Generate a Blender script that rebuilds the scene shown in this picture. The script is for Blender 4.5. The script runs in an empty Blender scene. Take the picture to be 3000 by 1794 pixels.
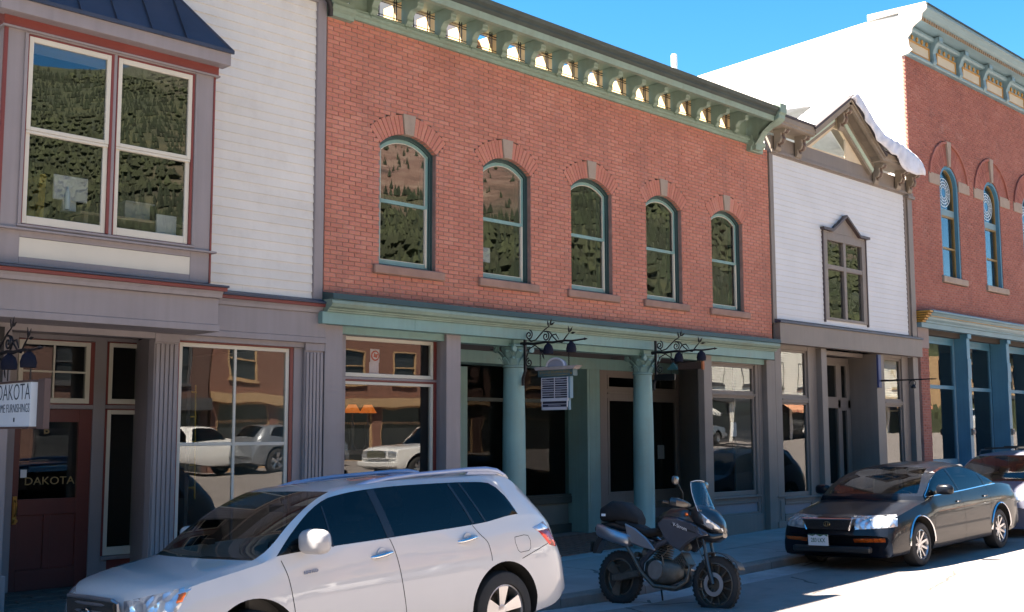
import bpy, math, random
from mathutils import Vector, Matrix
from mathutils.bvhtree import BVHTree
random.seed(7)
scene = bpy.context.scene
col = scene.collection
R = math.radians

# ------------------------------------------------------------------ camera, sky, sun, exposure
CAM = (0.0, -12.05, 2.07)
yaw, pit, rol = R(45.3157), R(6.3608), R(-0.1548)
fw = Vector((math.sin(yaw)*math.cos(pit), math.cos(yaw)*math.cos(pit), math.sin(pit)))
rt0 = Vector((math.cos(yaw), -math.sin(yaw), 0)); up0 = rt0.cross(fw)
rt = rt0*math.cos(rol) + up0*math.sin(rol); up = -rt0*math.sin(rol) + up0*math.cos(rol)
cam_d = bpy.data.cameras.new('camera'); cam = bpy.data.objects.new('camera', cam_d); col.objects.link(cam)
m = Matrix((rt, up, -fw)).transposed().to_4x4(); m.translation = Vector(CAM)
cam.matrix_world = m
cam_d.sensor_width = 36; cam_d.lens = 36*3372.65/3000; cam_d.clip_end = 4000; cam_d.clip_start = 0.05
scene.camera = cam

SUN = Vector((-0.48, 0.44, 1.0)).normalized()          # direction towards the sun
world = bpy.data.worlds.new('World'); scene.world = world; world.use_nodes = True
wn = world.node_tree; bg = wn.nodes['Background']
sky = wn.nodes.new('ShaderNodeTexSky'); sky.sky_type = 'NISHITA'; sky.sun_disc = False
sky.sun_elevation = math.asin(SUN.z); sky.sun_rotation = math.atan2(SUN.x, SUN.y) % (2*math.pi)
sky.altitude = 2600; sky.air_density = 1.0; sky.dust_density = 0.3; sky.ozone_density = 1.6
shs = wn.nodes.new('ShaderNodeHueSaturation'); shs.inputs['Saturation'].default_value = 1.38; shs.inputs['Hue'].default_value = .494
wn.links.new(sky.outputs[0], shs.inputs['Color']); wn.links.new(shs.outputs[0], bg.inputs[0]); bg.inputs[1].default_value = 0.050
sun_d = bpy.data.lights.new('sun', 'SUN'); sun = bpy.data.objects.new('sun', sun_d); col.objects.link(sun)
sun_d.energy = 5.0; sun_d.angle = R(0.5); sun_d.color = (1.0, 0.955, 0.89)
sun.rotation_euler = SUN.to_track_quat('Z', 'Y').to_euler(); sun.location = (-20, 18, 40)
scene.view_settings.view_transform = 'Standard'; scene.view_settings.look = 'None'
scene.view_settings.gamma = 1.0; scene.view_settings.use_curve_mapping = False
scene.view_settings.exposure = 3.02
scene.view_settings.use_white_balance = True; scene.view_settings.white_balance_temperature = 7500; scene.view_settings.white_balance_tint = 11
scene.cycles.max_bounces = 8; scene.cycles.transparent_max_bounces = 16
scene.cycles.diffuse_bounces = 4; scene.cycles.glossy_bounces = 4
scene.cycles.sample_clamp_indirect = 6.0

# ------------------------------------------------------------------ materials
MATS = {}
def _nodes(name):
    mt = bpy.data.materials.new(name); mt.use_nodes = True
    nt = mt.node_tree; return mt, nt, nt.nodes['Principled BSDF']
def mat(name, c, rough=.6, var=.10, scale=2.0, bump=0.0, bscale=60.0, metal=0.0, spec=.5, coat=0.0,
        local=False, streak=0.0, rnd=0.0, dirt=None, dirtamt=.35, dirtscale=1.2):
    """plain painted / stone / metal surface: two octaves of tone variation, fine bump, optional worn patches"""
    if name in MATS: return MATS[name]
    mt, nt, b = _nodes(name); N = nt.nodes.new; L = nt.links.new
    b.inputs['Roughness'].default_value = rough; b.inputs['Metallic'].default_value = metal
    b.inputs['Specular IOR Level'].default_value = spec; b.inputs['Coat Weight'].default_value = coat
    b.inputs['Coat Roughness'].default_value = .03
    if local:
        tc = N('ShaderNodeTexCoord'); P = tc.outputs['Object']
    else:
        tc = N('ShaderNodeNewGeometry'); P = tc.outputs['Position']
    n1 = N('ShaderNodeTexNoise'); n1.inputs['Scale'].default_value = scale; n1.inputs['Detail'].default_value = 6
    L(P, n1.inputs['Vector'])
    hsv = N('ShaderNodeHueSaturation'); hsv.inputs['Color'].default_value = (*c, 1)
    mr = N('ShaderNodeMapRange'); mr.inputs['From Min'].default_value = .3; mr.inputs['From Max'].default_value = .7
    mr.inputs['To Min'].default_value = 1-var; mr.inputs['To Max'].default_value = 1+var
    L(n1.outputs['Fac'], mr.inputs['Value'])
    val = mr.outputs[0]
    if rnd:
        oi = N('ShaderNodeObjectInfo'); m2 = N('ShaderNodeMapRange')
        m2.inputs['To Min'].default_value = 1-rnd; m2.inputs['To Max'].default_value = 1+rnd
        L(oi.outputs['Random'], m2.inputs['Value']); mu = N('ShaderNodeMath'); mu.operation = 'MULTIPLY'
        L(val, mu.inputs[0]); L(m2.outputs[0], mu.inputs[1]); val = mu.outputs[0]
    if streak:
        mp = N('ShaderNodeMapping'); mp.inputs['Scale'].default_value = (14, 14, .8); L(P, mp.inputs['Vector'])
        n3 = N('ShaderNodeTexNoise'); n3.inputs['Scale'].default_value = 1.0; n3.inputs['Detail'].default_value = 4
        L(mp.outputs[0], n3.inputs['Vector'])
        m3 = N('ShaderNodeMapRange'); m3.inputs['From Min'].default_value = .35; m3.inputs['From Max'].default_value = .75
        m3.inputs['To Min'].default_value = 1.0; m3.inputs['To Max'].default_value = 1-streak
        L(n3.outputs['Fac'], m3.inputs['Value']); mu = N('ShaderNodeMath'); mu.operation = 'MULTIPLY'
        L(val, mu.inputs[0]); L(m3.outputs[0], mu.inputs[1]); val = mu.outputs[0]
    L(val, hsv.inputs['Value']); out = hsv.outputs[0]
    if dirt:
        n4 = N('ShaderNodeTexNoise'); n4.inputs['Scale'].default_value = dirtscale; n4.inputs['Detail'].default_value = 9
        n4.inputs['Roughness'].default_value = .7; L(P, n4.inputs['Vector'])
        m4 = N('ShaderNodeMapRange'); m4.inputs['From Min'].default_value = .5; m4.inputs['From Max'].default_value = .68
        m4.inputs['To Max'].default_value = dirtamt; L(n4.outputs['Fac'], m4.inputs['Value'])
        mx = N('ShaderNodeMixRGB'); mx.inputs[2].default_value = (*dirt, 1)
        L(m4.outputs[0], mx.inputs[0]); L(out, mx.inputs[1]); out = mx.outputs[0]
    L(out, b.inputs['Base Color'])
    if bump:
        n2 = N('ShaderNodeTexNoise'); n2.inputs['Scale'].default_value = bscale; n2.inputs['Detail'].default_value = 5
        L(P, n2.inputs['Vector']); bp = N('ShaderNodeBump'); bp.inputs['Strength'].default_value = bump
        bp.inputs['Distance'].default_value = .01
        L(n2.outputs['Fac'], bp.inputs['Height']); L(bp.outputs[0], b.inputs['Normal'])
    MATS[name] = mt; return mt

def brick_mat(name, c1, c2, c3):
    """fired clay: each brick picks its own tone (by its place), broad weathered patches on top"""
    mt, nt, b = _nodes(name); N = nt.nodes.new; L = nt.links.new
    g = N('ShaderNodeNewGeometry'); at = N('ShaderNodeAttribute'); at.attribute_name = 'tone'
    oi = N('ShaderNodeObjectInfo')
    ad = N('ShaderNodeMath'); ad.operation = 'ADD'; L(at.outputs['Fac'], ad.inputs[0]); L(oi.outputs['Random'], ad.inputs[1])
    fr = N('ShaderNodeMath'); fr.operation = 'FRACT'; L(ad.outputs[0], fr.inputs[0])
    n1 = N('ShaderNodeTexNoise'); n1.inputs['Scale'].default_value = .9; n1.inputs['Detail'].default_value = 5
    L(g.outputs['Position'], n1.inputs['Vector'])
    mu = N('ShaderNodeMath'); mu.operation = 'MULTIPLY_ADD'; mu.inputs[1].default_value = .55; L(fr.outputs[0], mu.inputs[0])
    m1 = N('ShaderNodeMapRange'); m1.inputs['From Min'].default_value = .35; m1.inputs['From Max'].default_value = .65
    m1.inputs['To Max'].default_value = .45; L(n1.outputs['Fac'], m1.inputs['Value']); L(m1.outputs[0], mu.inputs[2])
    cr = N('ShaderNodeValToRGB'); L(mu.outputs[0], cr.inputs[0])
    e = cr.color_ramp.elements; e[0].position = .0; e[0].color = (*c1, 1); e[1].position = 1; e[1].color = (*c3, 1)
    x = e.new(.5); x.color = (*c2, 1)
    n2 = N('ShaderNodeTexNoise'); n2.inputs['Scale'].default_value = 40; n2.inputs['Detail'].default_value = 6
    L(g.outputs['Position'], n2.inputs['Vector'])
    mx = N('ShaderNodeMixRGB'); mx.blend_type = 'MULTIPLY'; mx.inputs[0].default_value = .5
    L(cr.outputs[0], mx.inputs[1]); L(n2.outputs['Color'], mx.inputs[2])
    hs = N('ShaderNodeHueSaturation'); hs.inputs['Value'].default_value = 1.28; L(mx.outputs[0], hs.inputs['Color'])
    L(hs.outputs[0], b.inputs['Base Color']); b.inputs['Roughness'].default_value = .85
    mpp = N('ShaderNodeMapping'); mpp.inputs['Scale'].default_value = (2.6, 2.6, .5); L(g.outputs['Position'], mpp.inputs['Vector'])
    n5 = N('ShaderNodeTexNoise'); n5.inputs['Scale'].default_value = 1.0; n5.inputs['Detail'].default_value = 8; n5.inputs['Roughness'].default_value = .65; L(mpp.outputs[0], n5.inputs['Vector'])
    m5 = N('ShaderNodeMapRange'); m5.inputs['From Min'].default_value = .52; m5.inputs['From Max'].default_value = .72; m5.inputs['To Max'].default_value = .45; L(n5.outputs['Fac'], m5.inputs['Value'])
    st = N('ShaderNodeMixRGB'); st.inputs[2].default_value = (c1[0]*.62, c1[1]*.75, c1[2]*.9, 1); L(m5.outputs[0], st.inputs[0]); L(hs.outputs[0], st.inputs[1])
    n6 = N('ShaderNodeTexNoise'); n6.inputs['Scale'].default_value = 1.7; n6.inputs['Detail'].default_value = 10; n6.inputs['Roughness'].default_value = .75; L(g.outputs['Position'], n6.inputs['Vector'])
    m6 = N('ShaderNodeMapRange'); m6.inputs['From Min'].default_value = .56; m6.inputs['From Max'].default_value = .76; m6.inputs['To Max'].default_value = .5; L(n6.outputs['Fac'], m6.inputs['Value'])
    ef = N('ShaderNodeMixRGB'); ef.inputs[2].default_value = (.46, .29, .26, 1); L(m6.outputs[0], ef.inputs[0]); L(st.outputs[0], ef.inputs[1])
    L(ef.outputs[0], b.inputs['Base Color'])
    bp = N('ShaderNodeBump'); bp.inputs['Strength'].default_value = .5; bp.inputs['Distance'].default_value = .006
    L(n2.outputs['Fac'], bp.inputs['Height']); L(bp.outputs[0], b.inputs['Normal'])
    MATS[name] = mt; return mt

def glass_mat(name, tint=(.80, .82, .82), base=.05, wave=.0016, wscale=1.1):
    """architectural pane: Fresnel reflection (two faces) over a see-through tint, slightly wavy"""
    mt, nt, b = _nodes(name); N = nt.nodes.new; L = nt.links.new; nt.nodes.remove(b)
    out = nt.nodes['Material Output']
    g = N('ShaderNodeNewGeometry')
    n = N('ShaderNodeTexNoise'); n.inputs['Scale'].default_value = wscale; n.inputs['Detail'].default_value = 1.5
    L(g.outputs['Position'], n.inputs['Vector'])
    bp = N('ShaderNodeBump'); bp.inputs['Strength'].default_value = 1.0; bp.inputs['Distance'].default_value = wave*10
    L(n.outputs['Fac'], bp.inputs['Height'])
    gl = N('ShaderNodeBsdfGlossy'); gl.inputs['Roughness'].default_value = 0.0; L(bp.outputs[0], gl.inputs['Normal'])
    tr = N('ShaderNodeBsdfTransparent'); tr.inputs['Color'].default_value = (*tint, 1)
    dt = N('ShaderNodeVectorMath'); dt.operation = 'DOT_PRODUCT'; L(g.outputs['Incoming'], dt.inputs[0]); L(g.outputs['Normal'], dt.inputs[1])
    ab = N('ShaderNodeMath'); ab.operation = 'ABSOLUTE'; L(dt.outputs['Value'], ab.inputs[0])
    om = N('ShaderNodeMath'); om.operation = 'SUBTRACT'; om.inputs[0].default_value = 1; L(ab.outputs[0], om.inputs[1])
    fr = N('ShaderNodeMath'); fr.operation = 'POWER'; fr.inputs[1].default_value = 5; L(om.outputs[0], fr.inputs[0])
    ma = N('ShaderNodeMath'); ma.operation = 'MULTIPLY_ADD'; ma.inputs[1].default_value = .96; ma.inputs[2].default_value = base
    ma.use_clamp = True
    L(fr.outputs[0], ma.inputs[0]); mx = N('ShaderNodeMixShader'); L(ma.outputs[0], mx.inputs[0])
    L(tr.outputs[0], mx.inputs[1]); L(gl.outputs[0], mx.inputs[2]); L(mx.outputs[0], out.inputs['Surface'])
    MATS[name] = mt; return mt

def emit_mat(name, c, s):
    mt, nt, b = _nodes(name); b.inputs['Base Color'].default_value = (*c, 1)
    b.inputs['Emission Color'].default_value = (*c, 1); b.inputs['Emission Strength'].default_value = s
    MATS[name] = mt; return mt

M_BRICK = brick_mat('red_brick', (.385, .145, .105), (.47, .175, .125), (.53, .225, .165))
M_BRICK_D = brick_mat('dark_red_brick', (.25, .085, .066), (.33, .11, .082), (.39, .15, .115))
M_MORTAR = mat('mortar', (.27, .17, .15), .95, .15, 8, .4, 90, dirt=(.16, .10, .09), dirtamt=.5, dirtscale=3)
M_WHITE = mat('white_clapboard_paint', (.62, .60, .57), .62, .05, 1.5, .12, 40, streak=.03, rnd=.03, dirt=(.34, .30, .26), dirtamt=.16, dirtscale=3.5)
M_WHITE_C = mat('bluish_white_clapboard_paint', (.60, .61, .63), .62, .04, 1.5, .1, 40, streak=.02, rnd=.02)
M_GREY = mat('warm_grey_trim_paint', (.25, .222, .232), .55, .07, 1.6, .08, 50, streak=.10)
M_TAUPE = mat('taupe_trim_paint', (.20, .168, .148), .55, .08, 1.6, .08, 50, streak=.10)
M_RED = mat('barn_red_trim_paint', (.175, .035, .03), .5, .1, 2, .05, 50)
M_DOOR = mat('dark_red_door_paint', (.115, .026, .022), .45, .1, 2, .05, 50)
M_CREAM = mat('cream_sash_paint', (.55, .52, .45), .5, .05, 2, .05, 50)
M_SLATE = mat('blue_grey_standing_seam_metal', (.045, .055, .085), .42, .15, 2.5, .05, 30, metal=.3)
M_TEAL = mat('pale_teal_trim_paint', (.17, .31, .30), .5, .08, 1.8, .06, 50, streak=.12, dirt=(.20, .21, .14), dirtamt=.3, dirtscale=2.0)
M_TEALG = mat('sage_teal_cornice_paint', (.205, .285, .235), .55, .1, 1.8, .08, 50, streak=.12, dirt=(.17, .16, .10), dirtamt=.35, dirtscale=2.2)
M_DTEAL = mat('dark_green_teal_paint', (.028, .062, .065), .5, .12, 2, .05, 50)
M_ROOFT = mat('dark_weathered_green_roof_edge', (.035, .05, .045), .6, .2, 4, .2, 30)
M_BLUE = mat('storefront_blue_paint', (.06, .20, .30), .45, .08, 2, .05, 50, streak=.1)
M_BLUEG = mat('cornice_grey_blue_paint', (.15, .25, .29), .5, .08, 2, .05, 50)
M_AMBER = mat('amber_gold_paint', (.42, .22, .045), .5, .12, 3, .05, 50)
M_BUFF = mat('buff_panel_paint', (.50, .44, .32), .55, .06, 2)
M_STONE = mat('buff_sandstone', (.33, .26, .21), .85, .16, 5, .5, 70, dirt=(.18, .13, .10), dirtamt=.4, dirtscale=5)
M_SILL = mat('pink_brown_sandstone_sill', (.28, .17, .135), .85, .15, 5, .5, 60)
M_RAWWOOD = mat('unpainted_cream_wood', (.74, .50, .26), .7, .12, 6, .2, 60)
M_WHITEWASH = mat('whitewashed_masonry', (.72, .69, .66), .85, .05, 1.5, .3, 25, dirt=(.5, .45, .4), dirtamt=.25)
M_CONC = mat('concrete_sidewalk', (.30, .255, .245), .88, .12, 1.6, .35, 110, dirt=(.15, .14, .145), dirtamt=.4, dirtscale=1.1, rnd=.05)
M_KERB = mat('concrete_kerb', (.17, .15, .14), .9, .16, 3, .5, 70, dirt=(.10, .07, .06), dirtamt=.6, dirtscale=2.6)
M_GUTTER = mat('concrete_gutter', (.33, .31, .31), .9, .12, 2, .4, 80, dirt=(.10, .095, .095), dirtamt=.4, dirtscale=1.5)
M_ASPH = mat('worn_grey_asphalt', (.205, .18, .172), .9, .12, .9, .7, 160, dirt=(.13, .125, .123), dirtamt=.6, dirtscale=2.8)
def add_cracks(mt, sc, w, dark):
    nt = mt.node_tree; N = nt.nodes.new; L = nt.links.new; b = nt.nodes['Principled BSDF']; src = b.inputs['Base Color'].links[0].from_socket
    g = N('ShaderNodeNewGeometry'); n = N('ShaderNodeTexNoise'); n.inputs['Scale'].default_value = 2.2; n.inputs['Detail'].default_value = 6; L(g.outputs['Position'], n.inputs['Vector'])
    mx = N('ShaderNodeMixRGB'); mx.inputs[0].default_value = .22; L(g.outputs['Position'], mx.inputs[1]); L(n.outputs['Color'], mx.inputs[2])
    v = N('ShaderNodeTexVoronoi'); v.feature = 'DISTANCE_TO_EDGE'; v.inputs['Scale'].default_value = sc; L(mx.outputs[0], v.inputs['Vector'])
    lt = N('ShaderNodeMath'); lt.operation = 'LESS_THAN'; lt.inputs[1].default_value = w; L(v.outputs['Distance'], lt.inputs[0])
    n2 = N('ShaderNodeTexNoise'); n2.inputs['Scale'].default_value = .5; L(g.outputs['Position'], n2.inputs['Vector'])
    gt = N('ShaderNodeMath'); gt.operation = 'GREATER_THAN'; gt.inputs[1].default_value = .50; L(n2.outputs['Fac'], gt.inputs[0])
    mu = N('ShaderNodeMath'); mu.operation = 'MULTIPLY'; L(lt.outputs[0], mu.inputs[0]); L(gt.outputs[0], mu.inputs[1])
    m2 = N('ShaderNodeMath'); m2.operation = 'MULTIPLY'; m2.inputs[1].default_value = .75; L(mu.outputs[0], m2.inputs[0])
    o = N('ShaderNodeMixRGB'); L(m2.outputs[0], o.inputs[0]); L(src, o.inputs[1]); o.inputs[2].default_value = (*dark, 1); L(o.outputs[0], b.inputs['Base Color'])
add_cracks(M_ASPH, .55, .010, (.03, .03, .03)); add_cracks(M_GUTTER, .8, .012, (.03, .03, .03)); add_cracks(M_CONC, .30, .006, (.06, .055, .055))
M_PAVER = mat('red_brown_pavers', (.17, .085, .065), .8, .15, 7, .3, 60)
M_ENTRY = mat('dark_entry_tile', (.085, .078, .07), .6, .2, 4, .2, 60)
M_IRON = mat('black_wrought_iron', (.014, .014, .018), .45, .2, 8, .1, 80, metal=.4)
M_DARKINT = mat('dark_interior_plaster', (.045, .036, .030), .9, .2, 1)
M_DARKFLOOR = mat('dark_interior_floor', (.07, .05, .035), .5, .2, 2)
M_CEIL = mat('passage_ceiling_paint', (.16, .12, .12), .8, .06, 2)
M_TARP = mat('white_tarp_sheet', (.60, .60, .65), .45, .12, 5, .9, 14)
M_BLACK = mat('black_rubber_plastic', (.016, .016, .017), .55, .1, 6, local=True)
M_GLASS = glass_mat('window_glass', base=.065, wave=.0003, wscale=.9)
M_GLASSU = glass_mat('old_upper_window_glass', base=.10, wave=.00022, wscale=1.0)
M_PAPER = mat('paper', (.62, .64, .66), .8, .04, 5)
M_BRASS = mat('brass', (.45, .30, .10), .3, .1, 5, metal=1)

# ------------------------------------------------------------------ geometry helpers
SPLIT = {'pilaster', 'storefront_pilaster', 'corner_board', 'passage_pier', 'eave', 'shingle_edge', 'edge_strip', 'pilaster_block', 'corner_moulding', 'red_trim', 'amber_bead', 'entry_frame', 'casing', 'window_casing', 'console', 'recess_lining', 'passage_frame', 'floor_pier', 'header', 'bay_frame', 'passage_glass', 'foot_peg', 'rail_foot', 'hanging_rod', 'tiny'}
class G:
    def __init__(s): s.v = []; s.f = []; s.m = []
    def add(s, vs, fs, m=0):
        o = len(s.v); s.v += [tuple(v) for v in vs]
        for f in fs: s.f.append([o+i for i in f]); s.m.append(m)
        return s
    def box(s, x0, x1, y0, y1, z0, z1, m=0):
        vs = [(x, y, z) for z in (z0, z1) for y in (y0, y1) for x in (x0, x1)]
        return s.add(vs, [(0,2,3,1),(4,5,7,6),(0,1,5,4),(2,6,7,3),(0,4,6,2),(1,3,7,5)], m)
    def prism(s, poly, ax, a0, a1, m=0):
        """extrude a closed outline: ax x -> poly is (y,z); y -> (x,z); z -> (x,y)"""
        def P(u, v, a): return {'x': (a, u, v), 'y': (u, a, v), 'z': (u, v, a)}[ax]
        A = sum(poly[i][0]*poly[(i+1) % len(poly)][1]-poly[(i+1) % len(poly)][0]*poly[i][1] for i in range(len(poly)))
        if (A > 0) == (ax == 'y'): poly = poly[::-1]
        if a0 > a1: a0, a1 = a1, a0
        n = len(poly); vs = [P(u, v, a0) for u, v in poly] + [P(u, v, a1) for u, v in poly]
        fs = [list(range(n))[::-1], list(range(n, 2*n))] + [(i, (i+1) % n, n+(i+1) % n, n+i) for i in range(n)]
        return s.add(vs, fs, m)
    def tube(s, pts, r, n=8, m=0, caps=True):
        pts = [Vector(p) for p in pts]; rs = r if isinstance(r, (list, tuple)) else [r]*len(pts)
        o = len(s.v); prev = None
        for i, p in enumerate(pts):
            d = (pts[min(i+1, len(pts)-1)]-pts[max(i-1, 0)])
            if d.length < 1e-9: d = Vector((0, 0, 1))
            d.normalize()
            if prev is None:
                a = Vector((0, 0, 1)) if abs(d.z) < .9 else Vector((1, 0, 0)); u = d.cross(a).normalized()
            else:
                u = prev-d*prev.dot(d); u = u.normalized() if u.length > 1e-6 else d.orthogonal().normalized()
            prev = u; w = d.cross(u)
            for k in range(n):
                t = 2*math.pi*k/n; s.v.append(tuple(p+(u*math.cos(t)+w*math.sin(t))*rs[i]))
        for i in range(len(pts)-1):
            for k in range(n):
                a = o+i*n+k; b = o+i*n+(k+1) % n; s.f.append([a, b, b+n, a+n]); s.m.append(m)
        if caps:
            s.f.append([o+k for k in range(n)][::-1]); s.m.append(m)
            e = o+(len(pts)-1)*n; s.f.append([e+k for k in range(n)]); s.m.append(m)
        return s
    def lathe(s, prof, org, ax='z', n=24, m=0, close=False):
        """prof = (radius, along); axis x, y or z through org"""
        o = len(s.v)
        for r_, a in prof:
            for k in range(n):
                t = 2*math.pi*k/n; c, q = r_*math.cos(t), r_*math.sin(t)
                v = {'z': (c, q, a), 'y': (q, a, c), 'x': (a, c, q)}[ax]
                s.v.append((v[0]+org[0], v[1]+org[1], v[2]+org[2]))
        for i in range(len(prof)-1 + (1 if close else 0)):
            j = (i+1) % len(prof)
            for k in range(n):
                s.f.append([o+i*n+k, o+i*n+(k+1) % n, o+j*n+(k+1) % n, o+j*n+k]); s.m.append(m)
        if not close:
            s.f.append([o+k for k in range(n)][::-1]); s.m.append(m)
            e = o+(len(prof)-1)*n; s.f.append([e+k for k in range(n)]); s.m.append(m)
        return s
    def grid(s, rows, m=0, flip=False):
        o = len(s.v); n = len(rows[0])
        for r_ in rows: s.v += [tuple(p) for p in r_]
        for i in range(len(rows)-1):
            for k in range(n-1):
                q = [o+i*n+k, o+i*n+k+1, o+(i+1)*n+k+1, o+(i+1)*n+k]
                s.f.append(q[::-1] if flip else q); s.m.append(m)
        return s
    def mesh(s, name):
        me = bpy.data.meshes.new(name); me.from_pydata(s.v, [], s.f)
        return me
    def clusters(s):
        """groups of faces whose bodies touch one another"""
        par = list(range(len(s.v)))
        def fd(a):
            while par[a] != a: par[a] = par[par[a]]; a = par[a]
            return a
        for f in s.f:
            for q in f[1:]: par[fd(q)] = fd(f[0])
        isl = {}
        for i, f in enumerate(s.f): isl.setdefault(fd(f[0]), []).append(i)
        bb = []
        for k, fl in isl.items():
            vs = [s.v[q] for i in fl for q in s.f[i]]
            bb.append([[min(v[a] for v in vs)-.004 for a in range(3)], [max(v[a] for v in vs)+.004 for a in range(3)], fl])
        done = False
        while not done:
            done = True; i = 0
            while i < len(bb):
                j = i+1
                while j < len(bb):
                    if all(bb[i][0][a] <= bb[j][1][a] and bb[j][0][a] <= bb[i][1][a] for a in range(3)):
                        bb[i] = [[min(bb[i][0][a], bb[j][0][a]) for a in range(3)], [max(bb[i][1][a], bb[j][1][a]) for a in range(3)], bb[i][2]+bb[j][2]]; bb.pop(j); done = False
                    else: j += 1
                i += 1
        return [b_[2] for b_ in bb]
    def build(s, name, mats, parent=None, label=None, smooth=None, bevel=0, loc=None, local=False, kind=None, **kw):
        if name in SPLIT and len(s.f) < 400:
            cl = s.clusters()
            if len(cl) > 1:
                for fl in cl:
                    g2 = G(); mp = {}
                    for i in fl:
                        for q in s.f[i]:
                            if q not in mp: mp[q] = len(g2.v); g2.v.append(s.v[q])
                        g2.f.append([mp[q] for q in s.f[i]]); g2.m.append(s.m[i])
                    o = g2._build(name, mats, parent, label, smooth, bevel, loc, local, kind, **kw)
                return o
        return s._build(name, mats, parent, label, smooth, bevel, loc, local, kind, **kw)
    def _build(s, name, mats, parent=None, label=None, smooth=None, bevel=0, loc=None, local=False, kind=None, **kw):
        me = s.mesh(name)
        if not isinstance(mats, (list, tuple)): mats = [mats]
        for mm in mats: me.materials.append(mm)
        if len(mats) > 1: me.polygons.foreach_set('material_index', s.m)
        if smooth is not None:
            me.polygons.foreach_set('use_smooth', [True]*len(me.polygons))
            if smooth < 170: me.set_sharp_from_angle(angle=R(smooth))
        if loc: me.transform(Matrix.Translation(-Vector(loc)))
        return link(name, me, parent, label, loc, bevel, local, kind, **kw)

def link(name, me, parent=None, label=None, loc=None, bevel=0, local=False, kind=None, **kw):
    o = bpy.data.objects.new(name, me); col.objects.link(o)
    if loc: o.location = loc
    if parent:
        o.parent = parent
        if not local: o.matrix_parent_inverse = pinv(parent)
    if label: o['label'] = label
    if kind: o['kind'] = kind
    for k, v in kw.items(): o[k] = v
    if bevel:
        b = o.modifiers.new('bevel', 'BEVEL'); b.width = bevel; b.segments = 1; b.limit_method = 'ANGLE'
    return o
def world_of(o):
    w = Matrix.Translation(o.location) @ o.rotation_euler.to_matrix().to_4x4() @ Matrix.Diagonal((*o.scale, 1))
    return (world_of(o.parent) @ o.matrix_parent_inverse @ w) if o.parent else w
def pinv(p): return world_of(p).inverted()
def thing(name, label, cat, loc=(0, 0, 0), rot=(0, 0, 0), group=None):
    o = bpy.data.objects.new(name, None); col.objects.link(o); o.location = loc; o.rotation_euler = rot
    o.empty_display_size = .2; o['label'] = label; o['category'] = cat
    if group: o['group'] = group
    return o
def tag(o, label, cat, group=None):
    o['label'] = label; o['category'] = cat
    if group: o['group'] = group
    return o
def part_empty(name, parent, loc=(0, 0, 0), local=False):
    o = bpy.data.objects.new(name, None); col.objects.link(o); o.location = loc; o.parent = parent
    if not local: o.matrix_parent_inverse = pinv(parent)
    return o
def text_mesh(body, size, mt, name, parent, matrix, sx=1.0, depth=.002, align='CENTER', local=False, bold=0.0, width=None):
    cu = bpy.data.curves.new(name, 'FONT'); cu.body = body; cu.size = size; cu.extrude = depth; cu.offset = bold
    cu.align_x = align; cu.align_y = 'CENTER'; cu.resolution_u = 3
    t = bpy.data.objects.new(name, cu); col.objects.link(t)
    dg = bpy.context.evaluated_depsgraph_get(); me = bpy.data.meshes.new_from_object(t.evaluated_get(dg))
    bpy.data.objects.remove(t)
    if width: xs_ = [v.co.x for v in me.vertices]; sx = width/(max(xs_)-min(xs_))
    me.transform(matrix @ Matrix.Diagonal((sx, 1, 1, 1))); me.materials.clear(); me.materials.append(mt)
    return link(name, me, parent, local=local)
def face_x(x, y, z):      # text lying in a plane x = const, read from the -x side (text runs towards -y)
    return Matrix(((0, 0, -1, x), (-1, 0, 0, y), (0, 1, 0, z), (0, 0, 0, 1)))
def face_y(x, y, z):      # text lying in a plane y = const, read from the -y side
    return Matrix(((1, 0, 0, x), (0, 0, -1, y), (0, 1, 0, z), (0, 0, 0, 1)))

# ------------------------------------------------------------------ ground
def sw(x):
    return .261+.0222*(x-18.46) + (.014*(11-x) if x < 11 else 0)
def ky(x):     # kerb line
    return -2.46 if x > 11.5 else (-2.16 if x < 9.2 else -2.16-.30*(x-9.2)/2.3)
def road_z(x, y):
    return sw(x)-.13+.032*min(max(ky(x)-y, 0), 16)

def fm(g, x): return g
XS = [-60, -30, -10, 0, 4, 6, 8, 9.2, 10, 11, 11.5, 13, 16, 20, 25, 30, 40, 60, 90, 140, 260]
g = G()
ys = [0, -.55, -1.5, -3, -5, -9, -13, -18, -24.6]
g.grid([[(x, ky(x)-.55+y if y else ky(x)-.55, road_z(x, ky(x)-.55+y)) for x in XS] for y in ys], flip=True)
g.build('road', M_ASPH, kind='structure')
g = G(); g.grid([[(x, ky(x)-.01+d, sw(x)-.13+.016*abs(d)/.6+(.004 if abs(d)>.5 else 0)) for x in XS] for d in (0, -.28, -.60)], flip=True)
g.build('gutter', M_GUTTER, kind='structure')
# far ground sheet under everything
g = G(); g.grid([[(x, y, -1.2+.012*max(min(x, 250), -60)) for x in (-900, -60, 0, 60, 250, 900)] for y in (900, 60, 14, -3, -30, -60, -900)], flip=True)
g.build('ground', mat('dry_grass_ground', (.10, .10, .05), .95, .25, .05), kind='structure')

# kerb: one casting per 1.5 m, joints between
kerb = G(); kerb.box(-60, -59.9, -2.2, -2.1, -1.6, -1.5); kerb = kerb.build('kerb', M_KERB, kind='structure')
x = 0.0
while x < 60:
    x1 = x+1.52; g = G()
    for a, b in ((x+.006, x1-.006),):
        vs = []
        for X in (a, b):
            k, z_ = ky(X), sw(X)
            vs += [(X, k-.012, z_-.20), (X, k, z_-.03), (X, k+.03, z_-.002), (X, k+.15, z_+.002), (X, k+.15, z_-.20)]
        g.add(vs, [(0,1,6,5)[::-1], (1,2,7,6)[::-1], (2,3,8,7)[::-1], (3,4,9,8)[::-1], (4,3,2,1,0)[::-1], (5,6,7,8,9)[::-1]])
    g.build('kerb_section', M_KERB, kerb); x = x1
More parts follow.
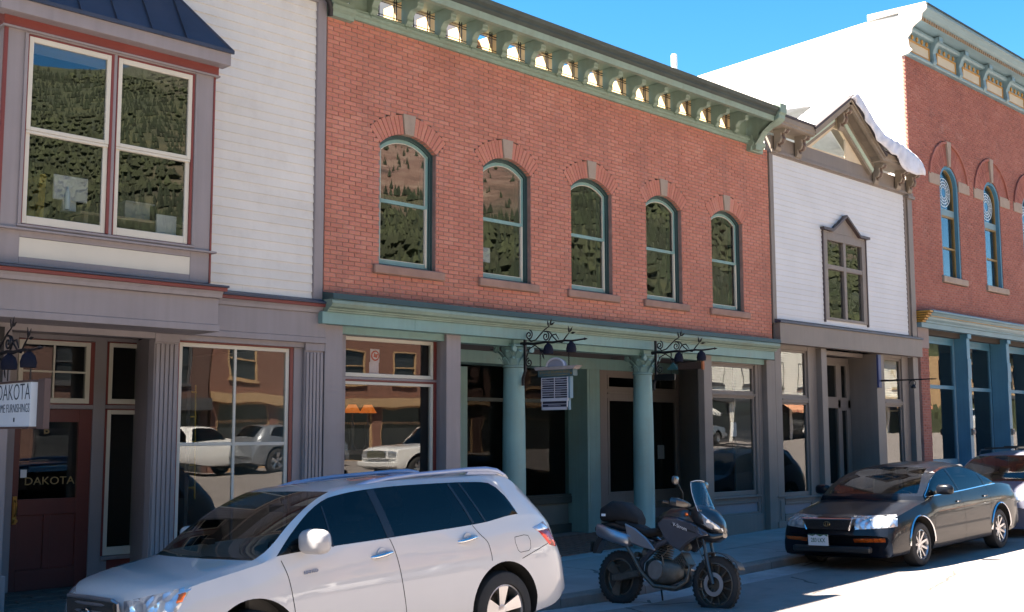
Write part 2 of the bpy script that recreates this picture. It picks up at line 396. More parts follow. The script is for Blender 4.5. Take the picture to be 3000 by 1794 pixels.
# sidewalk slabs
swb = G(); swb.grid([[(x, y if y > -1 else ky(x)+.15, sw(x)-.012) for x in XS] for y in (.6, -.9999, -1.5)], flip=True)
swb = swb.build('sidewalk', M_GUTTER, kind='structure')
x = 3.0
while x < 46:
    x1 = x+1.22
    for j in range(2):
        g = G(); f0, f1 = j/2, (j+1)/2; rows = []
        for X in (x+.006, x1-.006):
            y0, y1 = -.012, ky(X)+.155
            rows.append((X, y0+(y1-y0)*f0-.006*(j > 0), y0+(y1-y0)*f1+.006))
        dz = random.uniform(-.002, .003)
        vs = [(rows[0][0], rows[0][1], 0), (rows[1][0], rows[1][1], 0), (rows[1][0], rows[1][2], 0), (rows[0][0], rows[0][2], 0)]
        vs = [(a, b, sw(a)+dz) for a, b, c in vs]+[(a, b, sw(a)-.02) for a, b, c in vs]
        g.add(vs, [(3,2,1,0), (0,1,5,4), (1,2,6,5), (2,3,7,6), (3,0,4,7)])
        g.build('paving_slab', M_CONC, swb)
    x = x1

# ------------------------------------------------------------------ facade builders
BL, BH = .197, .0603           # brick module
def _intervals(x0, x1, holes):
    """x-intervals of [x0,x1] left after cutting the holes"""
    out = [(x0, x1)]
    for a, b in holes:
        nx = []
        for s_, e in out:
            if b <= s_ or a >= e: nx.append((s_, e)); continue
            if a > s_: nx.append((s_, a))
            if b < e: nx.append((b, e))
        out = nx
    return [i for i in out if i[1]-i[0] > .012]
_bm_cache = {}
def brick_mesh(w, mt, tone):
    k = (round(w, 3), mt.name, tone)
    if k not in _bm_cache:
        g = G(); h = BH-.0095; e = .0035
        a, b = e, w-e
        vs = [(0, .10, 0), (w, .10, 0), (w, .10, h), (0, .10, h), (0, .004, 0), (w, .004, 0), (w, .004, h), (0, .004, h),
              (a, 0, e), (b, 0, e), (b, 0, h-e), (a, 0, h-e)]
        fs = [(8,9,10,11), (4,5,9,8), (5,6,10,9), (6,7,11,10), (7,4,8,11), (0,1,5,4), (1,2,6,5), (2,3,7,6), (3,0,4,7)]
        g.add(vs, fs); me = g.mesh('brick'); me.materials.append(mt)
        at = me.attributes.new('tone', 'FLOAT', 'FACE'); at.data.foreach_set('value', [tone]*len(me.polygons))
        _bm_cache[k] = me
    return _bm_cache[k]
def brick_wall(parent, x0, x1, z0, z1, holefn, mt, y=0.0, n_single=300, seed=1, name='brick', back=.115):
    """running-bond wall: every brick is a body with recessed joints; nearest n_single are objects, the rest one joined part"""
    rnd = random.Random(seed); bricks = []; back_g = G()
    rows = int(round((z1-z0)/BH)); bh = (z1-z0)/rows
    for r_ in range(rows):
        za = z0+r_*bh; holes = holefn(za+bh*.5) if holefn else []
        for a, b in _intervals(x0, x1, holes):
            back_g.box(a, b, y+.009, y+back, za, za+bh)
            off = (BL/2 if r_ % 2 else 0)
            k = math.floor((a-x0-off)/BL); X = x0+off+k*BL
            while X < b-.002:
                s_, e = max(X, a), min(X+BL, b)
                if e-s_ > .03: bricks.append((s_+.0045+rnd.uniform(-.001, .002), e-.0045, za+.005+rnd.uniform(-.0008, .0008), y+rnd.uniform(-.003, .003)))
                X += BL
    bricks.sort(key=lambda q: (q[0]-CAM[0])**2+(q[2]-CAM[2])**2)
    for s_, e, za, yy in bricks[:n_single]:
        me = brick_mesh(e-s_, mt, rnd.randrange(8)/8)
        link(name, me, parent, loc=(s_, yy, za))
    g = G(); tones = []
    h = BH-.0095
    for s_, e, za, yy in bricks[n_single:]:
        t = rnd.random(); q = .003; hh = bh-.0095
        vs = [(s_, yy+.012, za), (e, yy+.012, za), (e, yy+.012, za+hh), (s_, yy+.012, za+hh),
              (s_+q, yy, za+q), (e-q, yy, za+q), (e-q, yy, za+hh-q), (s_+q, yy, za+hh-q)]
        fs = [(4,5,6,7), (0,1,5,4), (1,2,6,5), (2,3,7,6), (3,0,4,7)]
        g.add(vs, fs); tones += [t]*5
    if g.v:
        o = g.build('far_bricks', mt, parent, kind='stuff')
        at = o.data.attributes.new('tone', 'FLOAT', 'FACE'); at.data.foreach_set('value', tones)
    back_g.build('mortar_bed', M_MORTAR, parent)
def arch_bricks(parent, cx, cz, r0, r1, a_deg, mt, n, key=(0, 0), y=0.0, name='arch_brick'):
    a = R(a_deg); da = 2*a/n
    for i in range(n):
        t0, t1 = -a+i*da, -a+(i+1)*da; tm = (t0+t1)/2
        if abs(tm) < key[0]: continue
        g = G(); q = .0045
        def P(r_, t): return (cx+r_*math.sin(t), cz+r_*math.cos(t))
        c = [P(r0, t0+q/r0), P(r0, t1-q/r0), P(r1, t1-q/r1), P(r1, t0+q/r1)]
        g.prism(c, 'y', y+random.uniform(-.003, .002), y+.10)
        o = g.build(name, mt, parent)
        at = o.data.attributes.new('tone', 'FLOAT', 'FACE'); at.data.foreach_set('value', [random.random()]*len(o.data.polygons))
    g = G(); N = 24
    pts = [(cx+r0*math.sin(-a+2*a*i/N), cz+r0*math.cos(-a+2*a*i/N)) for i in range(N+1)]+[(cx+r1*math.sin(a-2*a*i/N), cz+r1*math.cos(a-2*a*i/N)) for i in range(N+1)]
    g.prism(pts, 'y', y+.010, y+.104); g.build('arch_mortar', M_MORTAR, parent)
def clap_wall(parent, x0, x1, z0, z1, n, mt, holefn=None, y=0.0, seed=3):
    rnd = random.Random(seed); h = (z1-z0)/n
    for i in range(n):
        za = z0+i*h
        for a, b in _intervals(x0, x1, holefn(za+h*.5) if holefn else []):
            cuts = [a, b]
            if b-a > 3 and rnd.random() < .5: cuts = [a, rnd.uniform(a+1, b-1), b]
            if b-a > 1.0 and i == 0 and mt is M_WHITE: cuts = [a, b-1.02, b]
            for s_, e in zip(cuts, cuts[1:]):
                g = G(); dz = rnd.uniform(-.001, .001)
                g.prism([(y-.019, za+dz), (y+.012, za+dz), (y+.012, za+h+.006), (y-.004, za+h+.006)], 'x', s_+.0006, e-.0006)
                g.build('clapboard', mt, parent)
    g = G()
    for i in range(n):
        for a, b in _intervals(x0, x1, holefn(z0+(i+.5)*h) if holefn else []): g.box(a, b, y+.013, y+.10, z0+i*h, z0+i*h+h)
    g.build('sheathing', M_DARKINT, parent)
def arc_pts(cx, cz, r, a0, a1, n): return [(cx+r*math.sin(a0+(a1-a0)*i/n), cz+r*math.cos(a0+(a1-a0)*i/n)) for i in range(n+1)]
def seg_outline(cx, z0, hw, zs, rise, n=14):
    """closed outline of a window with a segmental (or round) head"""
    r_ = (hw*hw+rise*rise)/(2*rise); cz = zs+rise-r_; a = math.asin(min(1, hw/r_))
    if rise > hw: a = math.pi/2
    return [(cx-hw, z0), (cx+hw, z0)]+arc_pts(cx, cz, r_, a, -a, n)
def ring(g, o1, o2, y0, y1, m=0):
    """frame between two outlines of equal point count"""
    n = len(o1)
    for i in range(n):
        j = (i+1) % n
        a, b, c, d = o1[i], o1[j], o2[j], o2[i]
        vs = [(a[0], y0, a[1]), (b[0], y0, b[1]), (c[0], y0, c[1]), (d[0], y0, d[1])]
        vs += [(v[0], y1, v[2]) for v in vs]
        g.add(vs, [(0,1,2,3), (7,6,5,4), (0,4,5,1), (3,2,6,7)], m)
def frame(g, x0, x1, z0, z1, w, y0, y1, wb=None, wt=None, m=0):
    wb = wb or w; wt = wt or w
    g.box(x0, x0+w, y0, y1, z0, z1, m); g.box(x1-w, x1, y0, y1, z0, z1, m)
    g.box(x0+w, x1-w, y0, y1, z0, z0+wb, m); g.box(x0+w, x1-w, y0, y1, z1-wt, z1, m)
def pane(x0, x1, z0, z1, y, parent, mt=None, name='pane'):
    g = G(); g.box(x0, x1, y, y+.005, z0, z1); return g.build(name, mt or M_GLASS, parent)
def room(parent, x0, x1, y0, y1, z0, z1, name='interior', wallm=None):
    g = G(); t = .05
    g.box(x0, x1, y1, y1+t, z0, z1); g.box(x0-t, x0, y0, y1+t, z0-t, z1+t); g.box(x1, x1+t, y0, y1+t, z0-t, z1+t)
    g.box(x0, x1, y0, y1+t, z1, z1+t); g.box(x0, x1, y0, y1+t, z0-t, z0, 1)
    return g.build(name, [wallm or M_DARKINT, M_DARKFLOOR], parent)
def shell(parent, x0, x1, z_roof, depth, wallm, z0=-.6, y0=.12, name='side_wall'):
    """body of the building behind its street front: side walls, rear wall, flat roof"""
    g = G(); g.box(x0, x0+.15, y0, depth, z0, z_roof); g.build(name, wallm, parent)
    g = G(); g.box(x1-.15, x1, y0, depth, z0, z_roof); g.build(name, wallm, parent)
    g = G(); g.box(x0+.15, x1-.15, depth-.15, depth, z0, z_roof); g.build('rear_wall', wallm, parent)
    g = G(); g.box(x0+.15, x1-.15, y0+.02, depth-.15, z_roof-.15, z_roof-.02); g.build('roof', M_ROOFT, parent)

# ================================================================== BUILDING A : grey and white clapboard shop with the bay
A = thing('clapboard_shop', 'white clapboard and grey trimmed shop with the big upper bay window, leftmost building', 'building', (6.5, 0, .3))
AX0, AX1 = -9.0, 8.705
clap_wall(A, 1.0, 8.56, 3.76, 7.70, 34, M_WHITE, lambda z: [(4.46, 6.74)] if z < 6.18 else [])
g = G(); g.box(8.56, 8.70, -.035, .10, 3.70, 9.2); g.box(8.55, 8.56, -.03, .02, 3.76, 7.7); g.build('corner_board', M_GREY, A, bevel=.004)
g = G(); g.box(AX0, 8.555, -.05, .10, 7.70, 8.35); g.box(AX0, 8.72, -.12, -.05, 7.98, 8.06)
g.box(AX0, 8.72, -.55, .12, 8.9, 9.05); g.box(AX0, 8.72, -.62, -.5, 9.05, 9.45); g.box(AX0, 8.72, -.05, .12, 8.35, 8.9)
for k in range(28): g.box(-8.6+k*.62, -8.45+k*.62, -.46, -.05, 8.55, 8.9)
g.build('cornice', M_GREY, A)
g = G(); g.tube([(8.60, -.12, 7.77), (8.66, -.14, 7.70), (8.72, -.09, 7.64), (8.735, -.06, 7.55)], .035, 10); g.build('gutter_spout', M_IRON, A, smooth=60)
# ledge over the shopfront (wall part)
def ledge(x0, x1, yf, zt, g):
    g.prism([(0.0, zt), (yf-.04, zt-.05), (yf-.04, zt-.075), (0, zt-.075)], 'x', x0, x1, 0)
    g.box(x0, x1-.012, yf-.02, .0, zt-.115, zt-.0755, 1)
    g.prism([(0, zt-.116), (yf, zt-.116), (yf+.02, zt-.15), (yf+.03, zt-.19), (0, zt-.19)], 'x', x0, x1-.05, 2)
g = G(); ledge(6.9, 8.72, -.11, 3.80, g); g.build('ledge', [M_SLATE, M_RED, M_GREY], A, bevel=.003)
g = G(); g.box(6.6, 8.745, -.06, .1, 3.30, 3.61); g.box(6.6, 8.745, -.075, .1, 3.225, 3.299); g.build('fascia_board', M_GREY, A, bevel=.004)
g = G(); g.box(4.2, 6.4, -.04, .1, 3.16, 3.62); g.build('header', M_GREY, A)
# the projecting bay
BX0, BX1, BY = 4.40, 6.80, -.50
def bay_front():
    g = G()
    W1 = (4.642, 5.572); W2 = (5.610, 6.545); zb, zt = 4.19, 6.150
    g.box(BX0, W1[0], BY, BY+.06, 3.78, 6.20); g.box(W1[1]+.0, W2[0], BY, BY+.06, zb, zt+.02); g.box(W2[1], BX1, BY, BY+.06, 3.78, 6.20)
    g.box(W1[0], W2[1], BY, BY+.06, zt+.02, 6.20); g.box(W1[0], W2[1], BY, BY+.06, 4.06, zb)
    g.box(W1[0], W2[1], BY, BY+.06, 3.78, 3.856)
    g.box(W1[0], W2[1], BY+.02, BY+.06, 3.856, 4.06)
    # casing strips
    g.box(4.60, 6.585, BY-.018, BY, 4.165, 4.19); g.box(6.548, 6.578, BY-.02, BY, 4.19, 6.17); g.box(4.606, 4.640, BY-.02, BY, 4.19, 6.17)
    # side wall of the bay (left) and right
    g.box(BX0, BX0+.05, BY+.06, 0, 3.78, 6.2); g.box(BX1-.05, BX1, BY+.06, 0, 3.78, 6.2)
    g.box(BX0-.03, BX1+.045, BY-.045, 0, 6.185, 6.205); g.box(BX0-.04, BX1+.05, BY-.055, 0, 4.123, 4.145)
    return g
bay_front().build('bay_frame', M_GREY, A, bevel=.003)
g = G(); g.box(4.603, 6.577, BY+.006, BY+.0195, 3.858, 4.056); g.build('white_panel', M_CREAM, A)
g = G()
for xa, xb in ((BX0-.002, BX0+.035), (BX1-.018, BX1+.004)): g.box(xa, xb, BY-.012, BY+.02, 3.78, 4.122); g.box(xa, xb, BY-.012, BY+.02, 4.146, 6.184)
g.box(BX0-.02, BX1+.03, BY-.03, -.001, 6.2055, 6.365)
for a, b in ((4.642, 5.572), (5.610, 6.545)):
    g.box(b-.032, b-.001, BY-.006, BY+.05, 4.20, 6.165); g.box(a+.001, a+.013, BY-.006, BY+.05, 4.20, 6.165); g.box(a+.013, b-.032, BY-.006, BY+.05, 6.147, 6.165)
    g.box(a+.013, b-.032, BY+.0, BY+.05, 4.19, 4.199)
g.build('red_trim', M_RED, A, bevel=.002)
for a, b in ((4.655, 5.540), (5.623, 6.513)):
    w = part_empty('window', A, (a, BY, 4.2))
    g = G(); frame(g, a, b, 5.165, 6.147, .046, BY-.004, BY+.03, wb=.04, wt=.055)
    g.build('upper_sash', M_CREAM, w, bevel=.003)
    g = G(); frame(g, a, b, 4.20, 5.163, .05, BY+.014, BY+.045, wb=.085, wt=.03); g.box(a+.002, b-.002, BY+.0, BY+.0139, 5.135, 5.163); g.build('lower_sash', M_CREAM, w, bevel=.003)
    pane(a+.04, b-.04, 5.20, 6.10, BY+.018, w, M_GLASSU); pane(a+.04, b-.04, 4.28, 5.16, BY+.032, w, M_GLASSU)
# bay ledge, big grey box beneath, eave and hipped metal roof
g = G(); ledge(BX0-.13, BX1+.125, -.68, 3.795, g); g.build('bay_ledge', [M_SLATE, M_RED, M_GREY], A, bevel=.003)
g = G(); g.box(BX0-.06, BX1+.06, -.60, -.02, 3.304, 3.604); g.box(BX0-.07, BX1+.075, -.615, -.02, 3.228, 3.3035); g.build('bay_skirt', M_GREY, A, bevel=.004)
g = G(); g.box(BX0-.115, BX1+.095, -.68, -.50, 6.305, 6.47); g.box(BX0-.115, BX1+.095, -.50, 0, 6.366, 6.47); g.build('bay_eave', M_GREY, A, bevel=.004)
def hip_z(x, y):        # roof rises from the eave back to the wall
    return 6.478
e0 = (BX0-.13, -.70, 6.474); e1 = (BX1+.11, -.70, 6.474)
t0 = (BX0+.62, -.002, 7.62); t1 = (BX1-.86, -.002, 7.62)
b0 = (BX0-.13, -.002, 6.60); b1 = (BX1+.115, -.002, 6.60)
b1 = (7.03, -.002, 6.66)
g = G(); g.add([e0, e1, t1, t0], [(0,1,2,3)]); g.add([e1, b1, t1], [(0,1,2)]); g.add([e0, t0, b0], [(0,1,2)])
g.box(BX0-.14, BX1+.12, -.71, -.68, 6.445, 6.486)
g.tube([e1, t1], .016, 6); g.tube([e0, t0], .016, 6)
g.build('bay_roof', M_SLATE, A)
for xs in (4.69, 5.09, 5.49, 5.895, 6.315):
    f = (xs-e0[0])/(e1[0]-e0[0]); xt = t0[0]+(t1[0]-t0[0])*f; d = 1.0
    # ribs run straight up the slope
    zt_ = 7.62 if t0[0] < xs < t1[0] else 7.62*(1-0)  
    k = 1.0
    if xs > t1[0]: k = (e1[0]-xs)/(e1[0]-t1[0])
    if xs < t0[0]: k = (xs-e0[0])/(t0[0]-e0[0])
    p0 = Vector((xs, -.70, 6.474)); p1 = Vector((xs, -.70+.698*k, 6.474+1.146*k))
    nrm = Vector((0, -1.146, .698)).normalized()*.024
    g = G(); s_ = Vector((.006, 0, 0)); g.add([p0-s_, p0+s_, p1+s_, p1-s_, p0-s_+nrm, p0+s_+nrm, p1+s_+nrm, p1-s_+nrm], [(0,1,5,4), (2,3,7,6), (1,2,6,5), (3,0,4,7), (4,5,6,7)])
    g.build('standing_seam', M_SLATE, A)
# office behind the bay: desk, computer, lamp, chair back, papers
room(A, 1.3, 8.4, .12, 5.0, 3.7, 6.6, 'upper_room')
g = G(); g.box(BX0+.05, BX1-.05, -.42, .12, 3.68, 3.74); g.build('bay_floor', M_DARKFLOOR, A)
g = G(); g.box(BX0+.05, BX1-.05, -.42, .12, 6.18, 6.24); g.build('bay_ceiling', mat('office_ceiling', (.5, .48, .42), .8), A)
g = G(); g.box(5.35, 6.7, -.30, .1, 4.42, 4.45); g.box(5.4, 5.45, -.28, .05, 3.75, 4.42); g.box(6.6, 6.65, -.28, .05, 3.75, 4.42)
tag(g.build('office_desk', mat('birch_desk', (.42, .33, .2), .5)), 'pale wooden desk behind the glass of the upper bay window', 'desk')
t = thing('computer_monitor', 'white back of a computer monitor on the desk in the upper bay window', 'monitor', (5.32, -.12, 4.45))
g = G(); g.box(5.12, 5.50, -.14, -.115, 4.57, 4.84); g.build('screen_case', mat('white_plastic', (.72, .74, .78), .35), t, bevel=.008)
g = G(); g.prism([(-.20, 4.452), (-.05, 4.452), (-.09, 4.60), (-.11, 4.60), (-.13, 4.46)], 'x', 5.24, 5.38); g.build('foot', MATS['white_plastic'], t)
g = G(); g.prism([(5.02, 4.3), (5.05, 4.85), (5.10, 4.87), (5.12, 4.84), (5.10, 4.3)], 'y', .05, .35); 
tag(g.build('chair_back', mat('yellow_fabric', (.55, .38, .06), .8)), 'yellow chair back beside the monitor in the upper bay window', 'chair')
for nm, (bx_, bc, lb) in {'a': (5.23, (.6, .75, .9), 'clear water bottle standing before the monitor in the bay window'), 'b': (5.74, (.05, .16, .35), 'slim blue bottle standing on the desk behind the right pane of the bay')}.items():
    g = G(); g.lathe([(.028, 4.452), (.03, 4.47), (.03, 4.62), (.012, 4.67), (.012, 4.70)], (bx_, -.24, 0), n=14)
    tag(g.build('bottle', mat('bottle_'+('clear' if nm == 'a' else 'blue')+'_plastic', bc, .12, .02), smooth=40), lb, 'bottle')
g = G(); g.box(6.20, 6.44, -.36, -.335, 4.30, 4.52); tag(g.build('paper_box', M_PAPER), 'pale square box leaning inside the lower right pane of the bay', 'box')
g = G(); g.box(5.95, 6.25, -.1, .08, 4.452, 4.66); g.box(5.95, 6.3, -.12, .09, 4.66, 4.675); tag(g.build('file_tray', mat('grey_plastic', (.4, .4, .38), .5)), 'low grey file tray on the desk in the bay window', 'tray')

# --- shopfront of A: fluted pilasters, big four-light window, recessed door
def fluted(parent, x0, x1, z0, z1, y=-.045):
    g = G(); g.box(x0, x1, y+.02, .10, z0, z1); n = 5; w = (x1-x0-.02)/n
    for i in range(n): g.box(x0+.01+i*w+.006, x0+.01+(i+1)*w-.006, y, y+.021, z0+.001, z1-.12)
    g.box(x0-.004, x1+.004, y-.004, y+.03, z1-.10, z1)
    g.build('fluted_pilaster', M_GREY, parent, bevel=.004)
fluted(A, 6.40, 6.70, .28, 3.225); fluted(A, 8.447, 8.735, -.05, 3.225)
g = G(); g.box(6.70, 8.447, -.02, .1, 3.162, 3.226); g.box(8.318, 8.447, .02, .14, .1, 3.162); g.box(6.70, 6.728, .02, .14, .1, 3.162); g.box(6.728, 8.318, .0, .14, .1, .70)
g.build('window_casing', M_GREY, A, bevel=.003)
g = G(); g.box(6.728, 6.744, .03, .14, .715, 3.16); g.box(8.270, 8.317, .03, .14, .715, 3.16); g.box(6.744, 8.270, .03, .14, 3.144, 3.16); g.box(6.728, 8.317, .02, .14, .70, .714); g.build('red_trim', M_RED, A)
w = part_empty('window', A, (7.5, .06, .7))
g = G(); frame(g, 6.745, 8.270, .715, 3.143, .05, .05, .11, wb=.09, wt=.047); g.box(7.487, 7.521, .055, .10, .80, 3.10); g.box(6.79, 7.487, .055, .10, 1.945, 1.985); g.box(7.521, 8.225, .055, .10, 1.945, 1.985)
g.build('sash', M_CREAM, w, bevel=.003)
for a, b in ((6.79, 7.487), (7.521, 8.222)):
    for c, d in ((.80, 1.945), (1.985, 3.10)): pane(a, b, c, d, .07, w)
room(A, 6.98, 8.66, .16, 4.5, .2, 3.2, 'shop_room')
M_YEL = mat('yellow_steel_tube', (.60, .36, .03), .4)
g = G()
for a, b in (((7.09, .6, 1.3), (7.09, .6, 2.66)), ((7.33, .62, 1.3), (7.29, .6, 2.68)), ((7.20, .6, 1.9), (7.19, .6, 2.6))): g.tube([a, b], .011, 6)
for zz in (1.45, 1.72, 2.0, 2.3, 2.6): g.tube([(7.09, .6, zz), (7.31, .6, zz-.01)], .011, 6)
tag(g.build('scaffold_frame', M_YEL), 'yellow tubular frame standing behind the left light of the four-light window', 'frame')
# recessed entry at x 4.8..6.4, plane y = 1.0
g = G(); EY = 1.0
g.prism([(6.40, .10), (6.47, .10), (6.82, EY+.1), (6.75, EY+.1)], 'z', .1, 3.2)          # splayed right return
g.build('entry_return', M_GREY, A)
g = G()
g.box(5.08, 5.29, EY, EY+.1, .25, 3.3); g.box(6.19, 6.34, EY, EY+.1, .25, 3.3); g.box(6.34, 6.74, EY, EY+.1, 3.185, 3.3); g.box(5.29, 6.19, EY, EY+.1, 3.17, 3.3)
g.box(5.29, 6.19, EY, EY+.1, 2.375, 2.425); g.box(6.34, 6.74, EY, EY+.1, 2.385, 2.43); g.box(6.34, 6.74, EY-.02, EY+.1, .62, .665); g.box(6.34, 6.74, EY, EY+.1, .25, .33)
g.box(6.34, 6.42, EY, EY+.1, .33, .62)
g.build('entry_frame', M_GREY, A, bevel=.003)
g = G(); g.box(5.12, 6.7, .0, EY+.02, 3.225, 3.30); g.build('entry_ceiling', mat('pale_porch_ceiling', (.25, .22, .21), .7), A)
g = G(); g.box(5.295, 6.188, EY+.002, EY+.05, 2.427, 2.437); g.box(6.14, 6.188, EY+.002, EY+.05, 2.437, 3.165); g.box(5.29, 6.14, EY+.002, EY+.05, 3.155, 3.165)
g.box(6.342, 6.368, EY+.002, EY+.05, 2.436, 3.18); g.box(6.342, 6.74, EY+.002, EY+.05, 3.172, 3.183); g.box(6.368, 6.74, EY+.002, EY+.05, 2.432, 2.442); g.box(6.342, 6.368, EY+.002, EY+.05, .67, 2.38); g.box(6.342, 6.74, EY+.002, EY+.05, 2.372, 2.383)
g.build('red_trim', M_RED, A)
w = part_empty('transom', A, (5.7, EY, 2.8))
g = G(); frame(g, 5.30, 6.14, 2.44, 3.155, .055, EY+.005, EY+.06, wb=.06, wt=.05); g.box(5.70, 5.722, EY+.012, EY+.05, 2.5, 3.105); g.box(5.355, 5.70, EY+.012, EY+.05, 2.79, 2.812); g.box(5.722, 6.085, EY+.012, EY+.05, 2.79, 2.812)
g.build('sash', M_CREAM, w, bevel=.003)
for a, b in ((5.355, 5.70), (5.722, 6.085)):
    for c, d in ((2.5, 2.79), (2.812, 3.105)): pane(a, b, c, d, EY+.03, w)
for c, d, wb in ((2.443, 3.170, .06), (.67, 2.370, .095)):
    w = part_empty('sidelight', A, (6.5, EY, c))
    g = G(); frame(g, 6.37, 6.78, c, d, .05, EY+.005, EY+.06, wb=wb); g.build('sash', M_CREAM, w, bevel=.003); pane(6.42, 6.74, c+wb, d-.05, EY+.03, w)
g = G(); g.box(6.42, 6.74, EY+.01, EY+.05, .33, .62); g.build('kick_panel', M_RED, A)
dr = part_empty('door', A, (5.7, EY, .35))
g = G(); g.box(5.29, 5.36, EY+.01, EY+.06, .35, 2.373); g.box(6.03, 6.188, EY+.01, EY+.06, .35, 2.373); g.box(5.36, 6.03, EY+.01, EY+.06, 2.225, 2.373); g.box(5.36, 6.03, EY+.01, EY+.06, 1.18, 1.36)
g.box(5.36, 6.03, EY+.01, EY+.06, .35, .58); g.box(5.66, 5.74, EY+.01, EY+.06, .58, 1.18); g.box(5.36, 6.03, EY+.03, EY+.055, .58, 1.18)
g.build('door_leaf', M_DOOR, dr, bevel=.004); pane(5.36, 6.03, 1.36, 2.225, EY+.035, dr)
g = G(); g.box(5.30, 5.345, EY-.004, EY+.01, 1.09, 1.40); g.tube([(5.322, EY-.01, 1.35), (5.322, EY-.05, 1.33), (5.322, EY-.055, 1.22), (5.322, EY-.01, 1.18)], .009, 8); g.lathe([(.022, 0), (.025, .02), (.018, .045)], (5.322, EY-.05, 1.13), 'y', 14); g.build('handle', M_BRASS, dr, smooth=50)
M_GILT = mat('gold_leaf_lettering', (.22, .155, .06), .5)
text_mesh('B', .125, M_GILT, 'door_letter', dr, face_y(5.66, EY+.031, 2.13), depth=.001, bold=.002)
text_mesh('DAKOTA', .125, M_GILT, 'door_lettering', dr, face_y(5.72, EY+.031, 1.555), sx=1.12, depth=.001)
g = G(); g.box(5.385, 5.455, EY+.031, EY+.033, 1.60, 1.69); g.build('notice', M_PAPER, dr)
# entry floor slab and left pier
room(A, 4.9, 8.66, 1.12, 4.5, .36, 3.25, 'entry_room')
g = G(); g.box(3.6, 6.39, -1.15, 1.0, -.2, .30); g.prism([(.0, .30), (1.0, .30), (1.0, .35), (.0, .305)], 'x', 4.6, 6.39); g.build('entry_step', M_ENTRY, A)
for i in range(7):
    for j in range(4):
        g = G(); g.box(4.62+i*.25, 4.86+i*.25, .03+j*.25, .27+j*.25, .3+.0*j, .312+.011*j+.006*((i+j) % 2)); g.build('tile', M_ENTRY, A)
g = G(); g.box(4.45, 4.80, -.03, .12, .3, 3.2); g.box(4.43, 4.835, -.055, .12, .3, .66); g.box(4.80, 4.835, .12, 1.05, .3, 3.2); g.box(1.0, 4.45, -.02, .1, .3, 3.3); g.box(4.80, 5.09, 1.0, 1.1, .3, 3.3); g.build('entry_pier', M_GREY, A, bevel=.004)
g = G(); g.box(4.25, 4.70, -.09, -.03, 2.2, 3.18); g.build('iron_plate', M_IRON, A)
shell(A, AX0, 8.70, 8.3, 16, M_WHITE, y0=.13)
g = G(); g.box(AX0, 8.70, .1, .3, 8.3, 9.3); g.build('parapet', M_WHITE, A)
g = G(); g.box(AX0, .999, 0, .13, -.3, 8.3); g.build('front_wall', M_WHITE, A)

# ================================================================== BUILDING B : two-storey red brick with teal cornices
B = thing('brick_shop', 'red brick shop with five arched upper windows, teal cornices and an open columned passage', 'building', (14, 0, .15))
WX = [10.15, 12.095, 14.04, 15.97, 17.90]; WZ0, WSP, RISE, HW = 4.345, 6.02, .20, .505
AR = (HW*HW+RISE*RISE)/(2*RISE); ACZ = WSP+RISE-AR; ADEG = math.degrees(math.asin(HW/AR)); AOUT = AR+.27
def holes_b(z):
    out = []
    for c in WX:
        if WZ0 < z < WSP: out.append((c-HW, c+HW))
        elif z >= WSP:
            t = (z-ACZ)*math.tan(R(ADEG)); h2 = AOUT**2-(z-ACZ)**2
            if h2 > 0: out.append((c-min(t, math.sqrt(h2)), c+min(t, math.sqrt(h2))))
    return out
BX_0, BX_1 = 8.735, 19.36
brick_wall(B, BX_0, BX_1, 3.86, 7.63, holes_b, M_BRICK, n_single=300, seed=11)
for wi, c in enumerate(WX):
    arch_bricks(B, c, ACZ, AR+.002, AOUT, ADEG, M_BRICK, 19, key=(R(6.6), 0))
    g = G(); g.prism([(c-.082, ACZ+AR-.005), (c+.082, ACZ+AR-.005), (c+.115, ACZ+AOUT+.015), (c-.115, ACZ+AOUT+.015)], 'y', -.018, .10)
    g.build('keystone', M_STONE, B, bevel=.006)
    g = G(); g.box(c-.62, c+.65, -.055, .10, 4.222, 4.342); g.build('stone_sill', M_SILL, B, bevel=.012)
    w = part_empty('arched_window', B, (c, .1, WZ0))
    def off(d, zb): return seg_outline(c, WZ0+zb, HW-d, WSP-.0, RISE*(HW-d)/HW-.0 if d else RISE)
    def outl(d, zb):
        r_ = AR-d; a = math.asin((HW-d)/r_)
        return [(c-HW+d, WZ0+zb), (c+HW-d, WZ0+zb)]+arc_pts(c, ACZ, r_, a, -a, 14)
    g = G(); ring(g, outl(.001, .0), outl(.052, .035), .09, .17); ring(g, outl(.0, 0), outl(.02, .01), .075, .09)
    g.build('outer_frame', M_DTEAL, w)
    g = G(); ring(g, outl(.052, .035), outl(.10, .10), .118, .16)
    g.box(c-HW+.10, c+HW-.10, .115, .15, 5.235, 5.285); g.build('sash', M_TEAL, w)
    g = G(); ring(g, outl(.10, .10), outl(.108, .108), .12, .15); g.box(c+HW-.10, c+HW-.075, .108, .12, WZ0+.06, 5.24); g.build('sash_edge', M_CREAM, w)
    o = outl(.10, .10); n = len(o)
    g = G(); g.prism(o, 'y', .132, .137); g.build('pane', M_GLASSU, w)
    g = G(); ring(g, outl(-.0, 0), outl(.06, .0), .17, .30); g.build('inner_jamb', M_DTEAL, w)
g = G(); g.box(11.72, 11.88, .16, .163, 4.62, 4.84); tag(g.build('notice_sheet', M_PAPER), 'white sheet of paper in the lower left of the second arched window', 'paper')
room(B, BX_0+.1, BX_1-.1, .30, 5.0, 3.95, 6.7, 'upper_room')

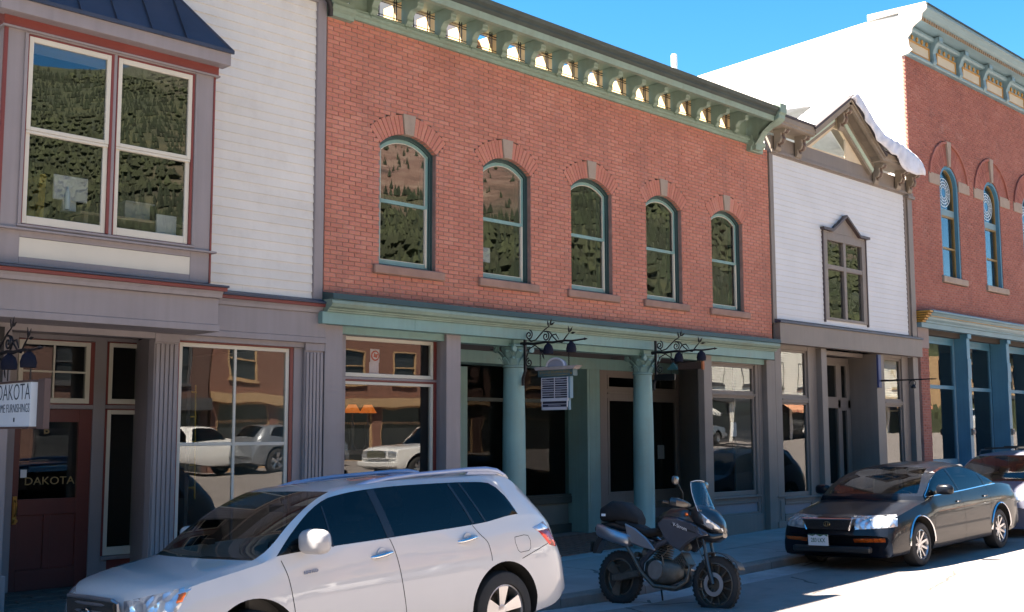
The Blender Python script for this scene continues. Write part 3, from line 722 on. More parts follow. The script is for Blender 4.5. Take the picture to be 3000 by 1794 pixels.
# upper cornice: mouldings, open frieze with leaded grilles, brackets, soffit, roof edge
g = G()
g.prism([(.1, 7.62), (-.05, 7.62), (-.055, 7.665), (-.085, 7.68), (-.09, 7.715), (-.06, 7.735), (-.06, 7.765), (.1, 7.765)], 'x', 9.1, 18.62)
g.build('frieze_moulding', M_TEALG, B)
g = G(); g.prism([(.1, 7.56), (-.09, 7.56), (-.10, 7.62), (-.14, 7.65), (-.15, 7.70), (-.11, 7.72), (-.11, 7.775), (.1, 7.775)], 'x', 8.72, 9.10)
g.prism([(.1, 7.48), (-.09, 7.48), (-.10, 7.56), (-.15, 7.60), (-.16, 7.66), (-.12, 7.70), (-.12, 7.775), (.1, 7.775)], 'x', 18.62, 19.05)
g.build('corner_moulding', M_TEALG, B)
g = G(); g.box(8.72, 18.7, -.58, .10, 8.125, 8.14); g.build('soffit', M_TEALG, B)
g = G(); g.prism([(-.50, 7.975), (-.58, 7.965), (-.60, 7.965), (-.615, 8.06), (-.50, 8.062)], 'x', 8.72, 18.66); g.build('fascia', M_TEALG, B)
g = G(); g.prism([(-.50, 8.063), (-.62, 8.063), (-.66, 8.10), (-.66, 8.13), (-.70, 8.16), (-.72, 8.22), (-.40, 8.27), (.24, 8.27), (.24, 8.141), (-.5, 8.141)], 'x', 8.70, 18.68); g.build('roof_edge', M_ROOFT, B)
BRK = [(0.02, 8.125), (-.42, 8.125), (-.425, 8.11), (-.425, 8.035), (-.405, 8.02), (-.345, 8.02), (-.335, 8.01), (-.335, 7.965), (-.32, 7.945), (-.26, 7.935), (-.20, 7.94), (-.165, 7.92), (-.13, 7.88), (-.115, 7.84), (-.125, 7.80), (-.10, 7.765), (-.075, 7.75), (-.085, 7.73), (-.105, 7.72), (-.105, 7.69), (0.02, 7.68)]
BKX = [9.385+.6223*k for k in range(15)]
for X in BKX:
    g = G(); g.prism(BRK, 'x', X, X+.11); g.box(X-.008, X+.118, -.431, -.335, 8.04, 8.105)
    g.build('bracket', M_TEALG, B, bevel=.006)
    g = G(); g.box(X+.01, X+.10, .021, .42, 7.70, 8.12); g.build('frieze_rib', M_RAWWOOD, B)
for i in range(len(BKX)+1):
    a = BKX[i-1]+.11 if i else 9.10; b = BKX[i] if i < len(BKX) else 18.62
    if b-a < .15: continue
    if i in (0,) or i == 15:
        g = G(); g.box(a, b, .0, .03, 7.765, 8.12); g.build('frieze_panel', M_TEALG, B); continue
    g = G(); w_ = b-a
    for u in (.16, .24, .76, .84): g.box(a+w_*u-.004, a+w_*u+.004, .02, .034, 7.765, 8.12)
    for zz in (7.80, 7.835, 8.02, 8.055): g.box(a, b, .006, .02, zz-.004, zz+.004)
    g.build('grille', M_IRON, B)
    g = G()   # scalloped board behind the grille
    if i in (4, 12, 13, 14): g.box(a, b, .40, .42, 7.765, 8.12); g.build('backing_board', mat('brown_board', (.20, .10, .07), .8), B)
g = G(); g.box(18.66, 18.92, -.62, .1, 7.72, 8.30); 
g = G(); g.prism([(.1, 8.30), (-.74, 8.30), (-.74, 8.12), (-.70, 8.10), (-.70, 8.02), (-.64, 7.97), (-.56, 7.93), (-.44, 7.90), (-.33, 7.84), (-.24, 7.74), (-.19, 7.62), (-.17, 7.50), (.1, 7.50)], 'x', 18.68, 18.90)
for k in range(3): g.prism([(-.70+.07*k, 8.0-.025*k), (-.55+.06*k, 7.94-.03*k), (-.36+.05*k, 7.82-.04*k), (-.24+.03*k, 7.66-.04*k), (-.20+.03*k, 7.66-.04*k), (-.32+.05*k, 7.84-.04*k), (-.52+.06*k, 7.97-.03*k), (-.68+.07*k, 8.03-.025*k)], 'x', 18.652-.0*k, 18.68)
g.build('corner_console', M_TEALG, B, bevel=.008)
g = G(); g.box(8.72, 8.98, -.55, .1, 7.775, 8.05); g.build('corner_console', M_TEALG, B, bevel=.006)

# street cornice and beam over the shopfront
g = G(); X0, X1 = 8.70, 19.2
g.prism([(.02, 3.90), (-.26, 3.86), (-.27, 3.785), (.02, 3.785)], 'x', X0, X1+.03); g.build('cornice_flashing', M_DTEAL, B, bevel=.003)
g = G(); g.prism([(.02, 3.784), (-.25, 3.784), (-.27, 3.765), (-.275, 3.73), (-.25, 3.69), (-.20, 3.672), (-.20, 3.655), (-.175, 3.65), (-.175, 3.628), (.02, 3.628)], 'x', X0-.02, X1); g.build('cornice_moulding', M_TEALG, B, smooth=35)
for a, b in ((8.62, 10.155), (10.158, 12.9), (12.903, 15.9), (15.903, 19.17)):
    g = G(); g.box(a, b, -.15, .02, 3.475, 3.627); g.build('beam', M_TEAL, B, bevel=.003)
g = G(); g.box(8.745, 19.18, .021, .25, 3.38, 3.84); g.build('inner_beam', M_TEAL, B)
# left shop window of B (grey woodwork)
g = G(); g.box(8.746, 9.025, -.04, .12, -.1, 3.474); g.box(10.843, 11.115, -.03, .12, 0, 3.474); g.build('pilaster', M_GREY, B, bevel=.004)
g = G(); g.box(9.025, 9.20, .12, .30, 0, 3.4); g.box(10.876, 10.95, .12, .34, 0, 3.4); g.box(9.2, 10.876, .20, .30, 3.402, 3.46); g.box(9.2, 10.876, .22, .30, 2.805, 2.838); g.box(9.2, 10.876, .12, .30, 0, .93)
g.build('window_casing', M_GREY, B, bevel=.003)
g = G(); g.box(9.2, 10.875, .215, .29, 3.378, 3.401); g.box(10.82, 10.875, .215, .29, 2.84, 3.378); g.box(9.2, 10.875, .215, .29, 2.78, 2.804); g.box(10.82, 10.875, .215, .29, .94, 2.78); g.build('red_trim', M_RED, B)
w = part_empty('shop_window', B, (10, .25, .95)); g = G(); frame(g, 9.203, 10.818, 2.842, 3.376, .045, .222, .28, wb=.05, wt=.05); g.build('transom_sash', M_CREAM, w, bevel=.003); pane(9.25, 10.775, 2.89, 3.33, .25, w)
g = G(); frame(g, 9.203, 10.818, .94, 2.778, .045, .222, .28, wb=.08, wt=.04); g.build('sash', M_CREAM, w, bevel=.003); pane(9.25, 10.775, 1.02, 2.74, .25, w)
room(B, 8.8, 11.0, .32, 5.0, .1, 3.4, 'shop_room')
t = thing('notice_card', 'white card with a red round emblem standing in the transom window left of the passage', 'sign', (9.80, .30, 2.9))
g = G(); g.box(9.73, 9.89, .295, .30, 2.89, 3.05); g.box(9.745, 9.90, .295, .30, 3.05, 3.23); g.build('card', mat('white_card', (.75, .75, .78), .6), t)
g = G(); g.lathe([(.072, 0), (.072, .004)], (9.825, .290, 3.14), 'y', 20); g.build('emblem', mat('red_print', (.60, .07, .03), .6), t)
g = G(); g.lathe([(.050, 0), (.050, .003)], (9.825, .2865, 3.14), 'y', 20); g.build('emblem_ring', MATS['white_card'], t)
g = G(); g.prism([(9.79, 3.12), (9.85, 3.11), (9.87, 3.17), (9.83, 3.16), (9.80, 3.18)], 'y', .282, .286); g.build('emblem_mark', MATS['red_print'], t)
M_SHADE = emit_mat('lit_orange_lampshade', (.55, .13, .02), .14)
for i, (lx, lbl) in enumerate(((9.91, 'left of two lit table lamps with orange shades in the shop window'), (10.19, 'right of two lit table lamps with orange shades in the shop window'))):
    t = thing('table_lamp', lbl, 'lamp', (lx, .9, 1.6), group='orange shaded table lamps in the window')
    g = G(); g.lathe([(.125, 0), (.055, .115)], (lx, .9, 2.375), n=24); g.build('lamp_shade', M_SHADE, t, smooth=60)
    g = G(); g.lathe([(.06, 1.86), (.065, 1.88), (.025, 1.93), (.04, 2.08), (.045, 2.2), (.02, 2.27), (.01, 2.39)], (lx, .9, 0), n=16); g.build('base', mat('lamp_base_brown', (.05, .03, .02), .4), t, smooth=60)
g = G(); g.box(9.3, 10.5, .7, 1.2, 1.80, 1.86); [g.box(a, a+.05, .72, .77, .1, 1.80) for a in (9.32, 10.43)]
tag(g.build('console_table', mat('dark_wood', (.05, .03, .02), .5)), 'dark narrow table carrying the two orange lamps behind the shop glass', 'table')

# columns of the passage
def column(cx):
    t = part_empty('column', B, (cx, 0, .2)); fz = sw(cx)-.02
    g = G(); g.lathe([(.20, fz), (.20, fz+.08), (.185, fz+.10), (.19, fz+.15), (.172, fz+.18), (.178, fz+.9), (.172, 2.2), (.155, 3.06)], (cx, .12, 0), n=28); g.build('shaft', M_TEAL, t, smooth=40)
    g = G(); g.lathe([(.155, 3.062), (.172, 3.07), (.172, 3.09), (.15, 3.10), (.15, 3.18), (.17, 3.28), (.205, 3.36), (.20, 3.37)], (cx, .12, 0), n=28)
    for k in range(8):       # acanthus leaves and corner volutes
        a = k*math.pi/4; u = Vector((math.cos(a), math.sin(a), 0)); s_ = Vector((-u.y, u.x, 0)); c0 = Vector((cx, .12, 0))
        for zb_, sc in ((3.10, 1.0), (3.20, 1.15)):
            a2 = a+(math.pi/8 if sc > 1 else 0); u = Vector((math.cos(a2), math.sin(a2), 0)); s_ = Vector((-u.y, u.x, 0))
            P = [c0+u*.15+Vector((0, 0, zb_)), c0+u*(.185*sc)+Vector((0, 0, zb_+.07)), c0+u*(.225*sc)+Vector((0, 0, zb_+.12)), c0+u*(.235*sc)+Vector((0, 0, zb_+.09))]
            for (p, q, w1, w2) in ((P[0], P[1], .05, .045), (P[1], P[2], .045, .03), (P[2], P[3], .03, .012)):
                n_ = u*.012; g.add([p-s_*w1, p+s_*w1, q+s_*w2, q-s_*w2, p-s_*w1-n_, p+s_*w1-n_, q+s_*w2-n_, q-s_*w2-n_], [(0,1,2,3), (7,6,5,4), (0,4,5,1), (2,6,7,3), (1,5,6,2), (3,7,4,0)])
    for sx in (-1, 1):
        for sy_ in (-1, 1): g.lathe([(.045, -.025), (.05, 0), (.045, .025)], (cx+sx*.185, .12+sy_*.185, 3.335), 'y' if True else 'x', 14)
    g.build('capital', M_TEAL, t, smooth=30)
    g = G(); g.box(cx-.22, cx+.22, -.10, .34, 3.375, 3.40); g.box(cx-.16, cx+.16, -.04, .28, 3.40, 3.475); g.build('abacus', M_TEAL, t, bevel=.004)
column(12.34); column(15.45)
# passage: ceiling, return walls, dark glazed back, side display window
g = G(); g.box(10.95, 18.9, .25, 6.0, 3.42, 3.50); g.build('passage_ceiling', M_CEIL, B)
for dx in (12.9, 14.4, 15.9):
    g = G(); g.lathe([(.07, 3.412), (.075, 3.42)], (dx, 1.1, 0), n=18); g.build('recessed_light', M_BLACK, B)
g = G(); g.box(11.115, 11.20, .12, 2.0, .1, 3.42); g.build('passage_wall', M_TEAL, B)
g = G(); g.box(12.76, 12.96, 1.8, 1.95, .2, 3.18); g.box(15.50, 15.56, 1.405, 1.95, .2, 3.42); g.box(15.561, 15.84, 1.40, 1.5, .2, 3.22); g.box(11.2, 18.6, 1.40, 1.9, 3.22, 3.42)
g.build('passage_pier', M_TEAL, B, bevel=.004)
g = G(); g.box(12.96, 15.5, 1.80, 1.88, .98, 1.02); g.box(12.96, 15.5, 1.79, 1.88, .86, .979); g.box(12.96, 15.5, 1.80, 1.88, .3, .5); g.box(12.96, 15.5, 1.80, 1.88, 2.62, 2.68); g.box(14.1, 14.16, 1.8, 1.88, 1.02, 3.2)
g.build('passage_frame', mat('shade_darkened_teal', (.02, .036, .036), .5), B, bevel=.003)  # teal darkened: the passage's deep shade is put into its colour
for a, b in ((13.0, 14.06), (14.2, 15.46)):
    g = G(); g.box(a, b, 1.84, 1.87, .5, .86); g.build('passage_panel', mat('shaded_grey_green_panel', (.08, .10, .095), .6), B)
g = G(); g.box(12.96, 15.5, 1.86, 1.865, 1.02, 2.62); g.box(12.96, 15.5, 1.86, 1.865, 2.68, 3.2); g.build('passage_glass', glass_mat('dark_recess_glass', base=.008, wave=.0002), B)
room(B, 11.25, 15.7, 1.96, 8, .25, 3.42, 'passage_room')
# display window of passage at y = 1.4
w = part_empty('display_window', B, (17, 1.4, .2)); Y = 1.4
g = G(); g.box(15.841, 16.04, Y, Y+.1, .2, 3.22); g.box(18.13, 18.3, Y, Y+.1, .2, 3.22); g.box(16.04, 18.13, Y, Y+.1, 3.135, 3.22); g.box(16.04, 18.13, Y, Y+.1, 2.72, 2.885); g.box(16.04, 18.13, Y, Y+.1, .70, .985); g.box(16.04, 18.13, Y, Y+.1, .2, .52)
g.box(16.04, 18.13, Y-.02, Y, 2.79, 2.82); g.box(16.04, 18.13, Y-.03, Y, .80, .83); frame(g, 16.041, 18.129, .986, 2.719, .05, Y-.012, Y+.03); frame(g, 16.041, 18.129, 2.886, 3.134, .04, Y-.012, Y+.03)
g.box(16.041, 16.10, Y, Y+.1, .52, .70); g.box(18.06, 18.129, Y, Y+.1, .52, .70)
g.build('casing', M_TAUPE, w, bevel=.003)
g = G(); g.box(16.10, 18.06, Y+.02, Y+.08, .52, .70); g.build('bulkhead_panel', mat('mauve_grey_panel', (.24, .22, .24), .6), w)
pane(16.09, 18.08, 1.03, 2.67, Y+.02, w); pane(16.08, 18.09, 2.92, 3.10, Y+.02, w)
room(B, 15.9, 17.8, 1.56, 5, .3, 3.3, 'display_room')
g = G(); g.prism([(17.04, .12), (18.2, 1.40), (18.26, 1.40), (17.10, .12)], 'z', .2, 3.40); g.build('splayed_wall', M_TAUPE, B)
g = G(); g.box(17.55, 17.75, 1.435, 1.44, 1.6, 1.86)
tag(g.build('notice_sheet', M_PAPER), 'small white notice behind the display glass beside the right teal column', 'paper')
# right shopfront
def shopwin(parent, px0, px1, gx0, gx1, cx1, yg, tg, bgz, mt, panel_m, base_z, pmat_l=None, nm='shop_window'):
    """transom over a tall light over a panelled bulkhead"""
    w = part_empty(nm, parent, (gx0, yg, base_z)); g = G()
    frame(g, gx0-.05, gx1+.06, tg[0]-.05, tg[1]+.05, .048, yg-.02, yg+.04)
    frame(g, gx0-.05, gx1+.06, bgz[0]-.09, bgz[1]+.04, .048, yg-.02, yg+.04, wb=.088, wt=.038)
    g.build('sash', mt, w, bevel=.003)
    g = G(); g.box(gx0-.12, gx0-.051, yg-.05, yg+.05, base_z, tg[1]+.16); g.box(gx1+.061, cx1, yg-.06, yg+.05, base_z, tg[1]+.16)
    g.box(gx0-.051, gx1+.061, yg-.05, yg+.05, tg[1]+.051, tg[1]+.16); g.box(gx0-.051, gx1+.061, yg-.05, yg+.05, bgz[1]+.041, tg[0]-.051)
    g.box(gx0-.051, gx1+.061, yg-.065, yg-.05, (bgz[1]+tg[0])/2-.01, (bgz[1]+tg[0])/2+.015)
    sb = bgz[0]-.09
    g.box(gx0-.051, gx1+.061, yg-.06, yg+.05, sb-.10, sb-.001); g.box(gx0-.12, cx1, yg-.10, yg-.06, sb-.035, sb-.008)
    pz0, pz1 = sb-.31, sb-.14
    g.box(gx0-.051, gx1+.061, yg-.06, yg+.05, pz1, sb-.10); g.box(gx0-.12, cx1, yg-.10, yg+.05, base_z-.1, pz0-.04); g.box(gx0-.051, gx1+.061, yg-.06, yg+.05, pz0-.04, pz0)
    g.build('casing', mt, w, bevel=.003)
    g = G(); g.box(gx0-.05, gx1+.06, yg-.035, yg+.02, pz0, pz1); g.build('bulkhead_panel', panel_m, w)
    pane(gx0-.01, gx1+.02, tg[0]-.01, tg[1]+.01, yg+.005, w); pane(gx0-.01, gx1+.02, bgz[0]-.01, bgz[1]+.01, yg+.005, w)
    return w
M_MAUVE = MATS['mauve_grey_panel']
shopwin(B, 0, 0, 17.49, 18.80, 18.95, .15, (2.87, 3.30), (1.02, 2.725), M_TAUPE, M_MAUVE, sw(18.1))
g = G(); g.box(17.02, 17.265, -.03, .10, .0, 3.474); g.box(17.265, 17.37, .05, .2, 0, 3.474); g.box(18.95, 19.075, .08, .25, .0, 3.474)
g.box(19.075, 19.37, -.03, .25, .0, 3.474); g.box(17.265, 18.95, .08, .2, 3.46, 3.474); g.build('pilaster', M_TAUPE, B, bevel=.004)
room(B, 18.32, 19.3, .22, 4.5, .25, 3.4, 'shop_room')
g = G(); g.box(17.4, 18.4, .20, .24, .3, .6); g.build('bulkhead_back', M_DARKINT, B)
g = G(); g.box(18.12, 18.30, .165, .168, 2.02, 2.28); tag(g.build('notice_sheet', M_PAPER), 'pale notice taped inside the clear shop window right of the passage', 'paper')
shell(B, 8.72, 19.36, 7.3, 16, M_WHITEWASH, y0=.32)
# passage floor of small pavers (ramped up towards the doors)
def pf(x, y): return sw(x)+.002+(.16*min(1, max(0, (y-.42)/.9)))
pb = G(); pb.grid([[(x, y, pf(x, y)-.008) for x in (9.0, 11.3, 13, 15, 17, 18.5)] for y in (.42, 1.35, 3.2, 6.5)], flip=True); pbo = pb.build('passage_floor', M_MORTAR, B)
g = G(); random.seed(4)
for j in range(9):
    y = .425+j*.105; X = 11.15+(.1 if j % 2 else 0)
    while X < 18.2:
        z_ = pf(X+.1, y+.05)+random.uniform(-.001, .002); z2 = pf(X+.1, y+.10)+.001
        vs = [(X, y, z_-.002), (X+.192, y, z_-.002), (X+.192, y+.097, z2), (X, y+.097, z2)]
        g.add(vs+[(a, b, c-.02) for a, b, c in vs], [(3,2,1,0)[::-1], (0,1,5,4)[::-1], (1,2,6,5), (3,0,4,7)]); X += .2
g.build('floor_pavers', M_PAVER, B, kind='stuff')

# things on B's roof seen above or through the cornice
g = G(); g.lathe([(.068, 7.2), (.068, 10.53), (.06, 10.55)], (20.42, 3.0, 0), n=14)
tag(g.build('vent_pipe', mat('white_pipe_paint', (.8, .8, .78), .5), smooth=60), 'white vent pipe rising above the dark roof edge of the brick shop', 'pipe')
g = G(); g.lathe([(.22, 7.2), (.20, 9.92), (.19, 10.02), (.12, 10.12), (.02, 10.16)], (15.91, 3.0, 0), n=20)
tag(g.build('roof_vent', mat('pinkish_metal_vent', (.55, .25, .22), .5), smooth=60), 'small pinkish round vent cap peeping over the brick shop roof', 'vent')
g = G(); g.lathe([(.14, 7.2), (.10, 10.05), (.08, 10.14), (.02, 10.18)], (21.19, 3.0, 0), n=20)
tag(g.build('roof_vent', mat('pinkish_metal_vent', (.55, .25, .22), .5), smooth=60), 'white capped roof vent peeping over the cornice beside the white side wall', 'vent')
ph = thing('rooftop_room', 'whitewashed stepped rooftop room behind the open frieze of the brick shop', 'building', (13, 5, 7.3))
g = G(); g.box(12.4, 22.0, 4.6, 9, 7.15, 9.75); g.build('wall', M_WHITEWASH, ph)
g = G(); g.box(12.4, 15.4, 4.61, 9, 9.751, 10.6); g.build('raised_wall', M_WHITEWASH, ph)
g = G()
for i in range(9): g.box(15.6+i*.72, 15.95+i*.72, 4.62, 5.0, 9.751, 10.0)
g.build('stepped_parapet', M_WHITEWASH, ph)

# ================================================================== BUILDING C : small white clapboard shop with the broken gable
Cb = thing('gabled_shop', 'narrow white clapboard shop with a pointed bracketed gable, between the two brick buildings', 'building', (22.4, 0, .3))
def holes_c(z):
    if 4.41 < z < 6.30: return [(21.35, 23.15)]
    if 6.30 <= z < 6.66: return [(22.26-(6.68-z)*1.3, 22.26+(6.68-z)*1.3)]
    return []
clap_wall(Cb, 19.50, 25.10, 4.302, 7.57, 30, M_WHITE_C, holes_c, seed=8)
g = G(); g.box(19.37, 19.50, -.03, .1, 4.2, 7.6); g.box(25.10, 25.20, -.03, .1, 4.25, 7.57); g.box(25.20, 25.42, -.07, .1, 4.25, 7.50); g.box(25.42, 25.47, -.03, .1, 4.2, 8.0); g.box(25.16, 25.50, -.12, .1, 7.50, 7.57); g.build('corner_board', M_TAUPE, Cb, bevel=.004)
g = G(); g.prism([(.02, 4.30), (-.17, 4.25), (-.17, 4.212), (.02, 4.212)], 'x', 19.40, 25.52); g.build('ledge_flashing', M_SLATE, Cb)
g = G(); g.box(19.42, 25.50, -.14, .02, 3.81, 4.211); g.build('fascia_board', M_TAUPE, Cb, bevel=.004)
# pedimented window
w = part_empty('pedimented_window', Cb, (22.26, 0, 4.4)); g = G()
g.box(21.36, 21.52, -.035, .08, 4.41, 6.27); g.box(22.99, 23.15, -.035, .08, 4.41, 6.27); g.box(21.52, 22.99, -.035, .08, 4.41, 4.47); g.box(21.52, 22.99, -.035, .08, 6.10, 6.27)
g.prism([(21.60, 6.271), (22.92, 6.271), (22.27, 6.63)], 'y', -.03, .08)
g.box(22.19, 22.295, -.03, .08, 4.47, 6.10); g.box(21.52, 22.19, -.03, .08, 5.49, 5.585); g.box(22.295, 22.99, -.03, .08, 5.49, 5.585)
g.build('casing', M_TAUPE, w, bevel=.004)
g = G(); th = .055
for a, b in (((21.28, 6.285), (21.68, 6.285)), ((21.68, 6.285), (22.27, 6.655)), ((22.27, 6.655), (22.84, 6.285)), ((22.84, 6.285), (23.25, 6.285))):
    g.prism([(a[0], a[1]), (b[0], b[1]), (b[0], b[1]+th), (a[0], a[1]+th)], 'y', -.11, .02)
g.build('pediment_moulding', mat('dark_brown_trim', (.07, .05, .05), .5), w)
g = G(); g.box(21.325, 21.358, -.05, .05, 4.36, 6.283); g.box(23.152, 23.185, -.05, .05, 4.36, 6.283); g.build('edge_strip', MATS['dark_brown_trim'], w)
for a, b in ((21.52, 22.19), (22.295, 22.99)):
    for c, d in ((4.47, 5.49), (5.585, 6.10)): pane(a-.01, b+.01, c-.01, d+.01, .02, w, M_GLASSU)
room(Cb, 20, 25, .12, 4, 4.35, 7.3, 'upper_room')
# eave, frieze, brackets and gable
g = G(); g.box(19.42, 25.50, -.04, .1, 7.571, 7.95); g.box(19.42, 25.52, -.07, -.0401, 7.60, 7.66); g.build('frieze', M_TAUPE, Cb, bevel=.004)
M_EAVE = mat('weathered_cream_brown_trim', (.23, .19, .15), .65, .12, 3, .1, 50, dirt=(.12, .09, .07), dirtamt=.4)
M_DSH = mat('dark_shingle_edge', (.06, .05, .055), .8)
for x0, x1 in ((19.10, 20.55), (23.42, 25.40)):
    g = G(); g.prism([(.1, 8.06), (-.33, 8.05), (-.385, 8.07), (-.385, 8.12), (-.40, 8.13), (-.40, 8.235), (.1, 8.25)], 'x', x0, x1); g.build('eave', M_EAVE, Cb, bevel=.004)
    g = G(); g.prism([(.1, 8.251), (-.41, 8.236), (-.41, 8.285), (.1, 8.32)], 'x', x0, x1); g.build('shingle_edge', M_DSH, Cb)
GX, GZ = 22.04, 9.14; HL, HRt = (20.50, 8.19), (23.52, 8.14)
def rake(g, a, b, w0, w1, y0, y1, m=0):
    d = Vector((b[0]-a[0], b[1]-a[1])).normalized(); n = Vector((-d.y, d.x)); n = n if n.y > 0 else -n
    P = [(a[0]+n.x*w0, a[1]+n.y*w0), (b[0]+n.x*w0, b[1]+n.y*w0), (b[0]+n.x*w1, b[1]+n.y*w1), (a[0]+n.x*w1, a[1]+n.y*w1)]
    g.prism(P, 'y', y0, y1, m)
for side, q in enumerate((HL, HRt)):
    g = G(); rake(g, q, (GX, GZ), -.12, 0, -.40, -.33); rake(g, q, (GX, GZ), -.045, .0, -.43, -.401); g.build('bargeboard', M_EAVE, Cb, bevel=.004)
    g = G(); rake(g, q, (GX, GZ), .001, .055, -.45, -.36); g.build('gable_shingle_edge', M_DSH, Cb)
    g = G(); rake(g, q, (GX, GZ), .001, .045, -.359, .45); g.build('gable_roof', mat('white_roof_membrane', (.7, .7, .7), .6), Cb)
    g = G(); rake(g, q, (GX, GZ), -.03, -.001, -.329, .4); g.build('gable_soffit', M_EAVE, Cb)
    lo, hi = ((20.50, 7.95), (21.82, 8.72)) if side == 0 else ((23.46, 7.86), (22.27, 8.70))
    g = G(); rake(g, lo, hi, -.05, .05, -.14, -.10); g.build('mint_rake_board', mat('mint_green_board', (.40, .50, .42), .6), Cb)
    g = G(); rake(g, lo, hi, .051, .17, -.12, -.04); rake(g, lo, hi, -.12, -.051, -.12, -.02); g.build('gable_trim', M_EAVE, Cb)
SC = [(0.0, 0), (-.30, 0), (-.33, -.03), (-.30, -.07), (-.24, -.09), (-.20, -.07), (-.19, -.12), (-.21, -.18), (-.17, -.25), (-.10, -.27), (-.075, -.24), (-.085, -.32), (-.06, -.38), (0, -.40)]
for X, Z in ((19.50, 8.06), (20.28, 8.06), (GX-.10, 8.93), (23.55, 8.02), (24.62, 8.06), (25.18, 8.06)):
    g = G(); s_ = .84; yb = -.06 if Z < 8.5 else -.12
    g.prism([(yb+a*s_, Z+b*1.1) for a, b in SC], 'x', X, X+.19); g.build('scroll_bracket', M_EAVE, Cb, bevel=.01)
    g = G(); g.prism([(yb+a*s_-.012, Z+b*1.1) for a, b in SC[2:12]]+[(yb-.03, Z-.3), (yb-.03, Z-.05)], 'x', X+.06, X+.13); g.build('scroll_edge', mat('dark_brown_scroll', (.09, .05, .035), .6), Cb)
g = G(); o = [(20.62, 7.95), (23.5, 7.95), (22.3, 8.78), (22.1, 8.86), (21.85, 8.78)]; inn = [(20.98, 7.98), (22.42, 7.98), (22.42, 8.40), (22.2, 8.56), (21.95, 8.56)]
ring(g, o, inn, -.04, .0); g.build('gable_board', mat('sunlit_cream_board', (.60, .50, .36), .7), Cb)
g = G()
for k in range(5): g.tube([(20.9, .4+.02*k, 8.0+.03*k), (22.3, .4+.02*k, 7.96+.035*k)], .016, 6)
tag(g.build('pipe_bundle', mat('dark_metal_rails', (.05, .05, .055), .5)), 'dark rails stacked on the roof behind the open gable', 'rails')
shell(Cb, 19.38, 25.5, 7.55, 14, M_WHITEWASH, y0=.15)
# lower front
g = G(); zb = .0
g.box(19.372, 19.585, -.031, .1, zb, 3.80); g.box(21.13, 21.345, -.03, .45, zb, 3.80); g.box(23.46, 23.79, -.03, .12, zb, 3.80); g.box(25.235, 25.48, -.03, .2, zb, 3.80)
g.box(21.345, 23.46, .28, .45, 3.72, 3.81)
g.build('pilaster', M_TAUPE, Cb, bevel=.004)
g = G(); g.box(19.33, 19.62, -.055, -.031, .86, .885); g.box(19.33, 19.62, -.055, -.031, sw(19.4), .40); g.box(19.43, 19.52, -.045, -.031, .45, .80); g.build('pilaster_block', M_TAUPE, Cb, bevel=.003)
shopwin(Cb, 0, 0, 19.86, 20.74, 21.13, .15, (2.84, 3.68), (.93, 2.64), M_TAUPE, M_MAUVE, sw(20)+.03)
shopwin(Cb, 0, 0, 24.13, 24.85, 25.23, .15, (2.84, 3.70), (.93, 2.66), M_TAUPE, M_MAUVE, sw(24.5)+.03)
g = G(); g.prism([(23.462, .12), (23.6, .12), (23.62, .70), (23.48, .70)], 'z', .1, 3.8); g.build('entry_return', M_TAUPE, Cb)
g = G(); g.box(21.345, 22.2, .62, .7, .2, 3.72); g.box(22.2, 23.47, .64, .7, 3.60, 3.72); g.box(22.2, 23.47, .62, .7, 2.62, 2.80); g.box(22.93, 23.04, .62, .7, .3, 3.6); g.box(23.36, 23.47, .62, .7, .3, 3.6); g.box(22.2, 22.93, .64, .69, .3, 1.0); g.box(22.2, 22.33, .62, .7, 1.0, 2.62)
frame(g, 23.041, 23.359, .95, 2.619, .05, .62, .66); frame(g, 22.331, 22.929, 2.80, 3.60, .06, .62, .66); frame(g, 23.041, 23.359, 2.801, 3.599, .05, .62, .66); g.box(23.04, 23.36, .64, .69, .3, .95)
g.build('entry_frame', M_TAUPE, Cb, bevel=.003)
pane(22.33, 22.93, 1.0, 2.62, .66, Cb); pane(23.05, 23.35, 1.0, 2.6, .655, Cb); pane(22.36, 22.9, 2.84, 3.57, .655, Cb); pane(23.07, 23.33, 2.84, 3.57, .655, Cb)
g = G(); g.box(22.4, 22.86, .625, .64, .42, .88); g.build('door_panel', M_MAUVE, Cb)
g = G(); g.lathe([(.022, 0), (.03, .03), (.02, .05)], (22.36, .59, 1.25), 'y', 14); g.build('door_knob', M_BRASS, Cb, smooth=50)
room(Cb, 19.6, 21.1, .22, 4, .3, 3.75, 'shop_room'); room(Cb, 21.4, 25.2, .75, 5, .3, 3.75, 'shop_room')
g = G(); g.box(21.3, 23.5, .1, .62, 0, sw(22.4)+.03); g.build('entry_floor', M_ENTRY, Cb)
t = thing('blue_plaque', 'narrow dark blue plaque fixed beside the doorway of the gabled shop', 'sign', (23.52, -.06, 3.4))
g = G(); g.box(23.46, 23.60, -.075, -.032, 3.06, 3.785); g.build('board', mat('navy_plaque_paint', (.02, .04, .14), .45), t, bevel=.006)
g = G(); g.box(23.485, 23.575, -.078, -.076, 3.14, 3.70); g.build('board_face', mat('navy_plaque_face', (.03, .055, .18), .45), t)
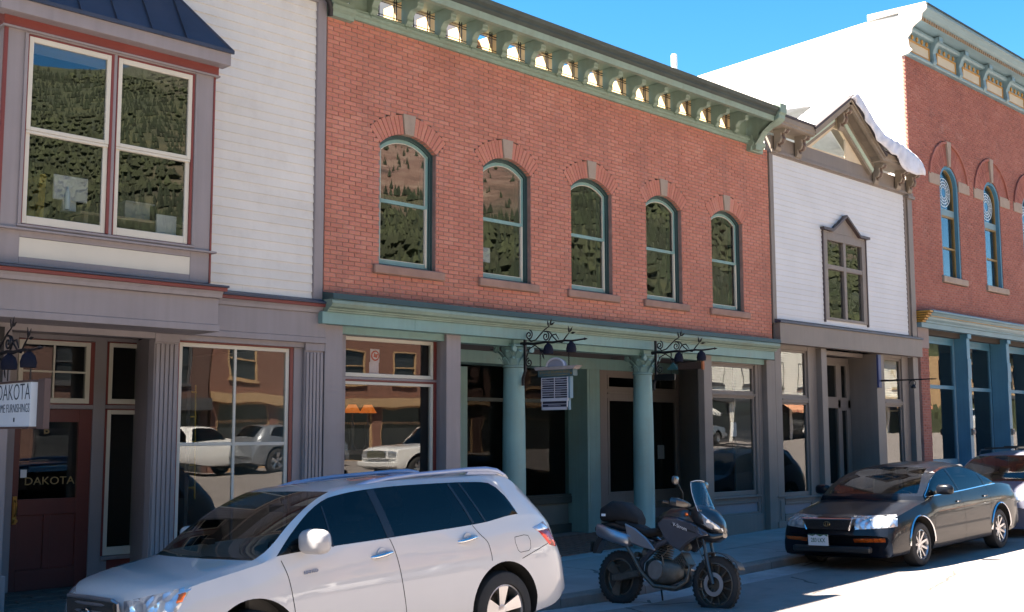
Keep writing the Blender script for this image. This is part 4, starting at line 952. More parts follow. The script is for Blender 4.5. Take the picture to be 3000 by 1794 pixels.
# tarp over the gable
TT = [(22.10, 9.25), (22.26, 9.31), (22.64, 9.06), (23.01, 8.80), (23.40, 8.62), (23.80, 8.56), (24.10, 8.55), (24.40, 8.50), (24.70, 8.44), (25.02, 8.36), (25.25, 8.25)]
TB = [(21.97, 9.14), (22.14, 9.05), (22.42, 8.86), (22.66, 8.66), (22.92, 8.47), (23.28, 8.32), (23.67, 8.20), (24.0, 8.17), (24.30, 7.92), (24.85, 7.93), (25.29, 7.97)]
g = G(); rows = []
def cur(P, u):
    k = u*(len(P)-1); i = min(int(k), len(P)-2); t = k-i; return (P[i][0]*(1-t)+P[i+1][0]*t, P[i][1]*(1-t)+P[i+1][1]*t)
for i in range(61):
    u = i/60; (ax, az), (bx_, bz) = cur(TT, u), cur(TB, u); row = []
    for j in range(15):
        v = j/14
        if v < .5:
            t = v/.5; x = bx_*(1-t)+ax*t+.03*math.sin(41*u)*(1-t); z = bz*(1-t)+az*t+.035*math.sin(29*u+2)*math.sin(11*u)*(1-t); y = -.455-.035*abs(math.sin(13*u+2*t))*(1-t)-.02*abs(math.sin(37*u+t))-.02*math.sin(math.pi*t)
        else:
            t = (v-.5)/.5; x = ax+.1*math.sin(7*t+9*u)*t; y = -.46+2.2*t; z = az-.16*math.sin(math.pi*t*.5)+.015*abs(math.sin(31*u+9*t))
            z = max(z, GZ+.09-(x-GX)*.68)
        row.append((x, y, z))
    rows.append(row)
g.grid(rows)
o = g.build('tarp', M_TARP, smooth=180); o.modifiers.new('s', 'SOLIDIFY').thickness = .004
tag(o, 'rumpled white plastic tarp draped down the right slope of the pointed gable', 'tarp')
g = G(); rows = []
for i in range(14):
    u = i/13; rows.append([(18.9+2.0*u, .3+1.6*j/6, 8.36+.20*math.sin(math.pi*u)*(.5+.5*j/6)+.03*math.sin(9*u+j)-.02*j) for j in range(7)])
g.grid(rows); o = g.build('tarp', M_TARP, smooth=180); o.modifiers.new('s', 'SOLIDIFY').thickness = .004
tag(o, 'flat white tarp lying on the roof between the brick cornice and the gable', 'tarp')

# ================================================================== BUILDING D : tall brick block with blue cornice
Dd = thing('tall_brick_block', 'tall dark red brick block with blue cornices and a white side wall, rightmost building', 'building', (29, 0, .4))
DX0, DX1 = 25.545, 34.5
DW = [27.655, 30.245, 32.84]
def holes_d(z):
    out = []
    if 4.9 > z: return out
    for c in DW:
        if 5.87 < z < 8.15: out.append((c-.53, c+.53))
        if 8.10 < z < 8.385: out.append((c-1.13, c+1.13))
        elif z >= 8.15:
            h2 = 1.13**2-(z-8.15)**2
            if h2 > 0: out.append((c-math.sqrt(h2), c+math.sqrt(h2)))
        if 5.72 < z < 5.88: out.append((c-.62, c+.80))
    return out
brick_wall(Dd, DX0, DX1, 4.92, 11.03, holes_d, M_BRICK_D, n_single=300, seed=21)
brick_wall(Dd, 25.69, 26.13, .35, 4.52, None, M_BRICK_D, n_single=0, seed=22)
g = G()
for j in range(62):      # toothed edge bricks seen against the whitewash
    g.box(DX0-.03, DX0-.002, .0, .06, 5.0+j*.0965, 5.045+j*.0965)
g.build('corner_brick_ends', M_BRICK_D, Dd, kind='stuff')
for c in DW:
    arch_bricks(Dd, c, 8.15, .54, .80, 80, M_BRICK_D, 30, key=(R(7), 0)); arch_bricks(Dd, c, 8.15, .805, 1.07, 77, M_BRICK_D, 44, key=(R(5), 0))
    g = G(); N = 22; a = R(80)
    ptsm = [(c+1.075*math.sin(-a+2*a*i/N), 8.15+1.075*math.cos(-a+2*a*i/N)) for i in range(N+1)]+[(c+1.135*math.sin(a-2*a*i/N), 8.15+1.135*math.cos(a-2*a*i/N)) for i in range(N+1)]
    g.prism(ptsm, 'y', -.04, .08); g.build('arch_hood_mould', M_BRICK_D, Dd)
    g = G(); g.prism([(c-.05, 8.66), (c+.06, 8.66), (c+.12, 9.29), (c-.12, 9.29)], 'y', -.05, .09); g.build('keystone', M_STONE, Dd, bevel=.006)
    g = G(); g.box(c-1.13, c-.535, -.02, .1, 8.10, 8.375); g.build('impost_stone', M_STONE, Dd, bevel=.006)
    g = G(); g.box(c+.535, c+1.17, -.02, .1, 8.10, 8.375); g.build('impost_stone', M_STONE, Dd, bevel=.006)
    g = G(); g.box(c-.60, c+.79, -.05, .1, 5.725, 5.875); g.build('stone_sill', M_STONE, Dd, bevel=.01)
    w = part_empty('tall_window', Dd, (c, .2, 5.9))
    def ol(d, zb): return [(c-.53+d, 5.876+zb), (c+.53-d, 5.876+zb)]+arc_pts(c, 8.15, .53-d, math.pi/2, -math.pi/2, 16)
    g = G(); ring(g, ol(.0, 0), ol(.07, .02), .02, .26); g.build('outer_frame', M_BLUE, w)
    g = G(); ring(g, ol(.07, .02), ol(.095, .05), .11, .20); g.box(c-.44, c+.44, .11, .19, 7.40, 7.44); g.box(c-.435, c+.435, .11, .18, 6.60, 6.645); g.build('amber_bead', mat('dull_amber_bead', (.26, .17, .06), .5), w)
    g = G(); g.box(c-.44, c+.44, .10, .18, 7.441, 7.60); g.build('transom_bar', M_BLUEG, w)
    g = G(); g.prism(ol(.095, .05), 'y', .145, .15); g.build('pane', M_GLASSU, w)
    g = G()
    for r_ in (.14, .21, .28, .36): g.lathe([(r_-.008, -.004), (r_+.008, -.004), (r_+.008, .002), (r_-.008, .002)], (c-.02, .141, 8.03), 'y', 28, close=True)
    for k in range(16):
        a = k*math.pi/8; g.tube([(c-.02+.15*math.cos(a), .14, 8.03+.15*math.sin(a)), (c-.02+.36*math.cos(a), .14, 8.03+.36*math.sin(a))], .006, 4)
    g.build('etched_rosette', mat('etched_white_glass', (.60, .72, .80), .4), w)
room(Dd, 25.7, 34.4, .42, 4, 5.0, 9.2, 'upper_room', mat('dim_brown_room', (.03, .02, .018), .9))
# whitewashed side wall with two parapet steps
g = G(); X = DX0; xi = X+.25
g.prism([(.101, -.6), (.101, 12.05), (.95, 12.09), (.95, 12.10), (16, 11.42), (16, -.6)], 'x', X-.004, xi); g.build('side_wall', M_WHITEWASH, Dd)
g = G(); g.prism([(-.58, 12.19), (.90, 12.25), (.90, 12.10), (-.58, 12.12)], 'x', X-.06, X+.2)
g.prism([(.10, 11.03), (-.10, 11.06), (-.19, 11.12), (-.13, 11.2), (-.10, 11.45), (-.20, 11.55), (-.22, 11.66), (-.30, 11.72), (-.45, 11.80), (-.48, 11.95), (-.58, 12.02), (-.60, 12.119), (.10, 12.119)], 'x', X-.05, X-.004)
g.build('cornice_end', M_WHITEWASH, Dd)
g = G(); g.box(DX0+.25, DX1, .15, 16, 10.9, 11.0); g.box(DX1-.2, DX1, .12, 16, -.5, 10.9); g.box(DX0+.25, DX1-.2, 15.8, 16, -.5, 10.9); g.box(DX0+.25, DX1, .13, .3, 11.0, 12.0); g.build('roof', M_ROOFT, Dd)
# main cornice of D
g = G()
g.prism([(.05, 11.03), (-.10, 11.03), (-.12, 11.06), (-.12, 11.10), (.05, 11.10)], 'x', DX0, DX1); g.box(DX0, DX1, -.06, .1, 11.10, 11.60)
g.prism([(.05, 11.601), (-.16, 11.601), (-.20, 11.64), (-.20, 11.70), (.05, 11.70)], 'x', DX0, DX1)
g.prism([(.05, 11.701), (-.34, 11.78), (-.42, 11.79), (-.42, 11.90), (-.50, 11.95), (-.55, 12.04), (-.60, 12.06), (-.60, 12.13), (.05, 12.14)], 'x', DX0-.002, DX1)
g.build('main_cornice', M_BLUEG, Dd, bevel=.004)
g = G(); g.prism([(.05, 12.141), (-.62, 12.131), (-.62, 12.17), (.05, 12.19)], 'x', DX0-.05, DX1); g.build('cornice_cap', M_ROOFT, Dd)
for k in range(70): g = G() if k == 0 else g; g.box(DX0+.06+k*.125, DX0+.125+k*.125, -.452, -.421, 11.80, 11.875)
g.build('dentils', mat('tan_dentil_paint', (.28, .19, .10), .5), Dd, kind='stuff')
for k in range(6):
    x0 = 25.66+1.495*k
    g = G(); g.prism([(-.06, 11.05), (-.13, 11.05), (-.17, 11.13), (-.14, 11.35), (-.20, 11.5), (-.26, 11.58), (-.30, 11.72), (-.06, 11.72)], 'x', x0+1.10, x0+1.26); g.prism([(-.31, 11.60), (-.33, 11.60), (-.33, 11.72), (-.31, 11.72)], 'x', x0+1.08, x0+1.28)
    g.build('cornice_bracket', M_BLUEG, Dd, bevel=.006)
    g = G(); frame(g, x0-.06, x0+1.04, 11.12, 11.44, .045, -.085, -.06); g.build('panel_moulding', M_AMBER, Dd)
    g = G(); g.box(x0-.015, x0+.995, -.072, -.061, 11.165, 11.395); g.build('buff_panel', M_BUFF, Dd)
    for q in range(4): g = G(); g.prism([(x0+.08+q*.26, 11.50), (x0+.13+q*.26, 11.46), (x0+.18+q*.26, 11.50), (x0+.16+q*.26, 11.57), (x0+.10+q*.26, 11.57)], 'y', -.09, -.06); g.build('amber_drop', M_AMBER, Dd)
# street cornice of D
g = G(); prof = [(.05, 4.93), (-.30, 4.93), (-.34, 4.90), (-.34, 4.87), (-.30, 4.85), (-.25, 4.80), (-.25, 4.77), (.05, 4.77)]
g.prism(prof, 'x', 25.75, DX1, 0); g.prism([(.05, 4.768), (-.22, 4.768), (-.20, 4.72), (-.16, 4.68), (.05, 4.68)], 'x', 25.73, DX1, 0)
g.box(25.75, DX1, -.262, -.25, 4.775, 4.79, 1)
g.prism([(.05, 4.679), (-.15, 4.679), (-.15, 4.64), (-.13, 4.63), (.05, 4.63)], 'x', 25.73, DX1, 0); g.prism([(.05, 4.629), (-.12, 4.629), (-.12, 4.52), (.05, 4.52)], 'x', 25.56, DX1, 0)
g.build('street_cornice', [M_BLUEG, M_AMBER, M_BLUE], Dd)
g = G()
for k in range(5): g.box(25.56, 25.74, -.15-.045*k, .02, 4.64+k*.055, 4.68+k*.055)
g.build('stepped_console', M_AMBER, Dd, bevel=.004)
g = G(); g.box(25.56, 26.13, -.015, .1, 4.05, 4.52); g.build('stone_block', mat('grey_pink_stone', (.24, .19, .18), .8, .1, 4), Dd)
g = G()
for x0, x1, yb in ((28.12, 28.30, .27), (30.58, 30.76, .37), (33.0, 33.2, .3)):
    g.box(x0, x1, -.06, yb, .4, 4.515); g.box(x0-.02, x1+.02, -.075, -.061, 3.4, 3.9); g.box(x0-.02, x1+.02, -.10, -.061, 4.40, 4.51)
g.build('storefront_pilaster', M_BLUE, Dd, bevel=.008)
for x0 in (28.12, 30.58): 
    g = G(); g.box(x0+.03, x0+.15, -.11, -.061, 2.02, 2.18); g.lathe([(.05, -.05), (.06, 0), (.05, .05)], (x0+.09, -.09, 2.1), 'z', 12); g.build('cast_rosette', mat('grey_cast_metal', (.25, .22, .2), .5, metal=.5), Dd)
def dwin(x0, x1, y, dark=False):
    w = part_empty('shop_window', Dd, (x0, y, 1.3)); g = G()
    frame(g, x0, x1, 1.35, 4.30, .07, y, y+.06, wb=.1, wt=.07); g.box(x0+.07, x1-.07, y-.01, y+.05, 3.14, 3.23); g.box(x0, x1, y, y+.08, 4.301, 4.51); g.box(x0, x1, y, y+.08, .4, 1.349)
    frame(g, x0+.05, x1-.05, .55, 1.25, .08, y-.02, y-.001); g.build('casing', M_BLUE, w, bevel=.004)
    for c, d in ((1.45, 3.14), (3.23, 4.23)): pane(x0+.06, x1-.06, c, d, y+.03, w)
dwin(26.14, 28.11, .27); dwin(30.77, 32.98, .3); dwin(28.32, 30.57, .37)
g = G(); g.box(25.6, 34.4, .1, .26, 4.4, 4.9); g.build('lintel', M_DARKINT, Dd)
room(Dd, 26.2, 34.3, 1.05, 5, .5, 4.5, 'shop_room')
g = G(); g.box(26.13, 28.2, .36, .9, .3, .5); g.build('sill_backing', M_DARKINT, Dd)

# ================================================================== wrought iron brackets and hanging signs
def iron_bracket(x, y0, zc, label, mirror=False, length=1.2, zt=3.62, zb=2.85, lights=True):
    t = thing('sign_bracket', label, 'bracket', (x, y0, zc))
    g = G(); g.box(x-.016, x+.016, y0-.035, y0, zb+.15, zt); g.tube([(x, y0-.02, zb+.16), (x, y0+.03, zb+.05), (x, y0+.03, zb-.06)], .022, 8); g.build('wall_plate', M_IRON, t)
    g = G(); n = 10
    pts = [(x+.008*math.sin(3*i), y0+.06-(length+.06)*i/n, zc+.008*math.sin(2.1*i)) for i in range(n+1)]
    g.tube(pts, [.032]+[.022-.0011*i for i in range(n)], 8); g.tube([pts[-1], (x, pts[-1][1]-.05, zc+.005)], [.02, .004], 8); g.build('arm', M_IRON, t, smooth=60)
    def spiral(cy, cz, r0, r1, a0, turns, n=26):
        return [(x, cy+(r0+(r1-r0)*i/n)*math.cos(a0+turns*2*math.pi*i/n), cz+(r0+(r1-r0)*i/n)*math.sin(a0+turns*2*math.pi*i/n)) for i in range(n+1)]
    sc = [spiral(y0-.10, zt-.08, .075, .012, math.pi*.55, 1.6), spiral(y0-.10, zc-.28, .07, .012, math.pi*.45, -1.6), spiral(y0-.44, zc+.09, .075, .012, math.pi*.4, 1.5)]
    sc.append([(x, y0-.06, zc+.10), (x, y0-.14, zc+.03), (x, y0-.24, zc+.05), (x, y0-.34, zc+.13), (x, y0-.42, zc+.19), (x, y0-.52, zc+.24)])
    sc.append([(x, y0-.44, zc+.165), (x, y0-.52, zc+.15), (x, y0-.60, zc+.06), (x, y0-.68, zc+.0), (x, y0-.76, zc-.02), (x, y0-.84, zc+.06), (x, y0-.90, zc+.11)])
    sc.append([(x, y0-.50, zc+.02), (x, y0-.56, zc+.10), (x, y0-.64, zc+.11), (x, y0-.70, zc+.03)])
    sc.append([(x, y0-.05, zc-.20), (x, y0-.10, zc-.08), (x, y0-.22, zc-.03), (x, y0-.32, zc-.09), (x, y0-.36, zc-.15)])
    for s_ in sc:
        g = G(); g.tube(s_, [.010]*(len(s_)-1)+[.006], 6); g.build('scroll', M_IRON, t, smooth=60)
    g = G()
    for (cy, cz, a) in ((y0-.52, zc+.24, 1.9), (y0-.52, zc+.24, 2.7), (y0-.50, zc+.22, 1.3), (y0-.90, zc+.11, 1.4), (y0-.90, zc+.11, 2.2), (y0-.92, zc+.10, 3.0), (y0-.36, zc-.15, -2.0), (y0-.33, zc-.10, -2.6)):
        d = Vector((0, math.cos(a), math.sin(a))); n_ = Vector((0, -d.z, d.y)); c = Vector((x, cy, cz))
        g.add([c-n_*.006, c+d*.05-n_*.016, c+d*.11, c+d*.05+n_*.016, c-n_*.006+Vector((.006, 0, 0)), c+d*.05-n_*.016+Vector((.006, 0, 0)), c+d*.11+Vector((.006, 0, 0)), c+d*.05+n_*.016+Vector((.006, 0, 0))], [(0,1,2,3), (7,6,5,4), (0,4,5,1), (1,5,6,2), (2,6,7,3), (3,7,4,0)])
    g.build('iron_leaf', M_IRON, t)
    if lights:
        for yy in (y0-.49, y0-.94):
            g = G(); g.lathe([(.072, zc-.17), (.078, zc-.12), (.060, zc-.055), (.025, zc-.02), (.015, zc+.0)], (x, yy, 0), n=12); g.build('flower_shade', mat('dark_blue_enamel', (.010, .012, .024), .7, spec=.12), t, smooth=40)
    return t
b1 = iron_bracket(12.33, -.11, 3.41, 'black scrolled iron bracket on the left teal column above the directory sign')
g = G()
for yy, ln in ((-.44, 1), (-1.00, 1)):
    for k in range(9):
        zc_ = 3.30-k*.030; g.lathe([(.012, -.006), (.017, 0), (.012, .006), (.008, 0)], (12.33, yy, zc_), 'x' if k % 2 else 'y', 8, close=True)
tag(g.build('sign_chain', M_IRON), 'pair of short chains holding the directory sign under its iron bracket', 'chain')
b2 = iron_bracket(15.36, -.22, 3.42, 'black scrolled iron bracket on the right teal column above the small triangular sign')
def directory():
    X = 12.33; t = thing('directory_sign', 'hanging blue-grey directory board with arched top and rows of dark name strips', 'sign', (X, -.72, 2.42))
    Mw = mat('directory_white_frame', (.50, .50, .56), .5, .05, 4); Mb = mat('directory_blue', (.10, .20, .27), .5, .08, 4); Mn = mat('navy_name_strip', (.012, .015, .04), .35)
    g = G(); g.box(X, X+.07, -1.02, -.455, 2.585, 2.90); g.box(X+.01, X+.06, -.985, -.455, 2.42, 2.585); g.build('board', Mb, t, bevel=.004)
    g = G(); g.prism([(-.37, 3.0), (-1.11, 3.0), (-1.14, 3.03), (-1.18, 3.05), (-.31, 3.05), (-.34, 3.03)], 'x', X-.03, X+.10); g.build('cornice', mat('weathered_grey_moulding', (.32, .28, .27), .6, .15, 8), t, bevel=.003)
    g = G(); g.box(X-.012, X+.082, -1.09, -.40, 2.905, 2.999); g.build('header', mat('directory_header_teal', (.06, .11, .12), .5), t)
    g = G(); g.prism([(-.735+.175*math.cos(a), 3.051+.115*math.sin(a)) for a in [math.pi*i/16 for i in range(17)]], 'x', X+.01, X+.06); g.build('arched_crest', mat('crest_grey_blue', (.24, .25, .32), .6), t)
    g = G(); g.tube([(X, -.735+.172*math.cos(a), 3.051+.115*math.sin(a)) for a in [math.pi*i/16 for i in range(17)]], .014, 6); g.build('crest_moulding', Mw, t, smooth=60)
    g = G(); y0, y1 = -.985, -.465
    g.box(X-.012, X, y0, y0+.012, 2.585, 2.893); g.box(X-.012, X, y1-.012, y1, 2.585, 2.893); g.box(X-.012, X, -.732, -.718, 2.585, 2.893)
    rows = 9; h = (2.885-2.59)/rows
    for k in range(rows+1): g.box(X-.012, X-.001, y0+.012, y1-.012, 2.587+k*h-.004, 2.587+k*h+.004)
    g.box(X-.018, X-.002, y0-.005, y1+.005, 2.545, 2.583); g.box(X-.012, X, y0+.01, y0+.025, 2.42, 2.545); g.box(X-.012, X, y1-.02, y1-.005, 2.42, 2.545); g.box(X-.011, X, y0+.025, y1-.02, 2.50, 2.507); g.box(X-.012, X, y0+.01, y1-.005, 2.42, 2.462)
    g.build('white_frame', Mw, t)
    rnd = random.Random(2)
    for k in range(rows):
        for (a, b) in ((y0+.014, -.733), (-.717, y1-.014)):
            g = G(); g.box(X-.006, X-.0005, a, b, 2.591+k*h+.003, 2.583+(k+1)*h); g.build('name_strip', Mn, t)
            if rnd.random() < .75:
                g = G(); yy = b-.02
                for q in range(rnd.randint(5, 12)):
                    w_ = rnd.uniform(.008, .016)
                    if yy-w_ < a+.02: break
                    g.box(X-.0072, X-.0062, yy-w_, yy, 2.591+k*h+.010, 2.591+k*h+.018); yy -= w_+.004
                g.build('tiny_lettering', mat('grey_lettering', (.25, .26, .36), .6), t, kind='stuff')
    g = G(); g.box(X-.006, X-.0005, y0+.026, y1-.021, 2.465, 2.498); g.box(X-.006, X-.0005, y0+.026, y1-.021, 2.51, 2.542); g.build('name_strip', Mn, t)
    g = G(); yy = -.44
    while yy > -1.02:      # worn gilt lettering, no longer legible
        w_ = rnd.uniform(.006, .012); g.box(X-.0138, X-.0122, yy-w_, yy, 2.950+rnd.uniform(-.004, .004), 2.975+rnd.uniform(0, .012)); yy -= w_+rnd.uniform(.006, .02)
    yy = -.52
    while yy > -.98: w_ = rnd.uniform(.004, .01); g.box(X-.0138, X-.0122, yy-w_, yy, 2.916, 2.929); yy -= w_+rnd.uniform(.004, .014)
    g.build('worn_lettering', M_GILT, t, kind='stuff')
    g = G(); yy = -.60
    while yy > -.84: w_ = rnd.uniform(.008, .016); g.box(X-.0072, X-.0062, yy-w_, yy, 2.476, 2.487); yy -= w_+.004
    g.build('tiny_lettering', mat('grey_lettering', (.25, .26, .36), .6), t, kind='stuff')
    g = G(); g.lathe([(.018, 0), (.016, .012)], (X-.014, -1.05, 2.94), 'x', 12); g.build('boss', M_BRASS, t)
    return t
directory()
t = thing('pendant_sign', 'small dark green triangular sign hanging beside the right teal column', 'sign', (15.36, -.58, 3.1))
g = G(); g.prism([(-.47, 3.12), (-.70, 3.12), (-.60, 3.24)], 'x', 15.34, 15.38); g.build('board', mat('green_blue_sign_paint', (.02, .09, .10), .45), t)
g = G(); g.tube([(15.36, -.585, 3.24), (15.36, -.56, 3.40)], .006, 6); g.build('hook', M_IRON, t)
t = thing('plank_sign', 'dark brown hanging plank sign with an orange end, right of the triangular sign', 'sign', (15.36, -.95, 3.15))
g = G(); g.box(15.34, 15.38, -1.17, -.70, 3.115, 3.225); g.build('board', mat('dark_brown_sign_wood', (.035, .018, .012), .6), t, bevel=.003); g = G(); g.box(15.335, 15.385, -1.20, -1.17, 3.10, 3.235); g.build('end_cap', mat('orange_wood_end', (.30, .08, .02), .6), t)
g = G(); g.tube([(15.36, -.78, 3.225), (15.36, -.78, 3.41)], .005, 6); g.tube([(15.36, -1.12, 3.225), (15.36, -1.12, 3.40)], .005, 6); g.build('rod', M_IRON, t)
t = thing('plank_sign', 'black lower sign board hanging close to the right teal column', 'sign', (15.36, -.4, 2.98))
g = G(); g.box(15.34, 15.38, -.63, -.21, 2.95, 3.055); g.build('board', mat('black_sign_wood', (.008, .008, .009), .4), t, bevel=.003); g = G(); g.tube([(15.36, -.30, 3.055), (15.36, -.30, 3.41)], .005, 6); g.tube([(15.36, -.55, 3.055), (15.36, -.55, 3.41)], .005, 6); g.build('rod', M_IRON, t)
# sign of the leftmost shop
t = thing('hanging_shop_sign', 'white hanging shop sign lettered DAKOTA HOME FURNISHINGS in a brown frame at the left edge', 'sign', (4.5, -1.0, 2.15))
g = G(); g.box(4.50, 4.58, -1.27, -.36, 2.155, 2.57); g.build('board', mat('white_sign_face', (.60, .66, .72), .55, .05, 3), t)
g = G(); g.box(4.485, 4.60, -1.275, -.355, 2.571, 2.59); g.box(4.485, 4.60, -1.275, -.355, 2.135, 2.154); g.box(4.56, 4.62, -1.43, -1.28, 2.13, 2.60); g.build('frame', mat('dull_brown_frame', (.085, .05, .045), .6), t, bevel=.003)
M_NAVYL = mat('navy_painted_lettering', (.015, .04, .07), .6)
text_mesh('DAKOTA', .225, M_NAVYL, 'lettering', t, face_x(4.4985, -.875, 2.475), depth=.0008, width=.76, bold=-.0025)
text_mesh('HOME FURNISHINGS', .118, M_NAVYL, 'lettering', t, face_x(4.4985, -.855, 2.325), depth=.0008, width=.80, bold=-.001)
g = G(); g.box(4.4975, 4.4995, -.93, -.90, 2.20, 2.24); g.build('painted_mark', M_NAVYL, t)
b3 = iron_bracket(4.52, -.20, 2.88, 'black scrolled iron bracket holding the white lettered sign at the left edge', zt=3.08, zb=2.32)
for yy, wh in ((-.62, 'nearer the wall'), (-1.15, 'nearer the street')):
    g = G(); g.tube([(4.54, yy, 2.60), (4.54, yy, 2.86)], .007, 6)
    tag(g.build('sign_rod', M_IRON), 'thin rod holding the white DAKOTA sign under its iron bracket, ' + wh, 'rod')
t = thing('sign_bracket', 'thin straight black iron arm with a ring, right of the gabled shop doorway', 'bracket', (23.6, -.1, 3.2))
g = G(); g.tube([(23.55, -.08, 3.21), (23.55, -1.33, 3.21)], [.02, .012], 8); g.build('arm', M_IRON, t); g = G(); g.tube([(23.55, -.80+.07*math.cos(a), 3.13+.07*math.sin(a)) for a in [i*.5 for i in range(12)]], .010, 6); g.lathe([(.05, 3.02), (.055, 3.05), (.02, 3.11)], (23.55, -.82, 0), n=12); g.build('ring', M_IRON, t)

# ================================================================== vehicles
def pchip(tab):
    xs = [a for a, b in tab]; ys_ = [b for a, b in tab]; n = len(xs)
    h = [xs[i+1]-xs[i] for i in range(n-1)]; d = [(ys_[i+1]-ys_[i])/h[i] for i in range(n-1)]
    mm = [0]*n; mm[0] = d[0]; mm[-1] = d[-1]
    for i in range(1, n-1):
        if d[i-1]*d[i] > 0:
            w1, w2 = 2*h[i]+h[i-1], h[i]+2*h[i-1]; mm[i] = (w1+w2)/(w1/d[i-1]+w2/d[i])
    def f(x):
        if x <= xs[0]: return ys_[0]
        if x >= xs[-1]: return ys_[-1]
        i = max(k for k in range(n-1) if xs[k] <= x); t = (x-xs[i])/h[i]
        return (ys_[i]*(2*t**3-3*t**2+1)+h[i]*mm[i]*(t**3-2*t**2+t)+ys_[i+1]*(-2*t**3+3*t**2)+h[i]*mm[i+1]*(t**3-t**2))
    return f
def lin(tab):
    def f(x):
        if x <= tab[0][0]: return tab[0][1]
        for (a, b), (c, d) in zip(tab, tab[1:]):
            if x <= c: return b+(d-b)*(x-a)/(c-a)
        return tab[-1][1]
    return f
M_TYRE = mat('tyre_rubber', (.020, .020, .021), .8, .15, 9, .2, 60, local=True)
M_ALLOY = mat('silver_alloy', (.50, .50, .52), .28, .06, 5, metal=.9, local=True)
M_CHROME = mat('chrome_trim', (.62, .64, .68), .12, .03, 5, metal=1.0, local=True)
M_UNDER = mat('black_underbody', (.010, .010, .010), .9, .2, 5, local=True)
M_LAMP = None
def lamp_mat(name, c, c2, rough=.08):
    mt, nt, b = _nodes(name); N = nt.nodes.new; L = nt.links.new
    tc = N('ShaderNodeTexCoord'); v = N('ShaderNodeTexVoronoi'); v.inputs['Scale'].default_value = 11; L(tc.outputs['Object'], v.inputs['Vector'])
    mx = N('ShaderNodeMixRGB'); mx.inputs[1].default_value = (*c, 1); mx.inputs[2].default_value = (*c2, 1)
    L(v.outputs['Distance'], mx.inputs[0]); L(mx.outputs[0], b.inputs['Base Color'])
    bp = N('ShaderNodeBump'); bp.inputs['Strength'].default_value = .8; bp.inputs['Distance'].default_value = .03
    L(v.outputs['Distance'], bp.inputs['Height']); L(bp.outputs[0], b.inputs['Normal'])
    b.inputs['Roughness'].default_value = rough; b.inputs['Metallic'].default_value = .55; b.inputs['Coat Weight'].default_value = 1; b.inputs['Coat Roughness'].default_value = .02
    return mt
M_HEAD = lamp_mat('headlamp_reflector', (.75, .78, .82), (.30, .33, .38))
M_TAIL = lamp_mat('red_tail_lens', (.50, .02, .02), (.65, .06, .04), .15)
M_TAILW = lamp_mat('clear_tail_lens', (.55, .52, .55), (.7, .7, .75), .15)
M_ORANGE = lamp_mat('orange_marker_lens', (.75, .16, .02), (.6, .1, .01), .15)
def cglass(name, tint, base=.045): return glass_mat(name, tint, base, wave=0)
M_CGLASS = cglass('clear_car_glass', (.72, .77, .74), .085); M_TGLASS = cglass('tinted_car_glass', (.10, .11, .13), .05)
M_SEAT = mat('grey_seat_cloth', (.06, .06, .065), .9, local=True)

def wheel(parent, x, y, r_, w_, rr, spokes, side, name='wheel', rimm=None, knob=False, wd=.018):
    wl = bpy.data.objects.new(name, None); col.objects.link(wl); wl.parent = parent; wl.location = (x, y, r_)
    g = G(); hw = w_/2; s_ = side
    prof = [(rr, -hw*.85), (rr+.01, -hw), (r_-.05, -hw), (r_-.015, -hw*.86), (r_, -hw*.6), (r_, hw*.6), (r_-.015, hw*.86), (r_-.05, hw), (rr+.01, hw), (rr, hw*.85)]
    g.lathe(prof, (0, 0, 0), 'y', 40, close=True)
    if knob:
        for k in range(36):
            a = 2*math.pi*k/36
            for q, yy in ((-.4, -.30), (0, .0), (.4, .30)):
                c = Vector((math.cos(a+(.1 if q else 0)), 0, math.sin(a+(.1 if q else 0)))); t_ = Vector((-c.z, 0, c.x)); yv = Vector((0, 1, 0))
                P = [c*(r_-.004)+t_*dt*.013+yv*(yy*w_+dy*.014) for dt in (-1, 1) for dy in (-1, 1)]; Q = [p+c*.009 for p in P]
                g.add(P+Q, [(4,5,7,6), (0,1,5,4), (1,3,7,5), (3,2,6,7), (2,0,4,6)])
    g.build('tyre', M_TYRE, wl, smooth=35, local=True)
    rm = rimm or M_ALLOY
    g = G(); e = s_*hw*.86
    g.lathe([(rr+.004, e), (rr-.012, e+s_*.004), (rr-.022, e-s_*.02), (rr-.026, -e), (rr-.004, -e)], (0, 0, 0), 'y', 40, close=True)
    for k in range(spokes):
        for dd in ((-.11, .11) if spokes <= 6 else (0,)):
            a = 2*math.pi*k/spokes+.3+dd; c = Vector((math.cos(a), 0, math.sin(a))); t_ = Vector((-c.z, 0, c.x)); yv = Vector((0, s_, 0))
            p0, p1 = c*.03+yv*(hw*.52), c*(rr-.015)+yv*(hw*.82); w0, w1 = (wd*1.5, wd) if spokes > 6 else (wd*.8, wd*1.3)
            P = [p0-t_*w0, p0+t_*w0, p1+t_*w1, p1-t_*w1]; Q = [p-yv*.025 for p in P]
            g.add(P+Q, [(0,1,2,3), (0,4,5,1), (2,6,7,3), (1,5,6,2), (3,7,4,0), (7,6,5,4)])
    g.lathe([(.055, s_*hw*.45), (.055, s_*hw*.56), (.03, s_*hw*.62), (.001, s_*hw*.63)], (0, 0, 0), 'y', 20)
    g.build('rim', rm, wl, smooth=35, local=True)
    g = G(); g.lathe([(rr-.03, -s_*hw*.3), (rr-.03, -s_*hw*.28)], (0, 0, 0), 'y', 24); g.lathe([(rr*.62, s_*hw*.05), (rr*.62, s_*hw*.12)], (0, 0, 0), 'y', 24); g.build('brake_disc', mat('dark_brake_metal', (.05, .045, .04), .5, metal=.6, local=True), wl, local=True)
    return wl

